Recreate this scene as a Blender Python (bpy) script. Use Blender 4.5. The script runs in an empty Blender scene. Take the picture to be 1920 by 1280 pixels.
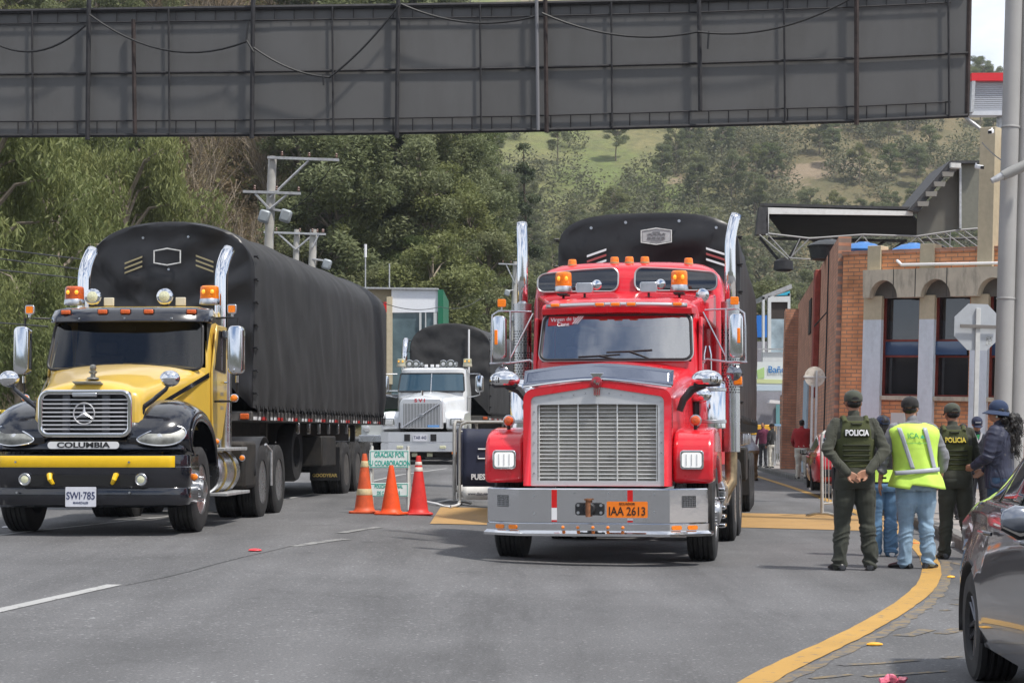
import bpy, math, random
import numpy as np
from math import sin, cos, pi, radians as R, atan, atan2, sqrt
from mathutils import Vector, Matrix, noise as MN
random.seed(7)
S = bpy.context.scene
C = S.collection
# ------------------------------------------------------------ camera, sky, sun, exposure
CAMH = 1.35
FPX = 3800.0
PITCH = atan(175.0 / FPX)
cam = bpy.data.objects.new('camera', bpy.data.cameras.new('camera'))
C.objects.link(cam)
cam.data.sensor_width = 36.0
cam.data.lens = 36.0 * FPX / 1920.0
cam.data.clip_end = 4000.0
cam.data.dof.use_dof = False
cam.location = (0, 0, CAMH)
cam.rotation_euler = (pi / 2 + PITCH, 0, 0)
S.camera = cam
SUN_EL, SUN_AZ = R(60), R(128)      # azimuth: clockwise from +Y (view direction)
W = bpy.data.worlds.new('World'); S.world = W; W.use_nodes = True
nt = W.node_tree; nt.nodes.clear()
out = nt.nodes.new('ShaderNodeOutputWorld'); bg = nt.nodes.new('ShaderNodeBackground')
sky = nt.nodes.new('ShaderNodeTexSky'); sky.sky_type = 'NISHITA'; sky.sun_disc = False
sky.sun_elevation = SUN_EL; sky.sun_rotation = SUN_AZ; sky.altitude = 2600; sky.air_density = 1.0; sky.dust_density = 2.0
tc = nt.nodes.new('ShaderNodeTexCoord')
mp = nt.nodes.new('ShaderNodeMapping'); mp.inputs['Scale'].default_value = (1.0, 1.0, 2.6)
nz = nt.nodes.new('ShaderNodeTexNoise'); nz.inputs['Scale'].default_value = 2.4; nz.inputs['Detail'].default_value = 7; nz.inputs['Roughness'].default_value = .58
rp = nt.nodes.new('ShaderNodeValToRGB'); rp.color_ramp.elements[0].position = .40; rp.color_ramp.elements[1].position = .56
rp2 = nt.nodes.new('ShaderNodeValToRGB')
rp2.color_ramp.elements[0].position = .45; rp2.color_ramp.elements[0].color = (9.5, 9.8, 10.4, 1)
rp2.color_ramp.elements[1].position = .85; rp2.color_ramp.elements[1].color = (5.6, 5.9, 6.6, 1)
mx = nt.nodes.new('ShaderNodeMix'); mx.data_type = 'RGBA'
L = nt.links.new
L(tc.outputs['Generated'], mp.inputs['Vector']); L(mp.outputs['Vector'], nz.inputs['Vector'])
L(nz.outputs['Fac'], rp.inputs['Fac']); L(nz.outputs['Fac'], rp2.inputs['Fac'])
L(rp.outputs['Color'], mx.inputs['Factor']); L(sky.outputs['Color'], mx.inputs[6]); L(rp2.outputs['Color'], mx.inputs[7])
L(mx.outputs[2], bg.inputs['Color']); bg.inputs['Strength'].default_value = .10
L(bg.outputs['Background'], out.inputs['Surface'])
sun = bpy.data.objects.new('sun', bpy.data.lights.new('sun', 'SUN')); C.objects.link(sun)
sun.data.energy = 3.4; sun.data.angle = R(4.0); sun.data.color = (1, .95, .88)
sd = Vector((sin(SUN_AZ) * cos(SUN_EL), cos(SUN_AZ) * cos(SUN_EL), sin(SUN_EL)))
sun.rotation_euler = sd.to_track_quat('Z', 'Y').to_euler()
S.view_settings.view_transform = 'Standard'; S.view_settings.look = 'None'
S.view_settings.gamma = 1; S.view_settings.use_curve_mapping = False
S.view_settings.exposure = .52
S.render.engine = 'CYCLES'
S.cycles.max_bounces = 7; S.cycles.transparent_max_bounces = 12
S.cycles.use_denoising = True

# ------------------------------------------------------------ placing
def ray(px, py):
    r = px - 960.0; u = 640.0 - py; c, s = cos(PITCH), sin(PITCH)
    return Vector((r, FPX * c - u * s, FPX * s + u * c))
def P(px, py, d):
    v = ray(px, py); return Vector((0, 0, CAMH)) + v * (d / v.y)
def sst(t):
    t = max(0.0, min(1.0, t)); return t * t * (3 - 2 * t)
def lerp_tab(tab, x):
    if x <= tab[0][0]: return tab[0][1]
    for (a, b), (c, d) in zip(tab, tab[1:]):
        if x <= c: return b + (d - b) * (x - a) / (c - a)
    return tab[-1][1]
LIFT = [(0, 0), (13, 0.0), (19, .06), (25, .16), (40, .26), (58, .5), (80, .8), (130, 1.6), (4000, 1.6)]
def gz(x, y):
    if y > 0: w = sst((.6 + .02 * y - x) / (3.2))
    else: w = 0
    return lerp_tab(LIFT, y) * w
def G(px, py):
    v = ray(px, py); o = Vector((0, 0, CAMH)); z = 0.0; p = o
    for _ in range(40):
        t = (z - CAMH) / v.z if v.z < -1e-6 else 60
        p = o + v * t; z = .5 * z + .5 * gz(p.x, p.y)
    return Vector((p.x, p.y, gz(p.x, p.y)))
def onground(px, d):
    x = (px - 960) / FPX * d
    return Vector((x, d, gz(x, d)))

# ------------------------------------------------------------ materials
MATS = {}
def M(name, col=(.5, .5, .5), rough=.5, metal=0, var=.0, vscale=8, bump=0, bscale=60, coat=0, spec=.5, emit=None, estr=1, trans=0, alpha=1, sheen=0, dirt=0, dcol=(.12, .1, .08), dscale=2.5, rvar=0, ior=1.45, streak=0):
    if name in MATS: return MATS[name]
    m = bpy.data.materials.new(name); m.use_nodes = True; MATS[name] = m
    t = m.node_tree; n = t.nodes; b = n['Principled BSDF']
    b.inputs['Base Color'].default_value = (*col, 1); b.inputs['Roughness'].default_value = rough; b.inputs['Metallic'].default_value = metal
    b.inputs['Specular IOR Level'].default_value = spec; b.inputs['IOR'].default_value = ior
    if coat: b.inputs['Coat Weight'].default_value = coat; b.inputs['Coat Roughness'].default_value = .04
    if sheen: b.inputs['Sheen Weight'].default_value = sheen
    if emit: b.inputs['Emission Color'].default_value = (*emit, 1); b.inputs['Emission Strength'].default_value = estr
    if trans: b.inputs['Transmission Weight'].default_value = trans
    if alpha < 1: b.inputs['Alpha'].default_value = alpha
    tcn = n.new('ShaderNodeTexCoord'); src = tcn.outputs['Object']
    cur = None
    def noi(scale, det=5, ro=.6, vec=None):
        q = n.new('ShaderNodeTexNoise'); q.inputs['Scale'].default_value = scale; q.inputs['Detail'].default_value = det; q.inputs['Roughness'].default_value = ro
        t.links.new(vec or src, q.inputs['Vector']); return q.outputs['Fac']
    def mrange(s, a, b_, c, d):
        q = n.new('ShaderNodeMapRange'); q.inputs['From Min'].default_value = a; q.inputs['From Max'].default_value = b_
        q.inputs['To Min'].default_value = c; q.inputs['To Max'].default_value = d; t.links.new(s, q.inputs['Value']); return q.outputs['Result']
    def mixc(f, a, b_, mode='MIX'):
        q = n.new('ShaderNodeMix'); q.data_type = 'RGBA'; q.blend_type = mode
        for s, k in ((f, 'Factor'),):
            if isinstance(s, (int, float)): q.inputs[k].default_value = s
            else: t.links.new(s, q.inputs[k])
        for s, k in ((a, 6), (b_, 7)):
            if isinstance(s, tuple): q.inputs[k].default_value = (*s[:3], 1)
            else: t.links.new(s, q.inputs[k])
        return q.outputs[2]
    cur = tuple(col)
    if var:
        f = mrange(noi(vscale), .3, .7, 0, 1)
        cur = mixc(f, tuple(c * (1 - var) for c in col), tuple(min(1, c * (1 + var)) for c in col))
    if dirt:
        mpn = n.new('ShaderNodeMapping'); mpn.inputs['Scale'].default_value = (1, 1, .25 if streak else 1); t.links.new(src, mpn.inputs['Vector'])
        f = mrange(noi(dscale, 8, .7, mpn.outputs['Vector']), .48, .75, 0, dirt)
        cur = mixc(f, cur, tuple(dcol))
    if not isinstance(cur, tuple): t.links.new(cur, b.inputs['Base Color'])
    if rvar: t.links.new(mrange(noi(vscale * .7), .3, .7, max(0, rough - rvar), min(1, rough + rvar)), b.inputs['Roughness'])
    if bump:
        bn = n.new('ShaderNodeBump'); bn.inputs['Strength'].default_value = bump; bn.inputs['Distance'].default_value = .01
        t.links.new(noi(bscale, 6), bn.inputs['Height']); t.links.new(bn.outputs['Normal'], b.inputs['Normal'])
    m['h'] = 1
    return m
chrome = M('chrome', (.72, .73, .75), .09, 1, rvar=.05, vscale=3, bump=.03, bscale=3)
chrome2 = M('brushed_steel', (.55, .56, .58), .28, 1, var=.12, vscale=5, rvar=.08)
redp = M('red_paint', (.62, .010, .022), .30, 0, var=.10, vscale=1.5, coat=.75, dirt=.28, dcol=(.34, .07, .06), dscale=3.5, rvar=.12)
yelp = M('yellow_paint', (.62, .41, .06), .3, 0, var=.06, vscale=2, coat=.7, dirt=.15, dcol=(.35, .22, .06))
yelb = M('yellow_bumper_paint', (.80, .50, .01), .35, 0, coat=.4, var=.05)
whtp = M('white_paint', (.70, .72, .74), .25, 0, var=.05, coat=.6, dirt=.2, dcol=(.3, .3, .3))
blkp = M('black_paint', (.008, .009, .014), .18, 0, coat=.9, dirt=.25, dcol=(.05, .05, .055), dscale=4)
blk = M('black_plastic', (.015, .015, .017), .5, 0, var=.2, dirt=.3, dcol=(.06, .055, .05))
dark = M('dark_chassis', (.018, .017, .016), .7, 0, var=.4, dirt=.5, dcol=(.07, .055, .04))
rub = M('tyre_rubber', (.022, .022, .023), .75, 0, var=.25, vscale=6, dirt=.4, dcol=(.085, .08, .075), dscale=5)
glassd = M('dark_window_glass', (.012, .015, .02), .04, 0, spec=.9, coat=.6)
glassw = M('windscreen_glass', (.008, .009, .010), .03, 0, spec=.5, coat=.25, ior=1.5)
amber = M('amber_lens', (.95, .22, .008), .25, 0, coat=.5, var=.2, vscale=60)
amberd = M('dark_amber_lens', (.55, .10, .02), .3, 0, coat=.5, var=.3, vscale=40)
redl = M('red_reflector', (.55, .01, .01), .35, var=.15)
whl = M('white_reflector', (.75, .75, .76), .4)
lamp_on = M('lit_headlamp', (.9, .9, .88), .2, emit=(1, .99, .93), estr=.12)
lens = M('clear_lens', (.62, .64, .66), .12, .3, var=.25, vscale=30, coat=.8)
lensd = M('smoked_lens', (.20, .205, .19), .35, .1, var=.55, vscale=8, coat=.25)
mirg = M('mirror_back_red', (.25, .03, .05), .1, .3, coat=1)
white = M('white_plain', (.78, .78, .77), .5, var=.05)
grey = M('grey_plain', (.3, .3, .3), .6, var=.1)
galv = M('galvanised_steel', (.46, .47, .48), .5, .55, var=.2, vscale=12, dirt=.35, dcol=(.25, .2, .15), dscale=5)
rust = M('rusty_metal', (.22, .09, .04), .8, 0, var=.4, vscale=20)

def glassmix(name, tint, boost):
    m = bpy.data.materials.new(name); m.use_nodes = True; MATS[name] = m; t = m.node_tree; n = t.nodes; n.clear(); o = n.new('ShaderNodeOutputMaterial'); a = n.new('ShaderNodeBsdfTransparent'); a.inputs[0].default_value = (*tint, 1)
    g = n.new('ShaderNodeBsdfGlossy'); g.inputs['Roughness'].default_value = .02; f = n.new('ShaderNodeFresnel'); f.inputs[0].default_value = 1.5; ad = n.new('ShaderNodeMath'); ad.inputs[1].default_value = boost; ad.use_clamp = True
    mx_ = n.new('ShaderNodeMixShader'); t.links.new(f.outputs[0], ad.inputs[0]); t.links.new(ad.outputs[0], mx_.inputs[0]); t.links.new(a.outputs[0], mx_.inputs[1]); t.links.new(g.outputs[0], mx_.inputs[2]); t.links.new(mx_.outputs[0], o.inputs[0]); return m
glassr = glassmix('red_truck_windscreen', (.55, .62, .64), .42); glassy = glassmix('yellow_truck_windscreen', (.42, .44, .44), .035)
# ------------------------------------------------------------ mesh builder
class MB:
    def __init__(s): s.v = []; s.f = []; s.uv = None
    def add(s, vs, fs):
        o = len(s.v); s.v += [tuple(v) for v in vs]; s.f += [tuple(o + i for i in f) for f in fs]; return s
    def box(s, x0, x1, y0, y1, z0, z1, mat=None):
        vs = [(x0, y0, z0), (x1, y0, z0), (x1, y1, z0), (x0, y1, z0), (x0, y0, z1), (x1, y0, z1), (x1, y1, z1), (x0, y1, z1)]
        if mat is not None: vs = [mat @ Vector(v) for v in vs]
        return s.add(vs, [(0, 3, 2, 1), (4, 5, 6, 7), (0, 1, 5, 4), (1, 2, 6, 5), (2, 3, 7, 6), (3, 0, 4, 7)])
    def cbox(s, c, sz, rot=(0, 0, 0)):
        from mathutils import Euler
        m = Matrix.Translation(c) @ Euler(rot).to_matrix().to_4x4()
        a, b, d = sz[0] / 2, sz[1] / 2, sz[2] / 2
        return s.box(-a, a, -b, b, -d, d, m)
    def loft(s, rings, cap=True, closed=True):
        n = len(rings[0]); o = len(s.v)
        for r in rings: s.v += [tuple(p) for p in r]
        for i in range(len(rings) - 1):
            for j in range(n if closed else n - 1):
                a = o + i * n + j; b = o + i * n + (j + 1) % n
                s.f.append((a, b, b + n, a + n))
        if cap and closed:
            s.f.append(tuple(o + j for j in reversed(range(n)))); s.f.append(tuple(o + (len(rings) - 1) * n + j for j in range(n)))
        return s
    def frame(s, d):
        d = Vector(d).normalized(); a = Vector((0, 0, 1)) if abs(d.z) < .9 else Vector((1, 0, 0))
        u = d.cross(a).normalized(); w = u.cross(d).normalized(); return u, w
    def cyl(s, p0, p1, r0, r1=None, n=14, cap=True):
        p0 = Vector(p0); p1 = Vector(p1); r1 = r0 if r1 is None else r1; u, w = s.frame(p1 - p0)
        rs = []
        for p, r in ((p0, r0), (p1, r1)): rs.append([p + (u * cos(2 * pi * k / n) + w * sin(2 * pi * k / n)) * r for k in range(n)])
        return s.loft(rs[::-1] if False else rs, cap)
    def tube(s, pts, r, n=8, cap=True):
        pts = [Vector(p) for p in pts]; rs = []; u = None
        for i, p in enumerate(pts):
            d = (pts[min(i + 1, len(pts) - 1)] - pts[max(i - 1, 0)]).normalized()
            if u is None: u, w = s.frame(d)
            else:
                u = (u - d * u.dot(d)).normalized()
            w = u.cross(d)
            rr = r[i] if isinstance(r, (list, tuple)) else r
            rs.append([p + (u * cos(2 * pi * k / n) + w * sin(2 * pi * k / n)) * rr for k in range(n)])
        return s.loft(rs, cap)
    def lathe(s, prof, p=(0, 0, 0), axis='Z', n=24, close=False):
        p = Vector(p); rs = []
        for r, h in prof:
            ring = []
            for k in range(n):
                a = 2 * pi * k / n; c, d = r * cos(a), r * sin(a)
                v = {'Z': (c, d, h), 'X': (h, c, d), 'Y': (d, h, c)}[axis]; ring.append(p + Vector(v))
            rs.append(ring)
        if close: rs.append(rs[0])
        return s.loft(rs, cap=not close)
    def ell(s, c, r, n=14, m=9):
        c = Vector(c); rs = []
        for i in range(m):
            t = -pi / 2 + pi * (i + .02) / (m - 1 + .04)
            rs.append([c + Vector((r[0] * cos(t) * cos(2 * pi * k / n), r[1] * cos(t) * sin(2 * pi * k / n), r[2] * sin(t))) for k in range(n)])
        return s.loft(rs)
    def prism(s, poly, plane, a, b):
        def q(u, v, w): return {'xz': (u, w, v), 'xy': (u, v, w), 'yz': (w, u, v)}[plane]
        return s.loft([[q(u, v, a) for u, v in poly], [q(u, v, b) for u, v in poly]])
    def grid(s, fn, nu, nv):
        o = len(s.v)
        for i in range(nu + 1):
            for j in range(nv + 1): s.v.append(tuple(fn(i / nu, j / nv)))
        for i in range(nu):
            for j in range(nv):
                a = o + i * (nv + 1) + j; s.f.append((a, a + nv + 1, a + nv + 2, a + 1))
        return s
    def xf(s, m, start=0):
        for i in range(start, len(s.v)): s.v[i] = tuple(m @ Vector(s.v[i]))
        return s
    def map(s, fn, start=0):
        for i in range(start, len(s.v)): s.v[i] = tuple(fn(*s.v[i]))
        return s
    def mesh(s, name, mat, smooth=35, bevel=0):
        me = bpy.data.meshes.new(name); me.from_pydata(s.v, [], s.f); me.update()
        import bmesh
        bm = bmesh.new(); bm.from_mesh(me); bmesh.ops.recalc_face_normals(bm, faces=bm.faces); bm.to_mesh(me); bm.free()
        for mm in (mat if isinstance(mat, (list, tuple)) else [mat]): me.materials.append(mm)
        if smooth:
            me.polygons.foreach_set('use_smooth', [True] * len(me.polygons))
            me.set_sharp_from_angle(angle=R(smooth))
        return me
    def build(s, name, mat, parent=None, smooth=35, bevel=0, seg=2, sub=0, solid=0, loc=None, rot=None, label=None):
        me = s.mesh(name, mat, smooth)
        o = bpy.data.objects.new(name, me); C.objects.link(o)
        if parent is not None: o.parent = parent
        if loc is not None: o.location = loc
        if rot is not None: o.rotation_euler = rot
        if solid:
            q = o.modifiers.new('s', 'SOLIDIFY'); q.thickness = solid; q.offset = 0
        if bevel:
            q = o.modifiers.new('b', 'BEVEL'); q.width = bevel; q.segments = seg; q.limit_method = 'ANGLE'; q.angle_limit = R(40)
            q.harden_normals = False
        if sub:
            q = o.modifiers.new('u', 'SUBSURF'); q.levels = sub; q.render_levels = sub
        if label: o['label'] = label
        return o

def thing(name, label, cat, loc=(0, 0, 0), rot=(0, 0, 0), group=None):
    o = bpy.data.objects.new(name, None); C.objects.link(o); o.location = loc; o.rotation_euler = rot
    o['label'] = label; o['category'] = cat
    if group: o['group'] = group
    return o
def tag(o, label, cat, group=None):
    o['label'] = label; o['category'] = cat
    if group: o['group'] = group
    return o
def struct(o): o['kind'] = 'structure'; return o
def kids(o): return [c for c in bpy.data.objects if c.parent == o]
def dup(o, parent=None, loc=None, rot=None, label=None, scale=None):
    c = o.copy(); C.objects.link(c)
    if parent is not None: c.parent = parent
    if loc is not None: c.location = loc
    if rot is not None: c.rotation_euler = rot
    if scale is not None: c.scale = scale
    if label: c['label'] = label
    for k in kids(o): dup(k, c)
    return c
TXT = {}
def text(s, size, bold=.0, xs=1.0, ext=.0015):
    """lettering as an MB lying in the xz plane facing -Y, centred"""
    k = (s, size, bold, xs, ext)
    if k not in TXT:
        cu = bpy.data.curves.new('t', 'FONT'); cu.body = s; cu.size = size; cu.align_x = 'CENTER'; cu.align_y = 'CENTER'; cu.extrude = ext
        cu.offset = bold * size; cu.resolution_u = 3
        o = bpy.data.objects.new('t', cu); C.objects.link(o)
        dg = bpy.context.evaluated_depsgraph_get(); me = bpy.data.meshes.new_from_object(o.evaluated_get(dg))
        TXT[k] = ([tuple(v.co) for v in me.vertices], [tuple(p.vertices) for p in me.polygons])
        bpy.data.objects.remove(o); bpy.data.curves.remove(cu); bpy.data.meshes.remove(me)
    v, f = TXT[k]; m = MB(); m.add([(a * xs, -c, b) for a, b, c in v], f); return m
def evalmesh(mb, voxel, smooth=3, name='x', mats=()):
    me = bpy.data.meshes.new(name); me.from_pydata(mb.v, [], mb.f); me.update()
    import bmesh
    bm = bmesh.new(); bm.from_mesh(me); bmesh.ops.recalc_face_normals(bm, faces=bm.faces); bm.to_mesh(me); bm.free()
    o = bpy.data.objects.new(name, me); C.objects.link(o)
    q = o.modifiers.new('r', 'REMESH'); q.mode = 'VOXEL'; q.voxel_size = voxel; q.use_smooth_shade = True
    if smooth:
        q = o.modifiers.new('c', 'SMOOTH'); q.factor = .5; q.iterations = smooth
    dg = bpy.context.evaluated_depsgraph_get(); m2 = bpy.data.meshes.new_from_object(o.evaluated_get(dg))
    bpy.data.objects.remove(o); bpy.data.meshes.remove(me)
    m2.name = name
    m2.polygons.foreach_set('use_smooth', [True] * len(m2.polygons))
    m2.materials.clear()
    for a in mats: m2.materials.append(a)
    return m2
def superring(cx, cy, z, a, b, n=24, e=2.4):
    r = []
    for k in range(n):
        t = 2 * pi * k / n; c, s_ = cos(t), sin(t)
        r.append((cx + a * math.copysign(abs(c) ** (2 / e), c), cy + b * math.copysign(abs(s_) ** (2 / e), s_), z))
    return r
def rrect(w, h, r, n=4, cx=0, cy=0):
    out = []
    for (sx, sy, a0) in ((1, 1, 0), (-1, 1, 90), (-1, -1, 180), (1, -1, 270)):
        for k in range(n + 1):
            a = R(a0 + 90 * k / n); out.append((cx + sx * (w / 2 - r) + r * cos(a), cy + sy * (h / 2 - r) + r * sin(a)))
    return out
# ------------------------------------------------------------ truck pieces
tarpm = M('black_tarpaulin', (.013, .0135, .015), .5, 0, var=.3, vscale=1.3, bump=.5, bscale=7, dirt=.4, dcol=(.030, .030, .030), dscale=.9)
tarpg = M('worn_black_tarpaulin', (.030, .030, .031), .7, 0, var=.22, vscale=1.1, bump=.5, bscale=7, dirt=.6, dcol=(.045, .044, .042), dscale=.7)
tarpf = M('front_black_tarpaulin', (.017, .017, .019), .38, 0, var=.3, vscale=1.3, bump=.4, bscale=6)  # separate black for the cover fronts, darker than the yellow trailer's sides
railm = M('weathered_rail', (.10, .095, .09), .7, .2, var=.4, vscale=8, dirt=.5, dcol=(.04, .03, .025))
def wheel(par, x, y, z, r=.51, w=.29, rim=chrome2, out=1, deep=False, label=None, n=36, hub=True):
    """tyre (named wheel) with its rim as a sub-part; out = +1/-1 side its face looks to"""
    prof = []; g = w / 2
    ri = r * .56
    prof = [(ri, -g * .8), (ri + .02, -g), (r * .8, -g * 1.02), (r * .93, -g * .98), (r * .985, -g * .86)]
    for k in range(5):
        a = -g * .86 + (k) * (g * 1.72 / 5); b = a + g * 1.72 / 5
        prof += [(r, a + .008), (r, b - .014), (r - .014, b - .012), (r - .014, b - .002)] if k < 4 else [(r, a + .008), (r, b)]
    prof += [(r * .985, g * .86), (r * .93, g * .98), (r * .8, g * 1.02), (ri + .02, g), (ri, g * .8)]
    m = MB().lathe(prof, (0, 0, 0), 'X', n, close=True)
    t = m.build('wheel', rub, par, 30, loc=(x, y, z))
    if label: t['label'] = label
    q = MB(); s = out
    f = g * .92
    if deep:   # rear dual: dished in
        q.lathe([(ri + .012, s * f), (ri - .02, s * f * .9), (ri * .92, s * f * .1), (ri * .86, -s * f * .35), (ri * .5, -s * f * .3), (ri * .46, s * f * .2), (ri * .3, s * f * .45), (0.001, s * f * .5)], n=n, axis='X')
        bo = -s * f * .3; br = ri * .68
    else:
        q.lathe([(ri + .012, s * f), (ri - .015, s * f * 1.02), (ri * .9, s * f * .55), (ri * .78, s * f * .62), (ri * .62, s * f * .95), (ri * .42, s * f), (ri * .4, s * f * 1.35), (ri * .2, s * f * 1.5), (0.001, s * f * 1.5)], n=n, axis='X')
        bo = s * f * .95; br = ri * .52
    for k in range(10):
        a = 2 * pi * k / 10
        q.cyl((bo, br * cos(a), br * sin(a)), (bo + s * .035, br * cos(a), br * sin(a)), .014, n=6)
    q.build('rim', rim, t, 30)
    return t
def truckroot(name, label, cat, bx, by, yaw, group=None, sc=1.0, dz=0):
    r = thing(name, label, cat, (bx, by, gz(bx, by) + dz), (0, 0, -yaw), group)
    r.scale = (sc, sc, sc); return r
def cab_interior(par, cabo, x1, z0, z1, y0, y1, seatc, dashc, wheelx):
    import bmesh
    bm = bmesh.new(); bm.from_mesh(cabo.data)
    de = [f for f in bm.faces if z0 < f.calc_center_median().z < z1 and f.calc_center_median().y < y0 + .34 and abs(f.calc_center_median().x) < x1]
    bmesh.ops.delete(bm, geom=de, context='FACES'); bm.to_mesh(cabo.data); bm.free()
    lin = M('cab_liner', (.035, .034, .032), .9, var=.3)
    m = MB(); a = x1 + .02; vs = [(-a, y1, z0 - .5), (a, y1, z0 - .5), (a, y1, z1 + .08), (-a, y1, z1 + .08), (-a, y0 + .2, z0 - .5), (a, y0 + .2, z0 - .5), (a, y0 + .2, z1 + .08), (-a, y0 + .2, z1 + .08)]
    m.add(vs, [(0, 1, 2, 3), (0, 4, 7, 3), (1, 5, 6, 2), (3, 2, 6, 7), (0, 1, 5, 4)]); m.build('cab_lining', lin, par, 0)
    MB().box(-a + .03, a - .03, y0 + .05, y0 + .42, z0 - .2, z0 - .0).build('dashboard', dashc, par, bevel=.04)
    for sx in (-1, 1):
        q = MB(); q.cbox((sx * .46, y1 - .32, z0 - .12), (.48, .14, .62), (R(-8), 0, 0)); s_ = q.build('seat', seatc, par, bevel=.05, seg=3)
        MB().cbox((sx * .46, y1 - .30, z0 + .27), (.28, .11, .17)).build('headrest', seatc, s_, bevel=.04, seg=3)
    c = Vector((wheelx, y0 + .46, z0 + .02)); MB().tube([c + Vector((.21 * cos(a_), .10 * sin(a_), .18 * sin(a_))) for a_ in np.linspace(0, 2 * pi, 25)], .014, 6, False).build('steering_wheel', blk, par)
    MB().cbox((0, y0 + .12, z1 - .10), (.16, .02, .05)).build('interior_mirror', blk, par)
def fnoise(x, y, z): return MN.noise(Vector((x, y, z)))
def marker(par, x, y, z, w=.1, h=.05, mat=amber, nm='marker_light', base=chrome2, round_=False, dpt=.03):
    q = MB()
    if round_: q.lathe([(w * .5, 0), (w * .5, -dpt * .5), (w * .35, -dpt), (.001, -dpt * 1.15)], axis='Y', n=14)
    else: q.cbox((0, -dpt / 2, 0), (w, dpt, h))
    o = q.build(nm, mat, par, 40, bevel=0 if round_ else min(w, h) * .25, seg=3, loc=(x, y, z))
    b = MB()
    if round_: b.lathe([(w * .62, .012), (w * .62, -.004), (w * .5, -.008)], axis='Y', n=14)
    else: b.cbox((0, .004, 0), (w * 1.16, .012, h * 1.22))
    b.build('lamp_base', base, o, 40)
    return o
def trailer(name, label, grp, root, L=12.3, w=2.55, zb=1.5, zs=3.7, zt=4.4, e=2.3, mat=tarpm, seed=1, axles=(8.2, 9.45, 10.7), nx=150, detail=True, gears=True, fmat=None):
    r = root
    # cover
    hw = w / 2
    prof = []
    for k in range(13): prof.append((-hw, zb + (zs - zb) * k / 12, -1))
    for k in range(1, 24):
        a = pi - pi * k / 24; c, s_ = cos(a), sin(a)
        prof.append((hw * math.copysign(abs(c) ** (2 / e), c), zs + (zt - zs) * s_ ** (2 / e), 0))
    for k in range(13): prof.append((hw, zs - (zs - zb) * k / 12, 1))
    m = MB(); rings = []
    # front face rings
    cz = (zb + zt) / 2 - .1
    def pt(x, z, t, y):
        return (x * t, y, cz + (z - cz) * t)
    for t in (.02, .10, .2, .28, .36, .44, .52, .6, .68, .76, .83, .9, .95, .98):
        ring = []
        for x, z, f in prof:
            px, y, pz = pt(x, z, t, 0)
            d = .09 * fnoise(px * 1.1 + pz * .9 + seed, pz * 2.4 - px * .8, seed) + .05 * (.4 - abs(fnoise(px * 1.6 + pz * 1.3 + seed, pz * 4.5 - px * 1.5 + fnoise(px * 2, pz, 1), seed + 5)) * 2) + .02 * fnoise(px * 5 + pz * 3, pz * 8, seed)
            dd = .05 * sst((abs(px) - hw * .6) / (hw * .4)) * fnoise(seed, pz * 5, 3)
            ring.append((px, .02 + d * (1.2 - t * .5) + dd, pz))
        rings.append(ring)
    hoop = 1.25
    for j in range(nx + 1):
        y = .05 + (L - .05) * (j / nx) ** 1.05; ring = []
        for x, z, f in prof:
            ph = y / hoop * pi
            sag = .022 * (1 - abs(sin(ph + .4)) ** .6)
            nn = .035 * fnoise(y * 1.1 + z * .35, z * .38, seed + 9 + f) + .026 * (.5 - abs(fnoise(y * 1.5 + z * .7 + .9 * fnoise(y * .6, z * .8, seed), z * .55 + .5 * fnoise(y * .5, z, 2), seed + 4 + f)) * 2.0) + .010 * fnoise(y * 5 + z * 3.5, z * 2.4 - y, seed + f)
            top = sst((z - zs + .6) / .8)
            diag = .045 * fnoise((y + z * .8) * 2.1, (y - z) * .5, seed + 20 + f) * top
            hem = .03 * sin(y * 9) * sst((zb + .35 - z) / .35)
            off = nn * (1.1 - .5 * top) + diag - sag * top + hem
            nxv = math.copysign(1, x) * (1 - top * .8); nzv = top
            pull = .06 * sst((zb + .5 - z) / .5)
            ring.append((x + nxv * (off - pull * .3), y, z + nzv * off + (0.03 * sin(y * 9 + 1) if z < zb + .01 else 0)))
        rings.append(ring)
    m.loft(rings[14:], cap=False, closed=False); o0 = len(m.v)
    m.f.append(tuple(range(o0 - len(prof), o0)))
    tp_ = m.build('tarpaulin', mat, r, 50)
    MB().loft(rings[:15], cap=False, closed=False).build('front_tarpaulin', fmat or tarpf, r, 50)
    # front panel under cover, deck rail, chassis
    q = MB(); q.box(-hw + .03, hw - .03, .06, L, zb - .17, zb - .02); q.build('deck', railm, r, bevel=.01)
    q = MB()
    for sx in (-1, 1): q.box(sx * .48 - .06, sx * .48 + .06, .3, L - .2, zb - .5, zb - .175)
    for k in range(9): q.box(-.42, .42, .8 + k * 1.35, .88 + k * 1.35, zb - .45, zb - .2)
    q.build('chassis', dark, r)
    if detail:
        n = int(L / .27)
        for sx in (-1, 1):
            q = MB()
            for k in range(n):
                y = .15 + k * .27; x = sx * (hw + .012)
                q.tube([(x, y, zb + .07), (x + sx * .008, y + .10, zb - .03), (x, y + .13, zb - .16)], .008, 4, False)
                q.tube([(x, y + .13, zb - .16), (x + sx * .008, y + .18, zb - .03), (x, y + .25, zb + .07)], .006, 4, False)
            q.build('lacing', blk, r, 0)
        q = MB()
        for sx in (-1, 1):
            for k in range(7):
                z = zb + .25 + k * (zs - zb) / 6.2
                q.cyl((sx * (hw + .0), .05, z), (sx * (hw + .055), .0, z), .022, .012, 6)
                q.tube([(sx * (hw + .02), .05, z), (sx * (hw + .04), .13, z - .02), (sx * (hw + .01), .22, z - .01)], .012, 5)
        q.build('cover_hooks', blk, r, 30)
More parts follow.
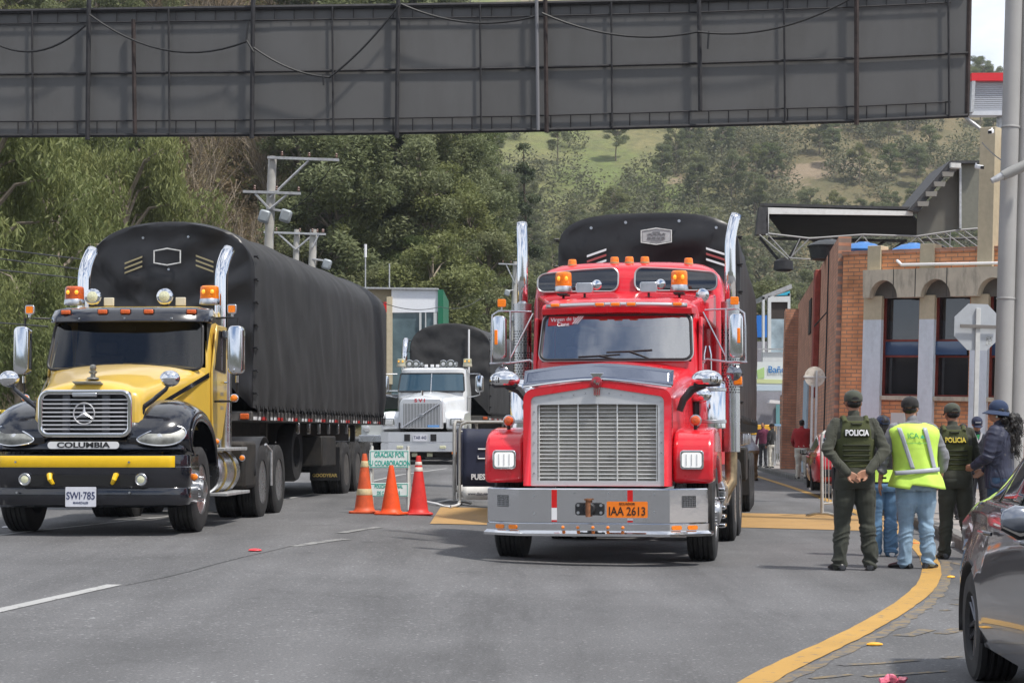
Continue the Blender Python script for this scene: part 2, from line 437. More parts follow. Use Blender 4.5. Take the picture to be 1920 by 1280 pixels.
        for sx in (-1, 1):
            for k in range(10):
                q = MB(); q2 = MB(); y = .1 + k * 1.2; x = sx * (hw - .018)
                q.box(min(x, x + sx * .004), max(x, x + sx * .004), y, y + .5, zb - .15, zb - .1)
                q2.box(min(x, x + sx * .004), max(x, x + sx * .004), y + .5, y + .9, zb - .15, zb - .1)
                q.build('white_reflective_strip', whl, r, 0); q2.build('red_reflective_strip', redl, r, 0)
        for sx in (-1, 1):
            marker(r, sx * (hw - .14), .055, zb - .1, .14, .09, amberd, 'marker_light', railm)
        for sx in (-1, 1):
            for k in range(6): MB().cbox((sx * (hw - .06), 3.6 + k * .9, zb - .27), (.06, .05, .18)).build('strap_winch', chrome2, r, bevel=.01)
    for ay in axles:
        for sx in (-1, 1):
            wheel(r, sx * (hw - .17), ay, .51, .51, .28, railm, sx, True)
            wheel(r, sx * (hw - .50), ay, .51, .51, .28, railm, sx, True, n=20)
    for ay in axles: MB().cyl((-hw + .3, ay, .51), (hw - .3, ay, .51), .07).build('axle', dark, r)
    for sx in (-1, 1): MB().cbox((sx * (hw - .32), axles[0] - .68, .62), (.56, .02, .62)).build('mudflap', blk, r)
    if gears:
        q = MB()
        for sx in (-1, 1): q.box(sx * .75 - .06, sx * .75 + .06, 3.1, 3.22, .35, zb - .17); q.box(sx * .75 - .13, sx * .75 + .13, 3.0, 3.32, .31, .35)
        q.box(-.7, .7, 3.13, 3.19, .8, .86); q.build('landing_gear', railm, r, bevel=.008)
        for sx in (-1, 1): MB().cbox((sx * (hw - .36), axles[0] - 1.6, .86), (.6, 1.3, .55)).build('tool_box', dark, r, bevel=.03)
        q = MB()
        q.lathe([(.28, -.13), (.48, -.14), (.51, -.08), (.51, .08), (.48, .14), (.28, .13)], (hw - .5, axles[0] - 3.0, .85), 'X', 28, close=True)
        q.build('spare_tyre', rub, r)
    q = MB(); q.box(-hw + .1, hw - .1, L - .12, L, .55, .67)
    for sx in (-1, 1): q.box(sx * .6 - .05, sx * .6 + .05, L - .1, L - .02, .6, zb - .17)
    q.build('rear_underride_bar', railm, r)
    return r
def hexplate(par, x, y, z, w, h, frame=True, fill=None):
    def hx(k):
        return [(-w / 2 * k, -h * .36 * k), (-w / 2 * k, h * .36 * k), (0, h * .5 * k), (w / 2 * k, h * .36 * k), (w / 2 * k, -h * .36 * k), (0, -h * .5 * k)]
    a = hx(1); b = hx(1 - .16 * h / w if frame else .9)
    q = MB(); n = 6
    th = .02
    b = [(u * (1 - .07), v * (1 - .14)) for u, v in a]
    vs = [(u, -th, v) for u, v in a] + [(u, -th, v) for u, v in b] + [(u, 0, v) for u, v in a] + [(u, 0, v) for u, v in b]
    fs = []
    for k in range(6):
        j = (k + 1) % 6; fs += [(k, j, 6 + j, 6 + k), (12 + k, 12 + j, j, k), (6 + k, 6 + j, 18 + j, 18 + k)]
    q.add(vs, fs); o = q.build('emblem', M('emblem_paint', (.62, .62, .6), .5, var=.2, vscale=15), par, 0, loc=(x, y, z))
    if fill:
        q = MB().prism([(u * .9, v * .8) for u, v in a], 'xz', -.012, 0); q.build('emblem_plate', fill, o, 0)
        q = MB()
        for v, ww in ((.32, .3), (.13, .7), (-.14, .72), (-.3, .45)): q.cbox((0, -.016, v * h * .8), (w * .8 * ww, .008, .018))
        for k in range(4): q.cbox((-.22 * w + k * .15 * w, -.016, 0), (.09 * w, .008, .09), (0, .25, 0))
        q.build('emblem_bars', M('emblem_grey', (.22, .22, .23), .5), o, 0)
    return o
def stripes(par, x, y, z, w, dirn, cols, rise=.09, gap=.075, th=.03):
    for k, c in enumerate(cols):
        q = MB()
        z0 = z - k * gap
        q.prism([(0, 0), (w, rise), (w, rise + th), (0, th)] if dirn > 0 else [(0, rise), (w, 0), (w, th), (0, rise + th)], 'xz', -.006, .006)
        q.build('stripe', c, par, 0, loc=(x, y, z0))
def plate(par, x, y, z, w, h, txt, bgm, fgm, size, sub=None, xs=1.0, bold=.01, up=False):
    o = MB().prism(rrect(w, h, .012), 'xz', -.006, 0).build('licence_plate', bgm, par, 30, loc=(x, y, z))
    t = text(txt, size, bold, xs); t.map(lambda a, b, c: (a, b - .008, c - h * (.12 if up else -.04 if sub else .0))); t.build('plate_lettering', fgm, o, 0)
    if sub:
        t = text(sub, size * .28, .01); t.map(lambda a, b, c: (a, b - .008, c + h * (.36 if up else -.30))); t.build('plate_caption', fgm, o, 0)
    return o
def beacon(par, x, y, z, r=.095, h=.15, mat=amber, base=chrome2, bh=.07, bmat=None):
    b = MB().lathe([(r * 1.05, 0), (r * 1.08, .015), (r * 1.05, bh * .8), (r, bh)], n=22).build('beacon', base, par, loc=(x, y, z))
    q = MB().lathe([(r * .98, bh), (r, bh + .01), (r * .97, bh + h * .45), (r * 1.0, bh + h * .5), (r * .95, bh + h * .92), (r * .8, bh + h), (.001, bh + h)], n=22)
    o = q.build('amber_dome', mat, b)
    q = MB()
    for sx in (-1, 1): q.ell((sx * r * .45, -r * .88, bh + h * .52), (r * .22, r * .12, h * .17), 10, 7)
    q.build('bulb', M('bulb_orange', (1, .45, .05), .2, emit=(1, .4, .03), estr=.5), o)
    return b
def stack(par, x, y, z0, z1, r, bend, mat=chrome, up=.42, side=0.0):
    """exhaust stack whose tip curves to the rear"""
    pts = [(0, 0, z0), (0, 0, (z0 + z1) / 2), (0, 0, z1 - up)]
    for k in range(1, 9):
        t = k / 8; pts.append((side * t * t, bend * t * t, z1 - up + up * (t if True else 0)))
    q = MB().tube(pts, r, 20, cap=False); rr = MB()
    o = q.build('exhaust_stack', mat, par, 60, solid=.006, loc=(x, y, 0))
    return o
def mirror_head(par, x, y, z, w, h, d, bodym, nm='side_mirror', face=None, rot=0):
    q = MB(); rs = []
    for t, k in ((0, .25), (.02, .7), (.15, .95), (.5, 1), (1, 1)): rs.append([(a * (k * .3 + .7), -d + d * t, b * (k * .06 + .94)) for a, b in rrect(w, h, min(w, h) * .33, 5)])
    q.loft(rs); o = q.build(nm, bodym, par, 60, loc=(x, y, z), rot=(0, 0, rot))
    MB().prism(rrect(w * .88, h * .92, w * .28, 5), 'xz', .001, .008).build('mirror_glass', face or glassd, o, 0)
    return o
# ------------------------------------------------------------ red conventional truck
RYAW = R(9.0)
rx0 = (1113 - 960) / FPX * 20.9
red = truckroot('semi_truck', 'bright red bonneted truck with tall chrome grille and faceted chrome bumper', 'truck', rx0, 20.9, RYAW, None)
def facetshell(poly, prof, name, mat, par, solid=.012, sm=30):
    """plan polyline poly [(x,y)], profile [(outward offset, z)]"""
    nrm = []
    for i in range(len(poly)):
        a = Vector(poly[max(i - 1, 0)]); b = Vector(poly[min(i + 1, len(poly) - 1)]); t = (b - a).normalized(); nrm.append(Vector((t.y, -t.x)))
    rs = [[(p[0] + n.x * o, p[1] + n.y * o, z) for (p, n) in zip(poly, nrm)] for o, z in prof]
    m = MB(); m.loft(rs, cap=False, closed=False); return m.build(name, mat, par, sm, solid=solid)
bp = [(-1.15, .55), (-1.15, .27), (-.78, 0), (.78, 0), (1.15, .27), (1.15, .55)]
bump = facetshell(bp, [(-.10, .785), (-.012, .795), (0, .785), (0, .455), (-.014, .448), (-.014, .44), (.006, .432), (.006, .365), (.045, .335), (.045, .315), (-.05, .31)], 'bumper', M('bumper_chrome', (.70, .71, .73), .09, 1, bump=.35, bscale=1.1), red, .01, 25)
for sx, x in ((-1, -.41), (-1, .375)):
    y = -.004
    q = MB(); q.box(x - .028, x + .028, -.006, -.002, .60, .785); q.build('red_band', redl, bump, 0)
    q = MB(); q.box(x - .028, x + .028, -.006, -.002, .475, .599); q.build('white_band', whl, bump, 0)
    q = MB(); q.box(x - .028, x + .028, -.006, -.002, .456, .474); q.build('red_band', redl, bump, 0)
plate(red, .345, -.010, .585, .42, .165, 'IAA 2613', M('orange_plate', (.85, .20, .01), .5, var=.08), M('plate_ink', (.03, .015, .01), .6), .122, 'ECUADOR', .82, .012, True)
# tow hitch
q = MB(); q.prism(rrect(.30, .13, .03), 'xz', -.03, -.004)
q.cyl((0, -.03, 0), (0, -.075, 0), .07, .055, 14); hit = q.build('tow_hitch', blk, red, bevel=.006, loc=(-.04, -.004, .59))
q = MB(); q.cyl((-.01, -.08, -.08), (-.01, -.08, .09), .026, n=10); q.cyl((-.01, -.08, .09), (-.01, -.08, .105), .04); q.build('hitch_pin', rust, hit)
for sx in (-1, 1):
    for sz in (-1, 1): MB().cyl((sx * .118, -.03, sz * .038), (sx * .118, -.04, sz * .038), .016, n=8).build('hitch_bolt', chrome2, hit)
q = MB()
for x, z in ((-.62, .72), (-.62, .54), (.62, .74), (.62, .56), (-.2, .75), (.15, .75)): q.cyl((x, 0, z), (x, -.012, z), .011, n=8)
q.build('bumper_bolt', chrome2, bump)
fa = atan2(.27, .38)
for sx in (-1, 1):
    for dx in (.18, .60):
        t = dx; x = .78 + .37 * t; y = .27 * t - .01
        q = MB().prism(rrect(.118, .045, .021, 5), 'xz', -.01, .012)
        q.build('orange_marker_light', amber, red, 40, loc=(sx * x, y, .40), rot=(0, 0, sx * fa))
    t = .5; x = .78 + .37 * t; y = .27 * t
    q = MB().prism(rrect(.17, .12, .01), 'xz', -.006, 0); fl = q.build('fog_lamp_recess', M('recess_dark', (.02, .02, .02), .7), red, 0, loc=(sx * x, y - .001, .665), rot=(0, 0, sx * fa))
    q = MB()
    for k in range(9): q.box(-.08 + k * .02, -.077 + k * .02, -.01, -.006, -.055, .055)
    for k in range(6): q.box(-.08, .08, -.01, -.006, -.05 + k * .02, -.047 + k * .02)
    q.build('recess_mesh', chrome2, fl, 0)
for k in range(5):
    marker(red, -.32 + k * .155, -.002, .40, .036, .036, amber, 'bullet_light', chrome, True, .035)
# grille
def outline(hw, zb, zs, za, r=.09):
    p = [(-hw, zb)]
    for k in range(6):
        a = pi - pi / 2 * k / 5; p.append((-hw + r + r * cos(a), zs - r + r * sin(a) + .0))
    p.append((0, za))
    for k in range(6):
        a = pi / 2 - pi / 2 * k / 5; p.append((hw - r + r * cos(a), zs - r + r * sin(a)))
    p.append((hw, zb)); return p
def ringframe(a, b, y0, y1):
    q = MB(); n = len(a)
    for (pp, qq) in ((a, b),):
        vs = [(u, y0, v) for u, v in a] + [(u, y0, v) for u, v in b] + [(u, y1, v) for u, v in a] + [(u, y1, v) for u, v in b]; fs = []
        for k in range(n):
            j = (k + 1) % n; fs += [(k, n + k, n + j, j), (k, j, 2 * n + j, 2 * n + k), (n + k, 3 * n + k, 3 * n + j, n + j)]
        q.add(vs, fs)
    return q
o1 = outline(.78, .815, 1.835, 1.93, .12); o2 = outline(.70, .817, 1.755, 1.855, .06)
surround = ringframe(o1, o2, .30, .48).build('grille_surround', redp, red, 40, bevel=.012)
o3 = outline(.635, .87, 1.665, 1.672, .02)
gf = ringframe(o2, o3, .325, .36).build('grille', M('grille_frame_steel', (.60, .61, .62), .34, .45, rvar=.06, vscale=6), red, 40)
q = MB()
for z in np.linspace(.95, 1.70, 8):
    for sx in (-1, 1): q.cyl((sx * .668, .325, z), (sx * .668, .315, z), .009, n=6)
for x in np.linspace(-.5, .5, 9): q.cyl((x, .325, 1.72 + .08 * (1 - abs(x) / .6)), (x, .315, 1.72 + .08 * (1 - abs(x) / .6)), .008, n=6)
q.build('frame_screw', chrome2, gf)
rad = M('radiator_core', (.46, .45, .41), .6, .3, var=.45, vscale=5, dirt=.5, dcol=(.07, .065, .055))
MB().box(-.65, .65, .44, .46, .84, 1.70).build('radiator', rad, gf, 0)
q = MB()
for k in range(19): z = .90 + k * .0405; q.cyl((-.65, .375, z), (.65, .375, z), .0055, n=6)
q.build('horizontal_bars', M('bar_steel', (.72, .72, .70), .3, .5), gf)
q = MB()
for k in range(7): x = -.62 + k * 1.24 / 6; q.box(x - .007, x + .007, .352, .368, .84, 1.70)
q.build('vertical_bars', M('bar_steel', ()), gf, bevel=.003)
q = MB()
for k in range(107): x = -.64 + k * .012; q.box(x - .0012, x + .0012, .40, .402, .88, 1.70)
q.build('fine_mesh', M('mesh_wire', (.35, .34, .31), .4, .8), gf, 0)
# badge
q = MB().prism([(-.045, .10), (-.075, .135), (.075, .135), (.045, .10), (.03, -.10), (.0, -.115), (-.03, -.10)], 'xz', -.02, 0)
bd = q.build('badge', chrome, red, 30, bevel=.004, loc=(0, .30, 1.86))
MB().lathe([(.062, 0), (.062, -.016), (.05, -.022), (.001, -.022)], axis='Y', n=22).build('badge_disc', M('badge_red', (.30, .01, .02), .3, coat=.8), bd, loc=(0, -.02, .035))
t = text('K', .05, .03); t.map(lambda a, b, c: (a - .014, b - .046, c + .045)); t2 = text('W', .045, .03); t2.map(lambda a, b, c: (a + .012, b - .046, c + .022)); t.add(t2.v, t2.f); t.build('badge_letters', chrome, bd, 0)
q = MB()
for k in range(4): x = -.027 + k * .018; q.box(x - .0045, x + .0045, -.026, -.021, -.095, -.028)
q.build('badge_bars', M('badge_red', ()), bd, 0)
# hood
def hoodring(y, hw, zc, za, zb, n=9):
    r = .16; p = []
    p.append((-hw - .03, y, zb)); p.append((-hw, y, (zb + zc) / 2))
    for k in range(6):
        a = pi - pi / 2 * k / 5; p.append((-hw + r + r * cos(a), y, zc - r + r * sin(a)))
    for k in range(1, n): t = k / n; x = (-hw + r) * (1 - 2 * t); p.append((x, y, zc + (za - zc) * (1 - (x / (hw - r)) ** 2)))
    for k in range(6):
        a = pi / 2 - pi / 2 * k / 5; p.append((hw - r + r * cos(a), y, zc - r + r * sin(a)))
    p.append((hw, y, (zb + zc) / 2)); p.append((hw + .03, y, zb)); return p
hs = [(.47, .76, 1.84, 1.915, .86), (.7, .77, 1.87, 1.95, .95), (1.1, .78, 1.93, 2.01, 1.1), (1.5, .80, 2.0, 2.08, 1.2), (1.9, .85, 2.07, 2.15, 1.2), (2.25, .90, 2.13, 2.205, 1.15)]
m = MB(); m.loft([hoodring(*h) for h in hs]); hood = m.build('hood', redp, red, 40)
# bug deflector
q = MB()
q.grid(lambda u, v: ((u - .5) * 1.58, .42 + .07 * (2 * u - 1) ** 2 - .12 * (1 - v), 1.86 + .055 * (1 - abs(2 * u - 1) ** 1.5) + v * (.165 + .02 * (1 - (2 * u - 1) ** 2))), 24, 4)
q.build('bug_deflector', M('deflector_chrome', (.24, .26, .31), .08, 1, bump=.6, bscale=1.3), red, 60, solid=.008)
q = MB(); q.tube([((u - .5) * 1.56, .30, 1.85 + .085 * (1 - abs(2 * u - 1) ** 1.3)) for u in np.linspace(0, 1, 21) if abs(u - .5) > .05], .012, 6)
q.build('hood_trim', chrome, red)
# fenders
for sx in (-1, 1):
    top = [(.36, .845), (.355, 1.08), (.37, 1.2), (.42, 1.29), (.52, 1.36), (.70, 1.405), (1.0, 1.43), (1.35, 1.43), (1.7, 1.36), (1.98, 1.18), (2.12, .92), (2.12, .80)]
    arch = [(1.28 + .62 * cos(a), .52 + .60 * sin(a)) for a in [R(k) for k in range(28, 153, 12)]]
    poly = top + [(2.0, .80)] + arch[0:] + [(.62, .845)]
    q = MB().prism([(y, z) for y, z in poly], 'yz', sx * .785 if sx > 0 else -1.205, 1.205 if sx > 0 else -.785)
    fn = q.build('fender', redp, red, 45, bevel=.05, seg=4)
    # headlight
    hl = MB().prism(rrect(.25, .20, .035, 4), 'xz', -.035, .02).build('headlight', chrome, red, 40, bevel=.008, loc=(sx * .985, .35, 1.09))
    MB().prism(rrect(.205, .155, .03, 4), 'xz', -.042, -.036).build('headlamp_lens', lamp_on, hl, 0)
    q = MB()
    for k in range(3): q.box(-.004 + (k - 1) * .055, .004 + (k - 1) * .055, -.048, -.043, -.06, .06)
    q.build('lens_ribs', lens, hl, 0)
    b = marker(red, sx * 1.0, .72, 1.50, .105, .1, amberd, 'turn_signal', chrome2, True, .05)
    MB().cyl((0, 0, -.02), (0, .0, -.1), .02, n=8).build('signal_stalk', blk, b)
    # hood mirror
    q = MB(); q.ell((0, 0, 0), (.17, .11, .105), 18, 11); q.map(lambda x, y, z: (x, y, max(z, -.055)))
    hm = q.build('hood_mirror', chrome, red, 40, loc=(sx * 1.10, 1.05, 1.945))
    q = MB(); q.prism([(-.15, -.052), (.15, -.052), (.13, -.075), (-.10, -.085)], 'xz', -.06, .06)
    q.tube([(-sx * .02, 0, -.06), (-sx * .16, 0, -.11), (-sx * .25, -.02, -.22), (-sx * .29, -.03, -.34)], [.035, .045, .04, .035], 8)
    q.build('mirror_arm', blk, hm, 40)
    q = MB()
    for k in range(4): q.box(sx * (.05 + .022 * k) - .006, sx * (.05 + .022 * k) + .006, -.105 + .01 * k, -.08, -.03, .03)
    q.build('mirror_slots', blk, hm, 0)
# fender braces / wiper / lower crossbar
q = MB(); q.cyl((-.66, .40, .845), (.66, .40, .845), .022); q.build('lower_crossbar', blk, red)
# cab
def cabring(z, a, y0, y1, e=7, n=40): return superring(0, (y0 + y1) / 2, z, a, (y1 - y0) / 2, n, e)
m = MB(); m.loft([cabring(1.05, .93, 2.15, 3.35), cabring(1.8, .94, 2.13, 3.35), cabring(2.18, .945, 2.16, 3.35), cabring(2.5, .925, 2.30, 3.35), cabring(2.74, .91, 2.41, 3.35), cabring(2.84, .89, 2.36, 3.35), cabring(2.90, .82, 2.44, 3.35), cabring(2.94, .70, 2.6, 3.3)])
cabo = m.build('cab', redp, red, 45); cab_interior(red, cabo, .84, 2.20, 2.74, 2.16, 3.3, M('grey_seat', (.10, .10, .11), .9), M('red_dash', (.35, .03, .04), .6, var=.2), .45)
# visor and roof lip
q = MB(); q.loft([[(x, y, z) for x, y, z in [(-.90 * k, 2.50 - .0, z0), (-.86 * k, 2.28 + dy, z0 - .0), (-.4, 2.20 + dy, z0 + .015), (0, 2.18 + dy, z0 + .02), (.4, 2.20 + dy, z0 + .015), (.86 * k, 2.28 + dy, z0), (.90 * k, 2.50, z0)]] for z0, dy, k in ((2.725, .0, 1), (2.79, -.03, 1.0), (2.83, .0, .99), (2.86, .12, .96))])
vis = q.build('sun_visor', redp, red, 40, bevel=.01)
q = MB(); q.grid(lambda u, v: ((u - .5) * 1.62, 2.155 + .09 * (2 * u - 1) ** 2 + .01 * v, 2.805 + .04 * v + .012 * (1 - (2 * u - 1) ** 2)), 16, 2); q.build('visor_trim', M('trim_silver', (.6, .6, .6), .3, .8), red, 60, solid=.01)
for x in (-.70, -.18, 0.0, .18, .70): marker(red, x, 2.135 + .09 * (x / .81) ** 2, 2.83, .10, .036, amber, 'roof_marker_light', chrome2, False, .035)
# windscreen
def ws(u, v, off=0):   # u across, v up
    x = (u - .5) * 2 * (.865 - .03 * v); return (x, 2.135 + .03 * (2 * u - 1) ** 4 * 1 + .21 * v - off - .03 + .02 * (2 * u - 1) ** 2, 2.20 + .525 * v)
def roundpanel(fn, r=.09, n=20, m=8, asp=3.0):
    """panel with rounded corners over the fn(u,v) sheet"""
    q = MB(); ring = []
    for (a, b) in rrect(1, 1, r, 6): 
        pass
    # use a superellipse-like remap of a disc
    rows = []
    for k in range(1, m + 1):
        row = []
        for (a, b) in rr: row.append(fn(.5 + a * k / m, .5 + b * k / m))
        rows.append(row)
    q.loft(rows, cap=False); q.f.append(tuple(range(len(rr)))); return q
def rr_asp(w, h, r, n=5): return [(a / w, b / h) for a, b in rrect(w, h, r, n)]
def dens(pl, k=4):
    o = []
    for i in range(len(pl)):
        a, b = pl[i], pl[(i + 1) % len(pl)]
        L_ = math.hypot(a[0] - b[0], a[1] - b[1]); n = max(1, int(L_ / .06))
        for j in range(n): o.append((a[0] + (b[0] - a[0]) * j / n, a[1] + (b[1] - a[1]) * j / n))
    return o
rr = dens(rr_asp(1.73, .54, .09))
wsc = roundpanel(lambda u, v: ws(u, v, .03)).build('windscreen', glassr, red, 80)
q = MB(); q.tube([ws(.5 + a, .5 + b, .035) for a, b in rr] + [ws(.5 + rr[0][0], .5 + rr[0][1], .035)], .016, 6, False); q.build('windscreen_seal', blk, wsc)
q = MB(); q.tube([ws(.5 + a * 1.02, .5 + b * 1.05, .028) for a, b in rr] + [ws(.5 + rr[0][0] * 1.02, .5 + rr[0][1] * 1.05, .028)], .011, 6, False); q.build('seal_trim', M('seal_grey', (.4, .42, .42), .3, .6), wsc)
# sunstrip with lettering
q = MB(); q.add([ws(.03, .97, .036), ws(.28, .97, .036), ws(.2, .78, .036), ws(.028, .76, .036)], [(0, 1, 2, 3)]); sst_ = q.build('windscreen_sticker', M('sticker_red', (.5, .02, .03), .5), wsc, 0, solid=.002)
for k, s_ in enumerate(('Virgen de la', 'Cisne')):
    t = text(s_, .062, .012, 1.0, .001); bx, by, bz = ws(.135, .90 - k * .11, .040)
    t.map(lambda a, b, c: (a + bx, by + c * .4 + b - .004, bz + c + a * .06)); t.build('sticker_lettering', whl, sst_, 0)
for k in range(3):
    q = MB(); q.add([ws(.235 + k * .015, .97, .039), ws(.245 + k * .015, .97, .039), ws(.205 + k * .015, .80, .039), ws(.195 + k * .015, .80, .039)], [(0, 1, 2, 3)]); q.build('sticker_stripe', whl, sst_, 0, solid=.002)
for x0, x1, up, d in ((-.42, .06, .0, .0), (-.10, .42, .05, .0)):
    q = MB(); q.tube([(x0, 2.085 + up * .4, 2.235 + up), ((x0 + x1) / 2, 2.085 + up * .4, 2.245 + up), (x1, 2.095 + up * .4, 2.26 + up)], .009, 5)
    q.tube([((x0 + x1) / 2, 2.075 + up * .4, 2.25 + up), (x1 + .03, 2.07, 2.19)], .007, 5); q.build('wiper', blk, red)
# things on the dash seen through glass are left to the reflection; door, pillar, side window
for sx in (-1, 1):
    q = MB(); q.prism([(2.30, 1.2), (2.30, 2.2), (2.46, 2.70), (3.22, 2.70), (3.22, 1.2)], 'yz', sx * .925, sx * .97); dr = q.build('door', redp, red, bevel=.012)
    q = MB(); q.prism([(2.40, 2.18), (2.52, 2.62), (3.12, 2.62), (3.12, 2.18)], 'yz', sx * .971, sx * .977); q.build('door_window', glassd, dr, 0)
    MB().cyl((sx * .985, 3.05, 2.0), (sx * .985, 3.18, 2.0), .012).build('door_handle', chrome, dr)
    MB().tube([(sx * .99, 3.27, 1.3), (sx * 1.01, 3.27, 1.4), (sx * 1.01, 3.27, 2.3), (sx * .99, 3.27, 2.4)], .014, 8).build('grab_rail', chrome, red)
# sleeper
def slr(z, a, y0, y1, e=7): return superring(0, (y0 + y1) / 2, z, a, (y1 - y0) / 2, 56, e)
m = MB(); m.loft([slr(1.0, 1.16, 3.38, 4.85), slr(2.6, 1.17, 3.38, 4.85), slr(2.95, 1.165, 3.40, 4.85), slr(3.15, 1.14, 3.44, 4.85), slr(3.28, 1.09, 3.50, 4.85, 6), slr(3.36, 1.02, 3.56, 4.83, 5), slr(3.42, .90, 3.66, 4.78, 4), slr(3.455, .70, 3.85, 4.7, 3), slr(3.465, .4, 4.0, 4.5, 3)])
slp = m.build('sleeper', redp, red, 50)
# fairing from cab roof to sleeper
m = MB(); m.loft([[(x * 1.0, 2.62, 2.86 - .0 * x) for x in (-.80, -.5, 0, .5, .80)] + [(.80, 2.62, 2.80), (-.80, 2.62, 2.80)], [(x, 3.0, 2.97 - .03 * x * x) for x in (-.93, -.55, 0, .55, .93)] + [(.93, 3.0, 2.75), (-.93, 3.0, 2.75)], [(x, 3.40, 3.07 - .04 * x * x) for x in (-1.08, -.6, 0, .6, 1.08)] + [(1.08, 3.40, 2.6), (-1.08, 3.40, 2.6)]]); m.build('roof_fairing', redp, red, 40, bevel=.03, seg=3)
for sx in (-1, 1):
    def sw(u, v, off=0):
        x = sx * (.10 + .98 * u); z = 3.07 + v * .265 + .02 * (1 - u) * v - .055 * u * u * v
        return (x, 3.425 + .05 * sst((z - 3.1) / .3) + .02 * u * u - .03 - off + .0 * z, z)
    rr = dens(rr_asp(.98, .27, .09)); w_ = roundpanel(lambda u, v: sw(u, v)).build('sleeper_window', glassd, red, 80)
    MB().tube([sw(.5 + a, .5 + b, .004) for a, b in rr] + [sw(.5 + rr[0][0], .5 + rr[0][1], .004)], .011, 6, False).build('window_seal', M('seal_grey', ()), w_)
for x in (-.70, -.18, 0.0, .19, .72):
    q = MB(); q.lathe([(.055, 0), (.055, .02), (.05, .07), (.042, .078), (.001, .08)], n=14); b = q.build('sleeper_marker_light', amber, red, loc=(x, 3.75, 3.435 - .05 * x * x))
    MB().lathe([(.058, -.02), (.058, .015), (.05, .018)], n=14).build('lamp_base', M('lamp_base_tan', (.45, .3, .15), .5), b)
# roof lights
for x in (-.68, .68):
    b = beacon(red, x, 2.78, 3.02, .098, .165)
    MB().cbox((0, 0, -.03), (.12, .3, .02)).build('beacon_bracket', blk, b)
    MB().cyl((0, 0, -.15), (0, 0, -.02), .015).build('bracket_post', blk, b)
for x in (-.42, .33):
    q = MB().prism(rrect(.20, .125, .025), 'xz', -.05, .06); o = q.build('work_light', chrome2, red, 40, bevel=.01, loc=(x, 2.7, 3.06), rot=(0, 0, .0))
    q = MB().lathe([(.06, .02), (.05, .0), (.001, -.01)], axis='Y', n=16); q.build('air_horn', chrome, o, loc=(.13, .08, .045))
    MB().cyl((0, 0, -.14), (0, 0, -.06), .014).build('lamp_stem', blk, o)
    MB().cbox((0, .01, -.12), (.08, .06, .02)).build('lamp_foot', blk, o)
o = MB().lathe([(.07, .06), (.082, .0), (.078, -.015), (.065, -.02)], axis='Y', n=20).build('spot_lamp', chrome, red, loc=(.93, 3.05, 2.99)); MB().lathe([(.066, -.012), (.04, -.02), (.001, -.025)], axis='Y', n=20).build('lamp_lens', lens, o)
MB().cyl((0, .03, -.08), (0, .03, -.5), .014).build('lamp_bracket', blk, o)
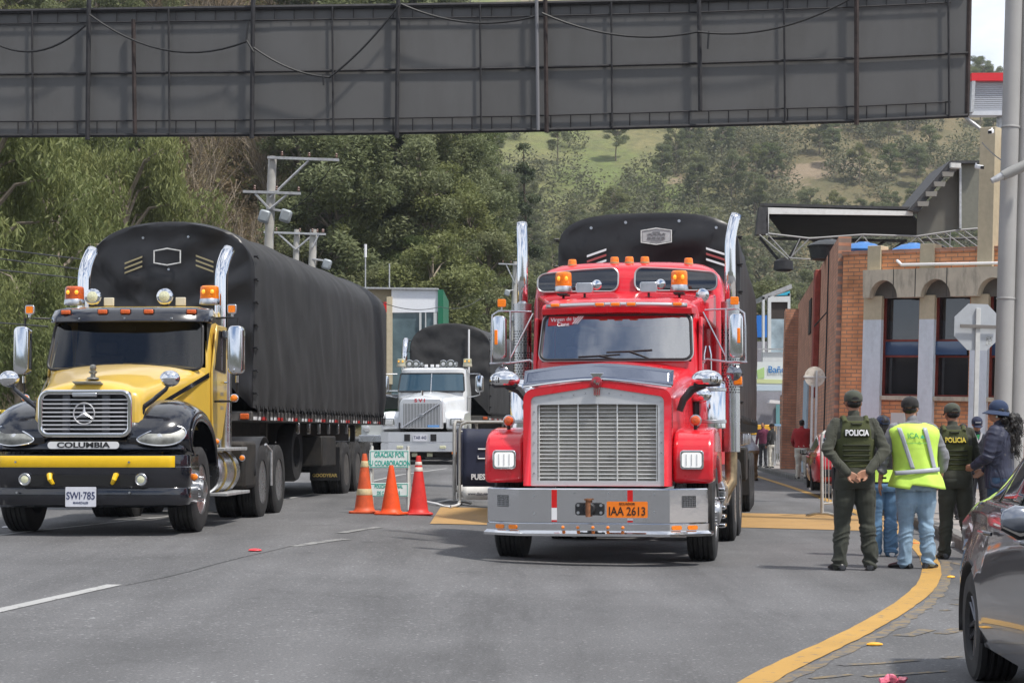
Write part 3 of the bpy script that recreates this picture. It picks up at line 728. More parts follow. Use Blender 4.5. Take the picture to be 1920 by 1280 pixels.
# stacks with heat shields
perf = M('perforated_steel', (.50, .51, .52), .25, 1, rvar=.06)
for sx in (-1, 1):
    x = sx * 1.245; y = 3.28
    stack(red, x, y, 2.6, 3.9 if sx < 0 else 3.96, .062, .08, side=.07 if sx > 0 else -.02)
    m = MB().cyl((0, 0, 1.15), (0, 0, 2.92), .11, n=28); sh = m.build('heat_shield', perf, red, 40, loc=(x, y, 0))
    q = MB()
    for k in range(24):
        z = 1.85 + k * .032
        if 2.36 < z < 2.40: continue
        for j in range(9):
            a = R(-90 - 72 + j * 18 + (9 if k % 2 else 0)); p = Vector((cos(a) * .1105, sin(a) * .1105, z)); d = Vector((cos(a), sin(a), 0))
            q.cyl(p, p + d * .0015, .0085, n=6)
    q.build('shield_holes', M('hole_black', (.004, .004, .004), .9), sh, 0)
    q = MB().tube([(0, 0, 1.2), (0, 0, .95), (0, -.06, .8), (-sx * .1, -.16, .62), (-sx * .25, -.3, .5)], .075, 14); q.build('exhaust_elbow', M('heat_tinted_pipe', (.30, .22, .13), .35, 1, var=.4, vscale=8), sh)
    q = MB().lathe([(.17, 0), (.18, .01), (.18, .5), (.17, .52), (.12, .56), (.001, .57)], n=26); ac = q.build('air_cleaner', chrome, red, loc=(sx * 1.06, 2.25, 1.42))
    for z in (.06, .42): MB().lathe([(.183, z), (.19, z + .005), (.19, z + .035), (.183, z + .04)], n=26).build('clamp_band', chrome2, ac)
    MB().ell((-sx * .10, -.12, .38), (.155, .12, .1), 18, 10).build('air_intake', chrome, ac)
    MB().tube([(-sx * .16, -.1, .3), (-sx * .17, -.1, -.2)], .05, 10).build('intake_hose', blk, ac)
    # main mirror on tubular arms
    mx_, my = sx * 1.36, 2.32
    mh = mirror_head(red, mx_, my, 2.47, .155, .50, .10, chrome)
    q = MB(); q.tube([(-sx * .36, .05, .30), (sx * .02, .0, .31), (sx * .09, 0, .26), (sx * .10, 0, .1), (sx * .10, 0, -.29)], .011, 8)
    q.tube([(-sx * .12, 0, .31), (-sx * .12, 0, -.29)], .011, 8); q.tube([(sx * .12, 0, -.30), (-sx * .1, 0, -.295), (-sx * .34, .05, -.26), (-sx * .40, .05, -.30)], .013, 8)
    q.tube([(-sx * .38, .05, .28), (-sx * .12, 0, -.24)], .009, 8)
    q.build('mirror_bracket', chrome2, mh)
    MB().cbox((-sx * .045 * 0 + (.03 if sx > 0 else -.03), -.107, .0), (.035, .012, .17)).build('mirror_marker', amber, mh, bevel=.008)
    mk = MB().prism(rrect(.095, .09, .015), 'xz', -.02, .02).build('orange_square_lamp', amber, mh, 40, bevel=.006, loc=(-sx * .02, 0, .40)); MB().cyl((0, 0, -.045), (0, 0, -.09), .01).build('lamp_stem', chrome2, mk)
    q = MB().lathe([(.085, 0), (.09, -.02), (.06, -.045), (.001, -.055)], axis='Y', n=20); q.build('convex_mirror', M('convex_back', (.25, .26, .28), .15, .9), mh, loc=(-sx * .03, 0, -.42))
    MB().tube([(-sx * .03, 0, -.30), (-sx * .03, .0, -.44)], .009).build('convex_stem', chrome2, mh)
    if sx > 0: marker(red, sx * 1.36, 2.6, 1.97, .10, .1, amber, 'side_marker_light', chrome2)
# flank: tank, steps, battery box, chassis
for sx in (-1, 1):
    q = MB().cyl((sx * .92, 2.5, .68), (sx * .92, 3.9, .68), .30, n=30); q.build('fuel_tank', chrome2, red, 40, bevel=.02)
    q = MB()
    for z in (.33, .43, .53, .63, .73): q.cbox((sx * 1.12, 2.35, z), (.22, .30, .045))
    q.build('chrome_step', chrome, red, bevel=.01)
    MB().box(sx * 1.04 - .14, sx * 1.04 + .14, 3.95, 4.05, .5, 1.1).build('tank_end_panel', chrome2, red, bevel=.01)
    wheel(red, sx * 1.035, 1.28, .52, .52, .30, chrome2, sx, label=None)
    for ay in (5.45, 6.78):
        wheel(red, sx * 1.06, ay, .51, .51, .27, chrome2, sx, True); wheel(red, sx * .73, ay, .51, .51, .27, chrome2, sx, True, n=20)
q = MB()
for sx in (-1, 1): q.box(sx * .42 - .05, sx * .42 + .05, .6, 7.6, .72, 1.0)
q.box(-.9, .9, 1.22, 1.34, .35, .48); q.cyl((-.9, 5.45, .51), (.9, 5.45, .51), .1); q.cyl((-.9, 6.78, .51), (.9, 6.78, .51), .1); q.box(-.45, .45, .8, 2.3, .5, 1.2)
q.build('chassis', dark, red)
q = MB().cyl((0, 6.1, 1.0), (0, 6.1, 1.12), .5, n=24); q.build('fifth_wheel', dark, red)
# trailer behind
ty = 28.0; tx = (1215 - 960) / FPX * ty
rt = truckroot('cargo_trailer', 'long trailer under black cover with white plaque, coupled behind the red truck', 'trailer', tx, ty, R(8.0))
trailer('', '', '', rt, L=12.0, w=2.5, zb=1.55, zs=3.90, zt=4.42, e=3.1, mat=tarpm, seed=3)
hexplate(rt, .125, -.045, 4.09, .43, .24, True, M('emblem_fill', (.42, .42, .42), .5, var=.2))
sw_, sr_ = whl, M('faded_red', (.35, .07, .07), .6)
stripes(rt, -.84, -.05, 3.81, .27, 1, [sw_, sr_, sw_]); stripes(rt, .81, -.05, 3.81, .27, -1, [sw_, sr_, sw_])
for x, z in ((-.78, 4.22), (-.30, 4.29), (.44, 4.30), (.95, 4.20)): MB().lathe([(.02, 0), (.02, -.02), (.009, -.02), (.009, -.01)], (x, -.035, z), 'Y', 12).build('eyelet', chrome2, rt)
q = MB(); q.box(-1.22, 1.22, .02, .08, 1.22, 1.40); q.build('headboard', M('red_headboard', (.30, .02, .03), .6, var=.3), rt)
# ------------------------------------------------------------ yellow and black bonneted truck
YD = 24.0
yx = (182 - 960) / FPX * YD - .18
YYAW = R(3.8)
yel = truckroot('semi_truck', 'mustard yellow truck with glossy black fenders and black rounded bumper', 'truck', yx, YD, YYAW, None, 1.0, .02)
hw = 1.21
# bumper: rounded plan
def roundplan(hw, dep, r0, n=7, y0=0):
    p = [(-hw, y0 + dep)]
    for k in range(n + 1):
        a = pi + pi / 2 * k / n; p.append((-hw + r0 * 1.0 + r0 * cos(a), y0 + .16 + r0 * .55 * sin(a) + r0 * .55 - .0))
    for k in range(1, 8): x = (-hw + r0) * (1 - 2 * k / 8); p.append((x, y0 + .16 - .06 * (1 - (x / (hw - r0)) ** 2)))
    for k in range(n + 1):
        a = -pi / 2 + pi / 2 * k / n; p.append((hw - r0 + r0 * cos(a), y0 + .16 + r0 * .55 * sin(a) + r0 * .55))
    p.append((hw, y0 + dep)); return p
pl = roundplan(hw, .85, .36)
yb = facetshell(pl, [(-.10, .945), (-.005, .945), (.0, .93), (.0, .81), (.012, .80), (.012, .60), (.0, .58), (-.01, .56), (.0, .545), (.004, .41), (-.02, .36), (-.09, .33)], 'bumper', blkp, yel, .012, 40)
pls = [p for p in pl if abs(p[0]) < 1.12 and p[1] < .42]
facetshell(pls, [(.008, .935), (.012, .925), (.012, .79), (.008, .785)], 'yellow_bumper_band', yelb, yel, .01, 40)
q = MB().prism(rrect(1.36, .13, .06), 'xz', .082, .10); q.build('bumper_slot', M('slot_black', (.006, .006, .006), .6), yel, 0, loc=(0, 0, .65))
for x, z in ((-.82, .865), (.55, .865), (-.80, .505), (.56, .505)): MB().cyl((x, .105 if z > .6 else .11, z), (x, .085, z), .014, n=8).build('bumper_bolt', chrome2, yb)
for sx in (-1, 1):
    o = MB().lathe([(.075, .02), (.075, -.02), (.066, -.03), (.06, -.022)], axis='Y', n=20).build('fog_lamp', chrome2, yel, loc=(sx * .70, .09, .66)); MB().lathe([(.062, -.015), (.04, -.024), (.001, -.027)], axis='Y', n=20).build('fog_lens', M('cream_lens', (.62, .62, .42), .25, coat=.7, var=.25, vscale=40), o)
    q = MB().tube([(sx * .40, .15, .71), (sx * .40, .06, .71), (sx * .385, .04, .66), (sx * .36, .06, .615), (sx * .355, .08, .61)], [.03, .034, .03, .024, .018], 8); q.build('tow_hook', yelb, yel)
plate(yel, -.02, .072, .455, .37, .235, 'SWI·785', M('white_plate', (.62, .63, .68), .45, var=.08), M('plate_blue_ink', (.02, .03, .10), .5), .125, 'MANIZALES', .80, .01)
# valance / front fascia
q = MB(); q.loft([[(x, y, z) for x, y in roundplan(w_, .5, .34, y0=y0)] for z, w_, y0 in ((.99, 1.14, .09), (1.02, 1.15, .07), (1.12, 1.12, .10), (1.17, 1.0, .16))], cap=False, closed=False)
q.build('front_fascia', blkp, yel, 50, solid=.012)
# fenders: big rounded
def fender_pt(u, v, sx):
    # u along side profile front to rear, v from inner to outer
    prof = [(.25, 1.02), (.20, 1.10), (.22, 1.22), (.32, 1.36), (.52, 1.50), (.80, 1.59), (1.10, 1.60), (1.42, 1.54), (1.70, 1.40), (1.90, 1.20), (2.0, 1.0), (2.03, .80)]
    t = u * (len(prof) - 1); i = min(int(t), len(prof) - 2); f = t - i
    p0 = prof[max(i - 1, 0)]; p1 = prof[i]; p2 = prof[i + 1]; p3 = prof[min(i + 2, len(prof) - 1)]
    def cr(a, b, c, d): return .5 * (2 * b + (c - a) * f + (2 * a - 5 * b + 4 * c - d) * f * f + (3 * b - a - 3 * c + d) * f ** 3)
    y = cr(p0[0], p1[0], p2[0], p3[0]); z = cr(p0[1], p1[1], p2[1], p3[1])
    cx, cz = 1.12, .78
    x = .50 + .73 * v
    k = (max(0, v - .45) / .55) ** 2.6     # round over to the outer edge
    x = .50 + .71 * sin(min(1, v) * pi / 2 * 1.0) if v > .999 else x
    sh = 1 - .20 * k
    y2 = cx + (y - cx) * (1 - .06 * k); z2 = cz + (z - cz) * sh
    plan = .30 * max(0, (v - .35) / .65) ** 2 * max(0, 1 - u * 2.4)
    return (sx * min(x, 1.225), y2 + plan, z2 + .02 * (1 - v))
for sx in (-1, 1):
    q = MB().grid(lambda u, v: fender_pt(u, v, sx), 34, 16)
    n0 = len(q.v)
    # outer lip
    rim = [fender_pt(i / 34, 1, sx) for i in range(35)]
    q.grid(lambda u, v: (lambda p: (p[0] + sx * .012 * sin(v * pi), 1.12 + (p[1] - 1.12) * (1 - .10 * v), .52 + (p[2] - .52) * (1 - .10 * v)))(rim[int(round(u * 34))]), 34, 3)
    q.build('fender', blkp, yel, 60, solid=.012)
    # headlight: almond
    def hl(t, r):   # outline in (x,z)
        a = 2 * pi * t; c, s_ = cos(a), sin(a)
        x = .90 + .27 * c * r; z = 1.165 + (.105 * s_ * (1 + .35 * c) + .035 * c) * r
        return x, z
    def hly(x, z): return .20 + .50 * max(0, x - .72) ** 1.5 + .55 * max(0, z - 1.14)
    q = MB(); q.loft([[(sx * hl(k / 36, rr_)[0], hly(*hl(k / 36, rr_)) - .030 - .022 * (1 - rr_ ** 2) , hl(k / 36, rr_)[1]) for k in range(36)] for rr_ in (.05, .3, .55, .75, .92, 1.0)]); h_ = q.build('headlight', lensd, yel, 60)
    MB().tube([(sx * hl(k / 36, 1.02)[0], hly(*hl(k / 36, 1)) - .035, hl(k / 36, 1.02)[1]) for k in range(37)], .009, 7, False).build('chrome_rim', chrome, h_)
    for dx, r_ in ((-.05, .04),):
        MB().lathe([(r_, -.0), (r_ * .9, -.012), (.001, -.02)], axis='Y', n=16).build('reflector_bowl', lens, h_, loc=(sx * (.93 + dx), hly(.93 + dx, 1.16) - .03, 1.165))
    # hood mirrors
    q = MB(); q.ell((0, 0, 0), (.125, .09, .10), 18, 11); hm = q.build('hood_mirror', chrome, yel, 60, loc=(sx * .98, .32, 1.86))
    q = MB().tube([(-sx * .02, .04, -.06), (-sx * .06, .04, -.13), (-sx * .22, .04, -.26), (-sx * .33, .04, -.34), (-sx * .37, .04, -.46)], [.02, .025, .03, .034, .04], 8); q.build('mirror_arm', blkp, hm)
# grille
gx, gzc = 0, 1.44
def gout(w, h, r=.12): return [(a, b + gzc) for a, b in rrect(w, h, r, 6)]
A = gout(1.14, .57, .13); B = gout(1.02, .45, .07)
gr = ringframe(A, B, .12, .30).build('grille', chrome, yel, 60, bevel=.02, seg=3)
MB().prism(B, 'xz', .25, .27).build('grille_back', M('grille_dark', (.03, .03, .032), .6), gr, 0)
q = MB()
for k in range(8): z = gzc - .185 + k * .05; q.cbox((0, .165, z), (1.03, .03, .017))
q.build('grille_bars', M('silver_bar', (.62, .62, .64), .3, .55), gr, bevel=.004)
for x in (-.24, .24): MB().cbox((x, .20, gzc), (.09, .03, .44)).build('grille_post', M('post_grey', (.12, .12, .13), .3, .8), gr)
q = MB(); q.cbox((0, .125, gzc + .225), (.30, .04, .05)); q.build('grille_top_badge', chrome2, gr, bevel=.012)
q = MB(); q.lathe([(.118, -.008), (.126, -.02), (.134, -.008), (.126, .0)], axis='Y', n=40, close=True); st = q.build('star_emblem', M('silver_bar', ()), gr, loc=(0, .11, gzc))
q = MB()
for k in range(3):
    a = pi / 2 + k * 2 * pi / 3; b = a + pi / 3; c_ = a - pi / 3
    q.add([(0, -.022, 0), (.125 * cos(a), -.01, .125 * sin(a)), (.022 * cos(b), -.006, .022 * sin(b)), (.022 * cos(c_), -.006, .022 * sin(c_))], [(0, 2, 1), (0, 1, 3)])
q.build('star_points', M('silver_bar', ()), st, 0)
ns = MB().prism(rrect(.86, .085, .04, 5), 'xz', -.015, 0).build('name_plate', M('nameplate_white', (.66, .66, .66), .4), yel, 30, loc=(-.0, .095, 1.065))
t = text('COLUMBIA', .088, .035, 1.45); t.map(lambda a, b, c: (a, b - .018, c)); t.build('plate_lettering', blk, ns, 0)
# hood
def yh(y, hwf, zc, za, zb): return hoodring(y, hwf, zc, za, zb)
m = MB(); m.loft([yh(.275, .60, 1.68, 1.76, 1.2), yh(.31, .645, 1.72, 1.80, 1.2), yh(.55, .68, 1.77, 1.865, 1.2), yh(1.0, .75, 1.85, 1.95, 1.2), yh(1.5, .86, 1.95, 2.04, 1.25), yh(2.0, 1.0, 2.03, 2.10, 1.25), yh(2.2, 1.04, 2.05, 2.12, 1.2)])
m.build('hood', yelp, yel, 50)
q = MB().lathe([(.075, 0), (.07, .015), (.03, .03), (.03, .06), (.05, .075), (.05, .09), (.03, .10), (.042, .13), (.035, .165), (.015, .175), (.001, .178)], n=16); q.build('hood_ornament', M('pewter', (.28, .27, .24), .3, .8, var=.3, vscale=40), yel, loc=(0, .48, 1.86))
MB().cbox((0, .26, 1.805), (.34, .16, .012), (-.2, 0, 0)).build('hood_patch', M('patch_grey', (.24, .235, .2), .6, var=.2), yel)
for sx in (-1, 1):
    q = MB(); q.add([(sx * .79, .85, 1.62), (sx * .80, .85, 1.57), (sx * 1.052, 2.2, 1.93), (sx * 1.045, 2.2, 1.99)], [(0, 1, 2, 3)]); q.build('black_body_stripe', blkp, yel, 0, solid=.006)
# cab
def yring(z, a, y0, y1, e=6, n=44): return superring(0, (y0 + y1) / 2, z, a, (y1 - y0) / 2, n, e)
m = MB(); m.loft([yring(.95, 1.0, 2.05, 3.2), yring(1.3, 1.06, 2.0, 3.2), yring(1.9, 1.07, 2.02, 3.2), yring(2.05, 1.065, 2.06, 3.2), yring(2.40, 1.03, 2.22, 3.2), yring(2.66, 1.0, 2.34, 3.2), yring(2.78, .98, 2.38, 3.2), yring(2.84, .93, 2.42, 3.15), yring(2.87, .8, 2.6, 3.05)])
cabo = m.build('cab', yelp, yel, 50); cab_interior(yel, cabo, .98, 2.055, 2.66, 2.06, 3.12, M('brown_seat', (.06, .045, .035), .9), M('dark_dash', (.02, .02, .02), .7), .48)
def wy(u, v, off=0):
    x = (u - .5) * 2 * (1.01 - .05 * v); return (x, 1.955 + .03 * abs(2 * u - 1) ** 4 + .24 * v - off - .03 + .02 * (2 * u - 1) ** 2, 2.02 + .63 * v)
rr = dens(rr_asp(2.02, .62, .09)); w_ = roundpanel(lambda u, v: wy(u, v, .03)).build('windscreen', glassy, yel, 80)
MB().tube([wy(.5 + a, .5 + b, .03) for a, b in rr] + [wy(.5 + rr[0][0], .5 + rr[0][1], .03)], .018, 6, False).build('windscreen_seal', blk, w_)
MB().box(-.006, .006, 1.93, 1.95, 2.06, 2.07).xf(Matrix.Identity(4)).build('centre_seam', blk, w_)
for x0 in (-.62, .1):
    MB().tube([(x0, 1.955, 2.09), (x0 + .3, 1.93, 2.08), (x0 + .6, 1.95, 2.10)], .009, 5).build('wiper', blk, yel)
q = MB(); q.loft([[(x * k, yy + dy, z) for x, yy in ((-1.04, 2.5), (-1.03, 2.28), (-.9, 2.12), (-.45, 2.04), (0, 2.02), (.45, 2.04), (.9, 2.12), (1.03, 2.28), (1.04, 2.5))] for z, dy, k in ((2.635, -.10, 1), (2.72, -.06, 1.0), (2.80, .02, .99), (2.835, .14, .96))])
q.build('sun_visor', blkp, yel, 50, bevel=.012)
for x in (-.80, -.30, 0, .30, .84): marker(yel, x, 1.985 + .12 * x * x, 2.765, .125, .055, amberd, 'roof_marker_light', blk)
for x in (-.6, 0, .6): MB().cyl((x, 1.99 + .1 * x * x, 2.68), (x, 1.93 + .1 * x * x, 2.68), .012, n=8).build('visor_screw', chrome2, yel)
for x, mt in ((-.88, amberd), (.93, amber)): beacon(yel, x, 2.72, 2.90, .125, .17, mt, chrome2, .075)
for x in (-.60, .36):
    o = MB().lathe([(.09, .06), (.112, .01), (.105, -.02), (.09, -.03)], axis='Y', n=22).build('roof_lamp', chrome, yel, loc=(x, 2.6, 3.0)); MB().lathe([(.095, -.02), (.06, -.035), (.001, -.045)], axis='Y', n=22).build('lamp_lens', M('cream_lens', ()), o)
    MB().cbox((.19, .1, -.06), (.13, .05, .11)).build('cream_box', M('cream_paint', (.55, .52, .42), .6), o, bevel=.008)
    MB().cbox((0, .03, -.11), (.09, .09, .04)).build('lamp_foot', blk, o)
for sx in (-1, 1):
    dr = MB().prism([(2.26, 1.25), (2.22, 2.0), (2.50, 2.62), (3.08, 2.62), (3.13, 2.5), (3.13, 1.6), (2.85, 1.15), (2.5, 1.02)], 'yz', sx * 1.058, sx * 1.085).build('door', yelp, yel, bevel=.012)
    dr.rotation_euler = (0, 0, 0)
    MB().prism([(2.36, 2.03), (2.58, 2.55), (2.98, 2.55), (3.02, 2.50), (3.02, 2.0)], 'yz', sx * 1.086, sx * 1.092).build('door_window', M('open_window_dark', (.012, .010, .008), .3), dr, 0)
    MB().prism([(2.72, 2.56), (3.06, 2.56), (3.10, 2.44), (2.68, 2.46)], 'yz', sx * 1.093, sx * 1.15).build('window_visor', blkp, dr, bevel=.01)
    MB().cyl((sx * 1.094, 2.74, 2.03), (sx * 1.094, 2.74, 2.55), .014, n=8).build('quarter_window_post', chrome2, dr)
    MB().tube([(sx * 1.09, 2.9, 1.88), (sx * 1.12, 2.93, 1.88), (sx * 1.12, 3.02, 1.88), (sx * 1.09, 3.06, 1.88)], .012).build('door_handle', chrome, dr)
    q = MB()
    for k in range(3):
        t = text(('SWI785', 'MANIZALES', 'CARGA')[k], .07, .01, .9); t.map(lambda a, b, c: (sx * 1.087, 2.8 + sx * a, 1.72 - .09 * k + c)); q.add(t.v, t.f)
    q.build('door_lettering', M('letter_pale', (.35, .4, .5), .5), dr, 0)
    # stacks and mirrors
    stack(yel, sx * .94, 3.40, 1.2, 3.70, .085, .22, chrome, up=.42, side=.05)
    hx, hy = sx * 1.40, 2.25
    mh = mirror_head(yel, hx, hy, 2.28, .20, .62, .16, chrome, face=mirg)
    q = MB(); q.tube([(-sx * .30, .12, .42), (-sx * .18, .04, .42), (0, .02, .42), (0, .02, -.62), (-sx * .10, .04, -.66), (-sx * .33, .1, -.66)], .013, 8)
    q.build('mirror_bracket', blk, mh)
    mk = MB().prism(rrect(.12, .12, .02), 'xz', -.03, .02).build('square_marker', chrome2, mh, 40, bevel=.008, loc=(-sx * .07, 0, .53)); MB().prism(rrect(.09, .09, .015), 'xz', -.036, -.031).build('orange_lens', amber, mk, 0)
    MB().cyl((0, 0, -.1), (0, 0, -.06), .02).build('lamp_stem', chrome, mk)
    MB().cyl((0, 0, -.33), (0, 0, -.42), .022).build('mirror_nut', chrome, mh)
    b = marker(yel, hx - sx * .03, 2.22, 1.66, .09, .09, amber, 'teardrop_lamp', chrome, True, .05)
    b = marker(yel, sx * 1.235, .55, .68, .085, .085, amber, 'bumper_side_lamp', chrome, True, .04)
    for yy, zz, x_ in ((2.15, 1.10, 1.16), (2.3, .93, 1.08), (3.1, .88, 1.30)): marker(yel, sx * x_, yy, zz, .07, .07, amber, 'side_lamp', chrome2, True, .04)
    # flank
    q = MB().cyl((sx * .88, 2.35, .70), (sx * .88, 3.55, .70), .31, n=30); tk = q.build('fuel_tank', chrome2, yel, 40, bevel=.03)
    q = MB()
    for yy in (2.6, 3.2): q.lathe([(.315, yy - .03), (.322, yy - .03), (.322, yy + .03), (.315, yy + .03)], (sx * .88, 0, .70), 'Y', 30)
    q.build('tank_strap', M('yellowed_strap', (.30, .22, .06), .6, var=.3), tk)
    for zz, ww in ((1.0, .20), (.42, .28)):
        q = MB(); q.box(sx * 1.14 - ww / 2, sx * 1.14 + ww / 2, 2.25, 3.75, zz - .02, zz + .02); q.build('step_board', galv, yel, bevel=.006)
    MB().box(sx * .92 - .28, sx * .92 + .28, 3.8, 4.6, .45, 1.10).build('battery_box', dark, yel, bevel=.05)
    MB().cyl((sx * 1.02, 3.36, .9), (sx * 1.02, 3.36, 2.2), .08).build('exhaust_pipe', chrome2, yel)
    wheel(yel, sx * 1.03, 1.14, .52, .52, .33, chrome2, sx)
    for ay in (5.1, 6.4):
        wheel(yel, sx * 1.06, ay, .52, .52, .28, chrome2, sx, True); wheel(yel, sx * .73, ay, .52, .52, .28, chrome2, sx, True, n=20)
    q = MB(); q.tube([(sx * 1.15, 5.55, 1.05), (sx * 1.2, 5.75, .95), (sx * 1.2, 5.75, .45)], .02); q.build('mudguard_stay', galv, yel)
    MB().grid(lambda u, v: (sx * (.70 + .52 * v), 5.1 + .64 * cos(pi * (.95 - u * .62)), .52 + .64 * sin(pi * (.95 - u * .62))), 12, 2).build('rear_mudguard', blk, yel, 60, solid=.012)
q = MB()
for sx in (-1, 1): q.box(sx * .42 - .05, sx * .42 + .05, .4, 7.2, .72, 1.0)
q.box(-.9, .9, 1.08, 1.2, .35, .48); q.cyl((-.9, 5.1, .52), (.9, 5.1, .52), .1); q.cyl((-.9, 6.4, .52), (.9, 6.4, .52), .1); q.box(-.45, .45, .6, 2.3, .42, 1.2)
q.build('chassis', dark, yel)
MB().box(-.35, .75, .35, .5, .36, .45).build('rusty_crossmember', M('dull_rust', (.07, .035, .02), .8, var=.4), yel)
MB().cyl((0, 5.8, 1.0), (0, 5.8, 1.15), .5, n=24).build('fifth_wheel', dark, yel)
yd = 30.6; tx = (316 - 960) / FPX * yd
yt = truckroot('cargo_trailer', 'long trailer under worn grey-black cover with empty hexagon outline, coupled behind the yellow truck', 'trailer', tx, yd, R(5.7))
trailer('', '', '', yt, L=12.4, w=2.6, zb=1.53, zs=3.66, zt=4.38, e=2.25, mat=tarpg, seed=11, axles=(8.0, 9.25, 10.5))
hexplate(yt, -.02, -.05, 3.84, .42, .27, True, None)
t = text('GOODYEAR', .085, .03, 1.0); t.map(lambda a, b, c: (.98 + a, 7.305 + b, .40 + c)); t.build('mudflap_lettering', M('gold_print', (.40, .30, .10), .6), yt, 0)
kh = M('khaki_tape', (.30, .26, .15), .6)
stripes(yt, -.68, -.05, 3.73, .27, 1, [kh, kh, kh], .10, .072, .026); stripes(yt, .42, -.05, 3.74, .27, -1, [kh, kh, kh], .10, .072, .026)
for x, z in ((-.40, 4.13), (.30, 4.14), (.0, 3.65)): MB().lathe([(.018, 0), (.018, -.02), (.008, -.02), (.008, -.01)], (x, -.035, z), 'Y', 12).build('eyelet', chrome2, yt)
# ------------------------------------------------------------ white truck further up the road
wd = 58.0
wt = truckroot('semi_truck', 'white truck with chrome bumper and slanted-bar grille, waiting far up the road', 'truck', (790 - 960) / FPX * wd, wd, R(6.0))
wb = facetshell([(-1.2, .6), (-1.2, .2), (-.95, .02), (.95, .02), (1.2, .2), (1.2, .6)], [(-.1, .93), (0, .93), (0, .66), (-.03, .65), (-.03, .62), (0, .61), (0, .38), (-.05, .36)], 'bumper', M('bright_chrome', (.85, .86, .88), .32, .8), wt, .01, 25)
q = MB(); q.box(-1.0, 1.0, .3, .4, .2, .5); q.build('lower_valance', dark, wt)
plate(wt, -.03, -.01, .77, .40, .20, 'TAB 443', M('white_plate', ()), M('plate_blue_ink', ()), .13, None, .8)
for sx in (-1, 1):
    MB().cbox((sx * .38 - .03, .01, .77), (.17, .04, .2)).build('tow_eye', blk, wt, bevel=.01)
    MB().cbox((sx * .62, .0, .5), (.18, .03, .08)).build('square_lamp', M('cream_lens', ()), wt, bevel=.01)
    for k in (0, 1): MB().cbox((sx * (.94 + .16 * k), .05 + .12 * k, .33), (.14, .03, .07), (0, 0, sx * .6)).build('orange_marker_light', amber, wt, bevel=.01)
    MB().cbox((sx * .22, .2, .28), (.16, .03, .1)).build('hanging_reflector', M('cream_lens', ()), wt)
    hl = MB().cbox((sx * .97, .22, 1.22), (.36, .12, .22)).build('headlight', chrome, wt, bevel=.02); MB().cbox((sx * .97, .15, 1.22), (.24, .02, .14)).build('headlamp_lens', lens, hl, bevel=.01)
    MB().prism([(.2, 1.02), (.18, 1.35), (.4, 1.5), (1.6, 1.55), (2.0, 1.2), (2.0, .9)] + [(1.2 + .62 * cos(R(k)), .52 + .6 * sin(R(k))) for k in range(30, 151, 15)] + [(.55, .95)], 'yz', sx * .68 if sx > 0 else -1.2, 1.2 if sx > 0 else -.68).build('fender', whtp, wt, bevel=.05, seg=3)
    wheel(wt, sx * 1.02, 1.2, .51, .51, .3, chrome2, sx, n=24)
    for ay in (5.2, 6.5): wheel(wt, sx * 1.02, ay, .51, .51, .3, chrome2, sx, True, n=20)
    MB().box(sx * 1.0 - .2, sx * 1.0 + .2, 2.4, 3.6, .45, .95).build('fuel_tank', chrome2, wt, bevel=.06)
    b = beacon(wt, sx * 1.0, 2.6, 2.88, .13, .16, M('dull_lens', (.42, .42, .30), .4), M('dull_base', (.4, .38, .3), .5), .08)
    mh = mirror_head(wt, sx * 1.42, 2.2, 2.36, .24, .50, .14, chrome)
    MB().tube([(-sx * .35, .1, .3), (0, 0, .3), (0, 0, -.33), (-sx * .35, .1, -.4)], .02).build('mirror_bracket', chrome2, mh)
    MB().cbox((sx * .9, 1.0, 1.42), (.36, .6, .1)).build('grey_stripe', grey, wt)
MB().prism([(-.62, 1.03), (.62, 1.03), (.62, 1.8), (.55, 1.9), (-.55, 1.9), (-.62, 1.8)], 'xz', .05, .3).build('grille_frame', M('bright_chrome', ()), wt, bevel=.03)
gq = MB().box(-.54, .54, .035, .05, 1.06, 1.75).build('grille', M('grille_grey', (.16, .16, .16), .5), wt)
q = MB()
for k in range(26): x = -.53 + k * .0425; q.box(x - .009, x + .009, .015, .035, 1.06, 1.75)
q.build('grille_bars', M('bright_chrome', ()), gq)
q = MB(); q.tube([(-.52, .0, 1.08), (.52, .0, 1.73)], .022); q.build('slanted_bar', chrome2, gq)
MB().cbox((0, -.01, 1.40), (.16, .03, .09)).build('badge', chrome2, gq, bevel=.01)
t = text('S V I', .13, .04, 1.3); t.map(lambda a, b, c: (a - .05, .04 + b, 1.83 + c)); t.build('red_lettering', M('faded_red_paint', (.5, .03, .05), .5), wt, 0)
MB().cbox((.35, .02, 1.10), (.34, .02, .06)).build('blue_sticker', M('sky_blue', (.15, .35, .7), .5), wt)
m = MB(); m.loft([hoodring(*h) for h in ((.16, .66, 1.86, 1.98, 1.2), (.5, .70, 1.92, 2.05, 1.2), (1.4, .86, 1.97, 2.10, 1.2), (2.0, 1.0, 2.0, 2.14, 1.2))]); m.build('hood', whtp, wt, 50)
MB().cyl((0, .2, 1.98), (0, .2, 2.12), .03).build('hood_ornament', chrome, wt)
m = MB(); m.loft([yring(z, a, y0, 3.6) for z, a, y0 in ((1.0, 1.02, 1.95), (2.1, 1.04, 1.93), (2.66, .98, 2.15), (2.78, .97, 2.14), (2.84, .9, 2.3), (2.86, .7, 2.5))]); m.build('cab', whtp, wt, 50)
def ww(u, v, off=0): x = (u - .5) * 2 * (.99 - .05 * v); return (x, 1.90 + .10 * abs(2 * u - 1) ** 4 + .2 * v - off, 2.13 + .54 * v)
rr = dens(rr_asp(1.95, .54, .05)); w_ = roundpanel(lambda u, v: ww(u, v, .03)).build('windscreen', M('blue_tinted_windscreen', (.03, .07, .10), .05, .3, coat=1), wt, 80)
MB().tube([ww(.5 + a, .5 + b, .03) for a, b in rr], .022, 6, False).build('windscreen_seal', blk, w_)
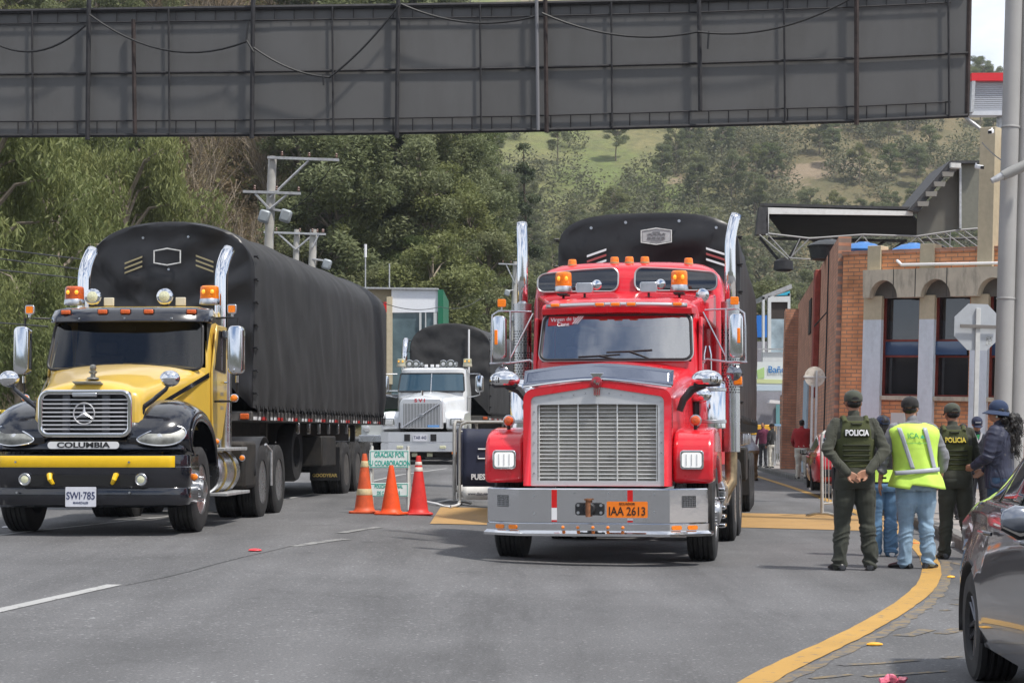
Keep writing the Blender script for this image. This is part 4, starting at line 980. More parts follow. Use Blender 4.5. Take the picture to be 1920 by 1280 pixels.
MB().tube([ww(.5, 0, .04), ww(.5, 1, .04)], .014, 6).build('centre_bar', chrome2, w_)
for x, r_ in ((-.72, .13), (-.52, .12), (-.35, .07), (.30, .12), (.52, .13), (.66, .08)): o = MB().lathe([(r_ * .8, .08), (r_, 0), (r_ * .9, -.03)], axis='Y', n=16).build('roof_lamp', chrome, wt, loc=(x, 2.4, 2.96)); MB().lathe([(r_ * .88, -.02), (.001, -.04)], axis='Y', n=16).build('lamp_lens', lens, o)
for x in (-.2, -.02, .14): MB().cbox((x, 2.3, 2.90), (.1, .06, .08)).build('roof_marker_light', whl, wt, bevel=.01)
stack(wt, -1.05, 3.5, 1.2, 3.75, .09, .3, up=.6)
q = MB()
for sx in (-1, 1): q.box(sx * .42 - .05, sx * .42 + .05, .4, 7.0, .72, 1.0)
q.box(-.45, .45, .6, 2.3, .42, 1.2); q.build('chassis', dark, wt)
tyd = 63.0
wtr = truckroot('cargo_trailer', 'long trailer under smooth grey-black cover, coupled behind the white truck', 'trailer', (843 - 960) / FPX * tyd, tyd, R(7.2))
trailer('', '', '', wtr, L=12.4, w=2.5, zb=1.4, zs=3.55, zt=4.25, e=2.2, mat=tarpg, seed=23, nx=40, gears=False, fmat=tarpg)
MB().tube([(.62, -.12, 1.5), (.62, -.10, 4.05)], .03).build('white_antenna', whl, wtr)

# ------------------------------------------------------------ hatchback cars
carg = M('dark_grey_metallic', (.095, .098, .108), .30, .55, var=.05, coat=1, dirt=.12, dcol=(.14, .13, .12), dscale=3)
carr = M('red_car_paint', (.48, .012, .02), .3, .1, coat=1)
def car(name, label, paint, x, y, yaw, L=4.5, Wd=1.76, H=1.48, rimm=None):
    """nose points to local +Y"""
    r = thing(name, label, 'car', (x, y, gz(x, y)), (0, 0, -yaw)); hl = L / 2; hw = Wd / 2
    # longitudinal stations: y, half width at sill, belt, roof; belt height, top height, sill height
    st = [(-hl, .62, .66, .30, .62, .66, .42), (-hl + .05, .74, .78, .5, .86, .90, .27), (-hl + .22, .82, .76, .62, .93, .985, .22), (-hl + .55, .865, .79, .64, .955, 1.04, .20), (-hl + .95, .88, .82, .62, .96, 1.16, .19), (-hl + 1.4, .88, .85, .61, .955, 1.33, .19), (-hl + 1.9, .88, .87, .61, .95, 1.44, .19),
          (-hl + 2.5, .88, .88, .61, .935, 1.46, .19), (-hl + 3.0, .88, .88, .60, .92, 1.36, .19), (-hl + 3.5, .88, .875, .62, .90, 1.02, .20), (-hl + 3.75, .87, .865, .60, .875, .935, .20), (-hl + 4.05, .86, .83, .52, .80, .87, .22), (-hl + 4.3, .80, .77, .45, .70, .77, .24), (-hl + 4.42, .68, .64, .35, .58, .63, .30), (hl, .55, .52, .3, .48, .52, .36)]
    def ring(s_):
        y_, a, b, c, zb, zt, zs = s_; p = []
        half = [(a * .80, zs), (a * .96, zs + .03), (a, zs + .14), (a * 1.005, (zs + zb) / 2), (b * 1.005, zb - .10), (b, zb - .03), (b * .975, zb), (b * .955, zb + .02), (b * .955 + (c - b * .955) * .55, zb + (zt - zb) * .55), (c * 1.03, zb + (zt - zb) * .88), (c * .9, zt - (zt - zb) * .03), (c * .5, zt), (0, zt + .008)]
        p = [(u, y_, v) for u, v in half] + [(-u, y_, v) for u, v in reversed(half[:-1])]; return p
    def interp(k):
        i = min(int(k), len(st) - 2); f = k - i; f = f * 1.0
        return tuple(a + (b - a) * f for a, b in zip(st[i], st[i + 1]))
    rings = [ring(interp(k * (len(st) - 1) / 39)) for k in range(40)]
    body = MB().loft(rings); me_ = body.build('body', paint, r, 40)
    wy_ = (-hl + .85, hl - .85)
    # wheel wells: cut with boolean-free trick: drop vertices beside wheels into an arch
    me = me_.data
    import bmesh
    bm = bmesh.new(); bm.from_mesh(me); bmesh.ops.subdivide_edges(bm, edges=[e for e in bm.edges if max(v.co.z for v in e.verts) < .99 and min(abs((e.verts[0].co.y + e.verts[1].co.y) / 2 - w) for w in wy_) < .55], cuts=3, use_grid_fill=True)
    ra = .35
    dele = [f for f in bm.faces if abs(f.calc_center_median().x) > .3 and min(math.hypot(f.calc_center_median().y - w, f.calc_center_median().z - .30) for w in wy_) < ra - .01]
    bmesh.ops.delete(bm, geom=dele, context='FACES')
    for v in bm.verts:
        for w in wy_:
            dx = v.co.y - w; dz = v.co.z - .30; dd = math.hypot(dx, dz)
            if dd < ra + .045 and abs(v.co.x) > .45 and dd > .01 and v.is_boundary:
                v.co.y = w + dx / dd * ra; v.co.z = max(.16, .30 + dz / dd * ra)
    bm.to_mesh(me); bm.free()
    for w in wy_:
        for sx in (-1, 1):
            q = MB().grid(lambda u, v: (sx * (hw - .005 - .25 * v), w + (ra + .004) * cos(R(200) * u - R(10)), .30 + (ra + .004) * sin(R(200) * u - R(10))), 22, 2); q.build('wheel_arch', blk, r, 60, solid=.01)
            wheel(r, sx * (hw - .125), w, .30, .30, .225, None or M('dark_alloy', (.13, .13, .14), .3, .9), sx, n=48) if rimm is None else wheel(r, sx * (hw - .125), w, .30, .30, .225, rimm, sx, n=32)
    # multi-spoke rims on top of the plain dish
    for o in [k for k in kids(r) if k.name.startswith('wheel') and not k.name.startswith('wheel_arch')]:
        sx = 1 if o.location.x > 0 else -1
        for k in kids(o): bpy.data.objects.remove(k)
        rm = rimm or M('dark_alloy', ())
        q = MB(); f = .10
        q.lathe([(.19, sx * f), (.178, sx * f), (.17, sx * .02), (.17, -sx * .08), (.19, -sx * .08)], axis='X', n=40, close=True)
        q.lathe([(.045, sx * .04), (.045, sx * .075), (.03, sx * .085), (.001, sx * .085)], axis='X', n=16)
        for k in range(10):
            a = 2 * pi * k / 10 + (.12 if k % 2 else -.12); a2 = 2 * pi * (k // 2 * 2 + .5) / 10 + .0
            p0 = Vector((sx * .07, .04 * cos(a2 - .3), .04 * sin(a2 - .3))); p1 = Vector((sx * .085, .178 * cos(a), .178 * sin(a)))
            q.cyl(p0, p1, .016, .012, 6)
        q.build('rim', rm, o, 40)
        MB().lathe([(.15, sx * .0), (.15, sx * .02), (.001, sx * .02)], axis='X', n=24).build('brake_disc', chrome2, o)
    # glass: side windows, windscreen, rear window as slightly proud sheets
    def side_at(y_, t):
        k = None
        for i in range(len(st) - 1):
            if st[i][0] <= y_ <= st[i + 1][0]: k = i + (y_ - st[i][0]) / (st[i + 1][0] - st[i][0])
        s_ = interp(k); y0, a, b, c, zb, zt, zs = s_
        if t < .55 / .88: f = t / (.55 / .88); x = b * .955 + (c - b * .955) * .55 * f; z = zb + .02 + ((zt - zb) * .55 - .02) * f
        else: f = (t - .625) / .375; x0 = b * .955 + (c - b * .955) * .55; x = x0 + (c * 1.03 - x0) * f; z = zb + (zt - zb) * (.55 + .33 * f)
        return x, z
    for sx in (-1, 1):
        for (ya, yb_, nm) in ((-hl + 1.05, -hl + 1.42, 'quarter_glass'), (-hl + 1.47, -hl + 2.1, 'rear_door_glass'), (-hl + 2.18, -hl + 3.2, 'front_door_glass')):
            q = MB().grid(lambda u, v: (lambda xz, y_: (sx * (xz[0] + .006), y_, xz[1]))(side_at(ya + (yb_ - ya) * u, .08 + .86 * v), ya + (yb_ - ya) * u), 14, 6); q.build(nm, glassd, r, 60, solid=.004)
        q = MB().grid(lambda u, v: (lambda xz, y_: (sx * (xz[0] + .008), y_, xz[1] - .012 + .02 * v))(side_at(-hl + .95 + (2.3) * u, .03), -hl + .95 + 2.3 * u), 24, 1); q.build('belt_trim', chrome2, r, 60, solid=.006)
        for ya in (-hl + 1.42, -hl + 2.42):
            MB().tube([(sx * .885, ya, .84), (sx * .915, ya + .03, .845), (sx * .915, ya + .19, .845), (sx * .885, ya + .22, .84)], .011, 8).build('door_handle', paint, r)
        for ya in (-hl + 3.3,):
            MB().tube([(sx * .882, ya, .26), (sx * .887, ya, .55), (sx * .885, ya, .86)], .0018, 4).build('door_gap', M('gap_black', (.004, .004, .004), .9), r)
        # mirror
        q = MB(); q.loft([[(sx * (.0 + .25 * t), y0 + hh * a * .62, z0 + hh * b) for a, b in [(cos(2 * pi * k / 16), sin(2 * pi * k / 16)) for k in range(16)]] for t, hh, y0, z0 in ((0, .02, 0, -.06), (.12, .04, 0, -.03), (.3, .065, .01, 0), (.7, .075, .012, .005), (.95, .05, .01, 0), (1.0, .02, .005, 0))])
        mm = q.build('door_mirror', M('mirror_shell', (.20, .22, .26), .22, .5, coat=1), r, 70, loc=(sx * .85, -hl + 2.9, .965)); mm.scale = (.85, .85, .85)
        MB().box(sx * .06 if sx > 0 else -.24, .24 if sx > 0 else -.06, -.05, -.045, -.06, .06).build('mirror_glass', M('mirror_silver', (.8, .8, .8), .02, 1), mm)
        MB().tube([(sx * .0, 0, -.06), (sx * .16, .03, -.085), (sx * .25, .03, -.04)], [.02, .022, .012], 8).build('mirror_base', blk, mm)
        # lights
        q = MB(); q.loft([[(sx * (.60 + .21 * u), hl - .16 - .34 * u ** 2 - .02 * k_, .60 + (.10 + .08 * u) * v) for u, v in ((0, 0), (.5, -.1), (1, .1), (1.12, .6), (1, 1), (.5, 1), (0, .6))] for k_ in (-.6, 6)]); q.build('headlight', lens, r, 30)
        q = MB(); q.loft([[(sx * (.44 + .28 * u), -hl - .0 + .05 + .18 * u ** 2 + k_, .72 + .14 * v) for u, v in ((0, 0), (.5, 0), (1, .1), (1, 1), (.5, 1.05), (0, .8))] for k_ in (-.0, .12)]); q.build('tail_lamp', redl, r, 30)
        q = MB(); q.loft([[(sx * (xo + k_), -hl + yy, zz) for yy, zz, xo in ((.10, .70, .76), (.22, .68, .808), (.42, .72, .822), (.60, .80, .812), (.40, .845, .797), (.12, .85, .752))] for k_ in (-.06, .0)]); q.build('wrapped_tail_lamp', M('tail_lens', (.30, .03, .04), .15, .2, var=.6, vscale=25, coat=1), r, 30)
    q = MB().grid(lambda u, v: ((u - .5) * 2 * (.72 - .12 * v), -hl + 3.5 - .62 * v + .03 - .06 * (2 * u - 1) ** 2, .975 + .43 * v - .02 * (2 * u - 1) ** 2 + .015), 14, 6); q.build('windscreen', glassd, r, 80, solid=.004)
    q = MB().grid(lambda u, v: ((u - .5) * 2 * (.60 - .04 * v), -hl + .95 + .90 * v - .02, 1.10 + .27 * v + .01), 10, 5); q.build('rear_window', glassd, r, 80, solid=.004)
    MB().box(-.6, .6, -hl - .03, -hl + .1, .36, .55).build('rear_bumper_trim', blk, r, bevel=.03)
    MB().box(-.55, .55, hl - .05, hl + .0, .32, .46).build('front_intake', blk, r, bevel=.03)
    MB().box(-.7, .7, -1.2, 1.2, .17, .3).build('underbody', blk, r)
    return r

ph_ = R(176.6); rw = Vector((.755, -1.40)); wx, wy2 = (1833 - 960) / FPX * 11.25 + .06, 11.25
ox = rw.x * cos(ph_) - rw.y * sin(ph_); oy = rw.x * sin(ph_) + rw.y * cos(ph_)
car('saloon_car', 'dark grey metallic saloon cut off by the picture edge, beside the yellow line', carg, wx - ox, wy2 - oy, -ph_)
car('hatchback_car', 'small bright red car parked beyond the steel barrier by the brick wall', carr, (1522 - 960) / FPX * 43 + .98, 45.1, -R(-6), rimm=chrome2); _c = [o for o in bpy.data.objects if o.get('label', '').startswith('small bright red car')][0]; _c.scale = (.86, .86, .86); _c.location.z = .146
# ------------------------------------------------------------ road, paint, pavement, kerb
asph = M('asphalt', (.074, .075, .080), .8, 0, var=.0)
t_ = asph.node_tree; n_ = t_.nodes; b_ = n_['Principled BSDF']; tcn = n_.new('ShaderNodeTexCoord')
def NN(ty, **k):
    q = n_.new(ty)
    for a, b in k.items():
        if a in q.inputs: q.inputs[a].default_value = b
        else: setattr(q, a, b)
    return q
def noiseN(sc, det, ro, vec): q = NN('ShaderNodeTexNoise', Scale=sc, Detail=det, Roughness=ro); t_.links.new(vec, q.inputs['Vector']); return q.outputs['Fac']
def mr(s, a, b, c, d): q = n_.new('ShaderNodeMapRange'); [setattr(q.inputs[k], 'default_value', v) for k, v in (('From Min', a), ('From Max', b), ('To Min', c), ('To Max', d))]; t_.links.new(s, q.inputs['Value']); return q.outputs['Result']
def mm_(a, b, op='MULTIPLY'): q = n_.new('ShaderNodeMath'); q.operation = op; t_.links.new(a, q.inputs[0]); t_.links.new(b, q.inputs[1]); return q.outputs[0]
vec = tcn.outputs['Object']
mpn = NN('ShaderNodeMapping'); mpn.inputs['Scale'].default_value = (1.6, .16, 1); mpn.inputs['Rotation'].default_value = (0, 0, R(6)); t_.links.new(vec, mpn.inputs['Vector'])
big = mr(noiseN(.35, 5, .6, vec), .3, .7, .78, 1.16); lane = mr(noiseN(1.0, 4, .55, mpn.outputs['Vector']), .3, .7, .76, 1.12)
fine = mr(noiseN(55, 3, .8, vec), .25, .75, .5, 1.5); spk = mr(noiseN(26, 1, .5, vec), .64, .74, 1.0, 2.2)
stain = mr(noiseN(.8, 8, .75, vec), .58, .68, 1.0, .74); crk = mr(noiseN(.22, 9, .8, mpn.outputs['Vector']), .42, .47, .84, 1.0)
f_ = mm_(mm_(mm_(mm_(mm_(big, lane), fine), spk), stain), crk)
vm = n_.new('ShaderNodeVectorMath'); vm.operation = 'SCALE'; vm.inputs[0].default_value = (.116, .1155, .1175); t_.links.new(f_, vm.inputs['Scale']); t_.links.new(vm.outputs[0], b_.inputs['Base Color'])
bn = NN('ShaderNodeBump', Strength=.6, Distance=.006); t_.links.new(noiseN(80, 4, .8, vec), bn.inputs['Height']); t_.links.new(bn.outputs['Normal'], b_.inputs['Normal'])
def ysteps():
    y = -64.0; o = []
    while y < 620: o.append(y); y += .8 if -5 < y < 90 else 8
    return o
YS = ysteps(); XS = [-400, -120, -60, -30, -18] + [-12 + .6 * k for k in range(40)] + [14, 18, 30, 60, 120, 400]
m = MB()
for y in YS:
    for x in XS: m.v.append((x, y, gz(x, y)))
n1 = len(XS)
for i in range(len(YS) - 1):
    for j in range(n1 - 1): a = i * n1 + j; m.f.append((a, a + 1, a + 1 + n1, a + n1))
struct(m.build('road', asph, None, 60))
def paint(name, mat, polyline, w, z=.005, closed=False, ragged=0.0):
    """polyline of ground points -> painted strip"""
    m = MB(); pts = [Vector((p[0], p[1])) for p in polyline]; L2 = []; nn_ = []
    dense = []
    for a, b in zip(pts, pts[1:]):
        k = max(1, int((b - a).length / .25))
        for i in range(k): dense.append(a + (b - a) * i / k)
    dense.append(pts[-1]); n = len(dense)
    ww = w if callable(w) else (lambda t: w)
    for i, p in enumerate(dense):
        t = (dense[min(i + 1, n - 1)] - dense[max(i - 1, 0)]).normalized(); nrm = Vector((t.y, -t.x)); w_ = ww(i / (n - 1)) / 2
        for s_ in (-1, 1):
            q = p + nrm * s_ * (w_ + ragged * fnoise(p.x * 5, p.y * 5, s_)); m.v.append((q.x, q.y, gz(q.x, q.y) + z))
    for i in range(n - 1): a = 2 * i; m.f.append((a, a + 1, a + 3, a + 2))
    return struct(m.build(name, mat, None, 60))
def wornpaint(name, col, amt=.5, sc=9):
    m = M(name, col, .7); t = m.node_tree; n = t.nodes; b = n['Principled BSDF']; tc_ = n.new('ShaderNodeTexCoord')
    q = n.new('ShaderNodeTexNoise'); q.inputs['Scale'].default_value = sc; q.inputs['Detail'].default_value = 9; q.inputs['Roughness'].default_value = .72; t.links.new(tc_.outputs['Object'], q.inputs['Vector'])
    r_ = n.new('ShaderNodeMapRange'); r_.inputs['From Min'].default_value = amt; r_.inputs['From Max'].default_value = amt + .07; t.links.new(q.outputs['Fac'], r_.inputs['Value'])
    mx2 = n.new('ShaderNodeMix'); mx2.data_type = 'RGBA'; mx2.inputs[6].default_value = (*col, 1); mx2.inputs[7].default_value = (.115, .113, .115, 1); t.links.new(r_.outputs[0], mx2.inputs['Factor'])
    q2 = n.new('ShaderNodeTexNoise'); q2.inputs['Scale'].default_value = 1.5; q2.inputs['Detail'].default_value = 5; t.links.new(tc_.outputs['Object'], q2.inputs['Vector'])
    m3 = n.new('ShaderNodeMix'); m3.data_type = 'RGBA'; m3.blend_type = 'MULTIPLY'; m3.inputs['Factor'].default_value = .7
    r2 = n.new('ShaderNodeMapRange'); r2.inputs['To Min'].default_value = .55; r2.inputs['To Max'].default_value = 1.15; t.links.new(q2.outputs['Fac'], r2.inputs['Value'])
    t.links.new(mx2.outputs[2], m3.inputs[6]); t.links.new(r2.outputs[0], m3.inputs[7]); t.links.new(m3.outputs[2], b.inputs['Base Color']); return m
ypt = wornpaint('yellow_road_paint', (.46, .265, .06), .58); yfade = wornpaint('faded_yellow_paint', (.22, .165, .09), .46, 9); wpt = wornpaint('white_road_paint', (.40, .40, .39), .57); wfade = wornpaint('worn_white_paint', (.26, .26, .25), .50)
ystrip = wornpaint('ochre_road_paint', (.42, .25, .09), .60, 5)
def gp(*l): return [G(a, b) for a, b in l]
def smooth(pts, k=3):
    for _ in range(k):
        o = [pts[0]]
        for a, b in zip(pts, pts[1:]): o += [a * .75 + b * .25, a * .25 + b * .75]
        o.append(pts[-1]); pts = o
    return pts
paint('road_line', ypt, smooth(gp((1340, 1340), (1420, 1275), (1500, 1236), (1600, 1190), (1680, 1145), (1728, 1110), (1748, 1080), (1745, 1050), (1722, 1022), (1690, 1005), (1640, 975), (1560, 940), (1490, 915), (1420, 893), (1380, 880))), lambda t: .17 if t > .35 else .19, .006, ragged=.01)
paint('faded_road_line', yfade, smooth(gp((1452, 1284), (1560, 1232), (1650, 1190), (1710, 1155), (1748, 1128), (1778, 1080), (1772, 1050))), .10, .003, ragged=.05)
paint('road_line', wpt, gp((-120, 1172), (0, 1144), (215, 1096)), .14, .005, ragged=.006)
paint('road_line', wfade, gp((640, 999), (712, 988)), .13, .005, ragged=.02)
paint('road_line', wfade, gp((548, 1024), (600, 1016), (650, 1010)), .16, .004, ragged=.05)
paint('road_line', wpt, gp((-150, 1012), (0, 1003), (150, 986), (430, 955), (640, 915), (750, 890), (838, 878)), .10, .005, ragged=.012)
for i, (a, b, w_) in enumerate((((1575, 1247), (1718, 1237), .07), ((1620, 1268), (1775, 1258), .09), ((1690, 1192), (1742, 1180), .12), ((1765, 1188), (1798, 1178), .13), ((1790, 1124), (1812, 1120), .06), ((1786, 1132), (1812, 1133), .05), ((1760, 1144), (1780, 1143), .05), ((1768, 1234), (1800, 1230), .05), ((1520, 1272), (1594, 1264), .07), ((1785, 1054), (1810, 1060), .10))):
    paint('paint_scrap', yfade, gp(a, ((a[0] + b[0]) / 2, (a[1] + b[1]) / 2 + 1), b), w_, .004, ragged=.05)
# ochre band across the road (drain cover strip) behind the red truck
m = MB(); a = [G(*p) for p in ((806, 982), (828, 951), (1180, 952), (1180, 984))]
def band(l, name, mat, z=.007):
    m = MB(); A_, B_ = l; n = 30
    for i in range(n + 1):
        for s_ in (A_, B_):
            k = i / n; f = k * (len(s_) - 1); j = min(int(f), len(s_) - 2); p = s_[j].lerp(s_[j + 1], f - j); m.v.append((p.x, p.y, gz(p.x, p.y) + z))
    for i in range(n): m.f.append((2 * i, 2 * i + 2, 2 * i + 3, 2 * i + 1))
    return struct(m.build(name, mat, None, 60))
band((gp((806, 982), (1100, 985), (1400, 989), (1690, 997)), gp((826, 951), (1100, 954), (1400, 962), (1690, 968))), 'road_band', ystrip)
# seam in the asphalt
paint('road_seam', M('seam_tar', (.03, .03, .03), .8), smooth(gp((236, 1097), (330, 1078), (430, 1050), (520, 1030), (560, 1020)), 1), .012, .004)
# kerb and pavement along the building
kerbm = M('kerb_concrete', (.17, .165, .155), .85, 0, var=.3, vscale=3, bump=.5, bscale=40, dirt=.6, dcol=(.07, .065, .055))
pavm = M('pavement_concrete', (.27, .245, .225), .85, 0, var=.15, vscale=1.5, bump=.3, bscale=50, dirt=.5, dcol=(.15, .13, .12), dscale=1.2)
kp = [G(*p) for p in ((1380, 864), (1420, 880), (1450, 890), (1520, 907), (1600, 940), (1665, 968), (1740, 1000), (1800, 1030), (1880, 1075), (1990, 1150), (2150, 1240))]
kp = smooth(kp, 2)
m = MB(); rs = []
for i, p in enumerate(kp):
    t = (kp[min(i + 1, len(kp) - 1)] - kp[max(i - 1, 0)]); t.z = 0; t.normalize(); nn = Vector((-t.y, t.x, 0))
    if nn.x < 0: nn = -nn
    q0 = p; q1 = p + nn * .18
    rs.append([(q0.x, q0.y, gz(p.x, p.y) - .1), (q0.x, q0.y, .12), (q0.x + nn.x * .02, q0.y + nn.y * .02, .15), (q1.x, q1.y, .15), (q1.x, q1.y, -.1)])
m.loft(rs); struct(m.build('kerb', kerbm, None, 30))
m = MB(); rs = []
for i, p in enumerate(kp):
    t = (kp[min(i + 1, len(kp) - 1)] - kp[max(i - 1, 0)]); t.z = 0; t.normalize(); nn = Vector((-t.y, t.x, 0))
    if nn.x < 0: nn = -nn
    q = p + nn * .17; rs.append([(q.x, q.y, .146), (max(q.x + 1, 40), q.y + 3, .146)])
m.loft(rs, cap=False, closed=False); m.v.append((kp[0].x, 130, .146)); m.v.append((60, 130, .146)); n0 = 0; m.f.append((0, 1, len(m.v) - 1, len(m.v) - 2)); struct(m.build('pavement', pavm, None, 60))
# road studs and litter
def pebble(name, label, cat, px, py, sz, mat, grp=None, h=.5):
    p = G(px, py); q = MB(); q.ell((0, 0, sz[2] * .4), (sz[0], sz[1], sz[2]), 12, 7); q.map(lambda x, y, z: (x, y, max(z, 0)))
    o = q.build(name, mat, None, 50, loc=(p.x, p.y, gz(p.x, p.y) + .004)); return tag(o, label, cat, grp)
pebble('road_stud', 'long yellow road stud outside the yellow line, by the pink wrapper', 'road stud', 1640, 1210, (.055, .022, .014), M('stud_yellow', (.85, .42, .03), .5))
pebble('road_stud', 'yellow road stud at the sharpest part of the yellow bend near the grey car bumper', 'road stud', 1783, 1083, (.04, .03, .015), M('stud_yellow', ()))
pebble('road_stud', 'small orange road stud behind the shoes of the person in the lime vest', 'road stud', 1717, 1019, (.045, .03, .014), M('stud_orange', (.7, .2, .04), .5))
pebble('road_stud', 'red reflective road stud alone on the asphalt between the two front trucks', 'road stud', 478, 1033, (.075, .05, .02), M('stud_red', (.7, .05, .06), .35))
pebble('paper_scrap', 'scrap of white paper beside the tyre of the yellow truck', 'litter', 12, 989, (.06, .03, .012), whl)
# crumpled wrapper and paper
q = MB(); 
for k in range(5): q.ell((.03 * (k - 2), .01 * (k % 2), .03 + .012 * (k % 3)), (.035, .03, .028), 8, 5)
q.map(lambda x, y, z: (x + .02 * fnoise(x * 40, y * 40, z * 40), y + .02 * fnoise(z * 40, x * 40, 3), max(.0, z + .025 * fnoise(x * 50, 5, z * 50))))
p = G(1674, 1287); q.xf(Matrix.Scale(.8, 4)); o = q.build('crumpled_wrapper', M('pink_wrapper', (.75, .15, .22), .35, var=.6, vscale=30), None, 20, loc=(p.x, p.y, .004)); tag(o, 'crumpled pink and white wrapper on the asphalt at the lower edge', 'litter')
p = G(1781, 1025); o = MB().cbox((0, 0, .03), (.13, .09, .06)).build('paper_box', white, None, bevel=.004, loc=(p.x, p.y, .004), rot=(0, 0, .2)); tag(o, 'small white paper box on the road beside a black boot', 'litter')
# ------------------------------------------------------------ cones
ora = M('cone_orange', (.80, .085, .015), .5, var=.12, vscale=5, dirt=.3, dcol=(.35, .08, .03), dscale=6); orb = M('worn_cone_orange', (.62, .10, .03), .55, var=.25, vscale=6, dirt=.5, dcol=(.25, .08, .04), dscale=5); redc = M('cone_red', (.62, .035, .03), .5, var=.15, dirt=.3, dcol=(.3, .05, .04))
bnd = M('cream_band', (.62, .52, .30), .5, var=.2, vscale=20, dirt=.4, dcol=(.35, .25, .12)); bndw = M('white_band', (.72, .68, .62), .4, var=.15)
def cone(label, px, d, h, mat, bands, bm):
    x = (px - 960) / FPX * d; r = thing('traffic_cone', label, 'traffic cone', (x, d, gz(x, d)), (0, 0, random.uniform(-.5, .5)), None)
    MB().prism(rrect(.40, .40, .05), 'xy', 0, .035).build('cone_base', mat, r, bevel=.01)
    def rad(z): return .15 - (.15 - .032) * (z - .035) / (h - .035)
    MB().lathe([(.165, .035), (.16, .05), (rad(.06), .06)] + [(rad(z), z) for z in np.linspace(.1, h - .02, 10)] + [(.028, h), (.02, h), (.001, h - .01)], n=26).build('cone_body', mat, r, 50)
    for z0, z1 in bands:
        MB().lathe([(rad(z0) + .002, z0), (rad(z0) + .004, z0 + .005), (rad(z1) + .004, z1 - .005), (rad(z1) + .002, z1)], n=26).build('reflective_band', bm, r, 50)
    return r
cone('worn orange traffic cone with two cream bands, beside the yellow trailer', 684, 30.1, .88, orb, ((.27, .36), (.68, .77)), bnd)
cone('plain bright orange traffic cone without bands, in front of the thanks sign', 734, 29.7, .72, ora, (), bnd)
cone('red traffic cone with two white bands, nearest the steel barrier', 785, 30.0, .87, redc, ((.64, .70), (.73, .78)), bndw)
# ------------------------------------------------------------ folding sign
sd_ = 31.3; sx_ = (731 - 960) / FPX * sd_; sg = thing('folding_sign', 'white folding sign stand with green lettering thanking drivers, between the cones', 'sign', (sx_, sd_, gz(sx_, sd_)), (0, 0, R(-2))); sg.scale = (.9, .9, .9)
grn = M('sign_green', (.02, .38, .30), .5); sgw = M('sign_white', (.66, .72, .70), .5, var=.08, dirt=.25, dcol=(.4, .45, .42))
pb = M('dirty_white_plastic', (.55, .56, .54), .5, var=.15, dirt=.3)
for side, ya in ((0, 1), (1, -1)):
    for sx in (-1, 1):
        q = MB(); q.tube([(sx * .31, .0 if not side else .06, 1.08), (sx * .33, -.16 if not side else .34, .0)], .028, 4); q.build('sign_leg', pb, sg, 0)
for z, h_, ls, sz, tl in ((.86, .31, ('GRACIAS POR', 'SU COLABORACION'), .125, -.05), (.34, .24, ('POLICIA NACIONAL', 'DE CARRETERAS'), .085, -.13)):
    pn = MB().prism([(-.34, -h_ / 2), (.34, -h_ / 2), (.34, h_ / 2), (-.34, h_ / 2)], 'xz', -.02, 0).build('sign_panel', sgw, sg, bevel=.004, loc=(0, tl - .02, z), rot=(R(-6), 0, 0))
    q = ringframe([(-.325, -h_ / 2 + .015), (-.325, h_ / 2 - .015), (.325, h_ / 2 - .015), (.325, -h_ / 2 + .015)], [(-.315, -h_ / 2 + .025), (-.315, h_ / 2 - .025), (.315, h_ / 2 - .025), (.315, -h_ / 2 + .025)], -.024, -.0205); q.build('sign_border', grn, pn, 0)
    for k, s_ in enumerate(ls):
        t = text(s_, sz, .02, .62 if len(s_) > 12 else .66); t.map(lambda a, b, c: (a, b - .024, c + h_ * (.23 - .46 * k))); t.build('sign_lettering', grn, pn, 0)
# ------------------------------------------------------------ steel barriers with banners
bst = M('barrier_steel', (.50, .49, .46), .45, .5, var=.15, dirt=.35, dcol=(.3, .25, .2))
def barrier(label, x, y, yaw, w=2.2, h=1.4):
    r = thing('crowd_barrier', label, 'barrier', (x, y, gz(x, y)), (0, 0, -yaw))
    q = MB(); q.tube([(0, 0, .05), (0, 0, h - .12), (.03, 0, h - .04), (.12, 0, h), (w - .12, 0, h), (w - .03, 0, h - .04), (w, 0, h - .12), (w, 0, .05)], .028, 10); q.build('outer_tube', bst, r)
    for z_ in (.22, h - .16): MB().cyl((0, 0, z_), (w, 0, z_), .016).build('rail', bst, r)
    q = MB()
    for k in range(1, 16): q.cyl((w * k / 16, 0, .22), (w * k / 16, 0, h - .16), .009, n=6)
    q.build('bars', bst, r)
    for x_ in (.0, w):
        MB().tube([(x_ - .02, -.30, .02), (x_, -.1, .06), (x_, .1, .06), (x_ + .02, .30, .02)], .024, 8).build('foot', bst, r)
    return r
bx = (862 - 960) / FPX * 34.2
b1 = barrier('steel crowd barrier carrying the dark blue banner, left of the red truck bumper', bx, 34.2, R(0)); b1['label'] = 'steel crowd barrier carrying the dark blue banner, between cones and red truck'
navy = M('banner_navy', (.022, .027, .055), .55, var=.1)
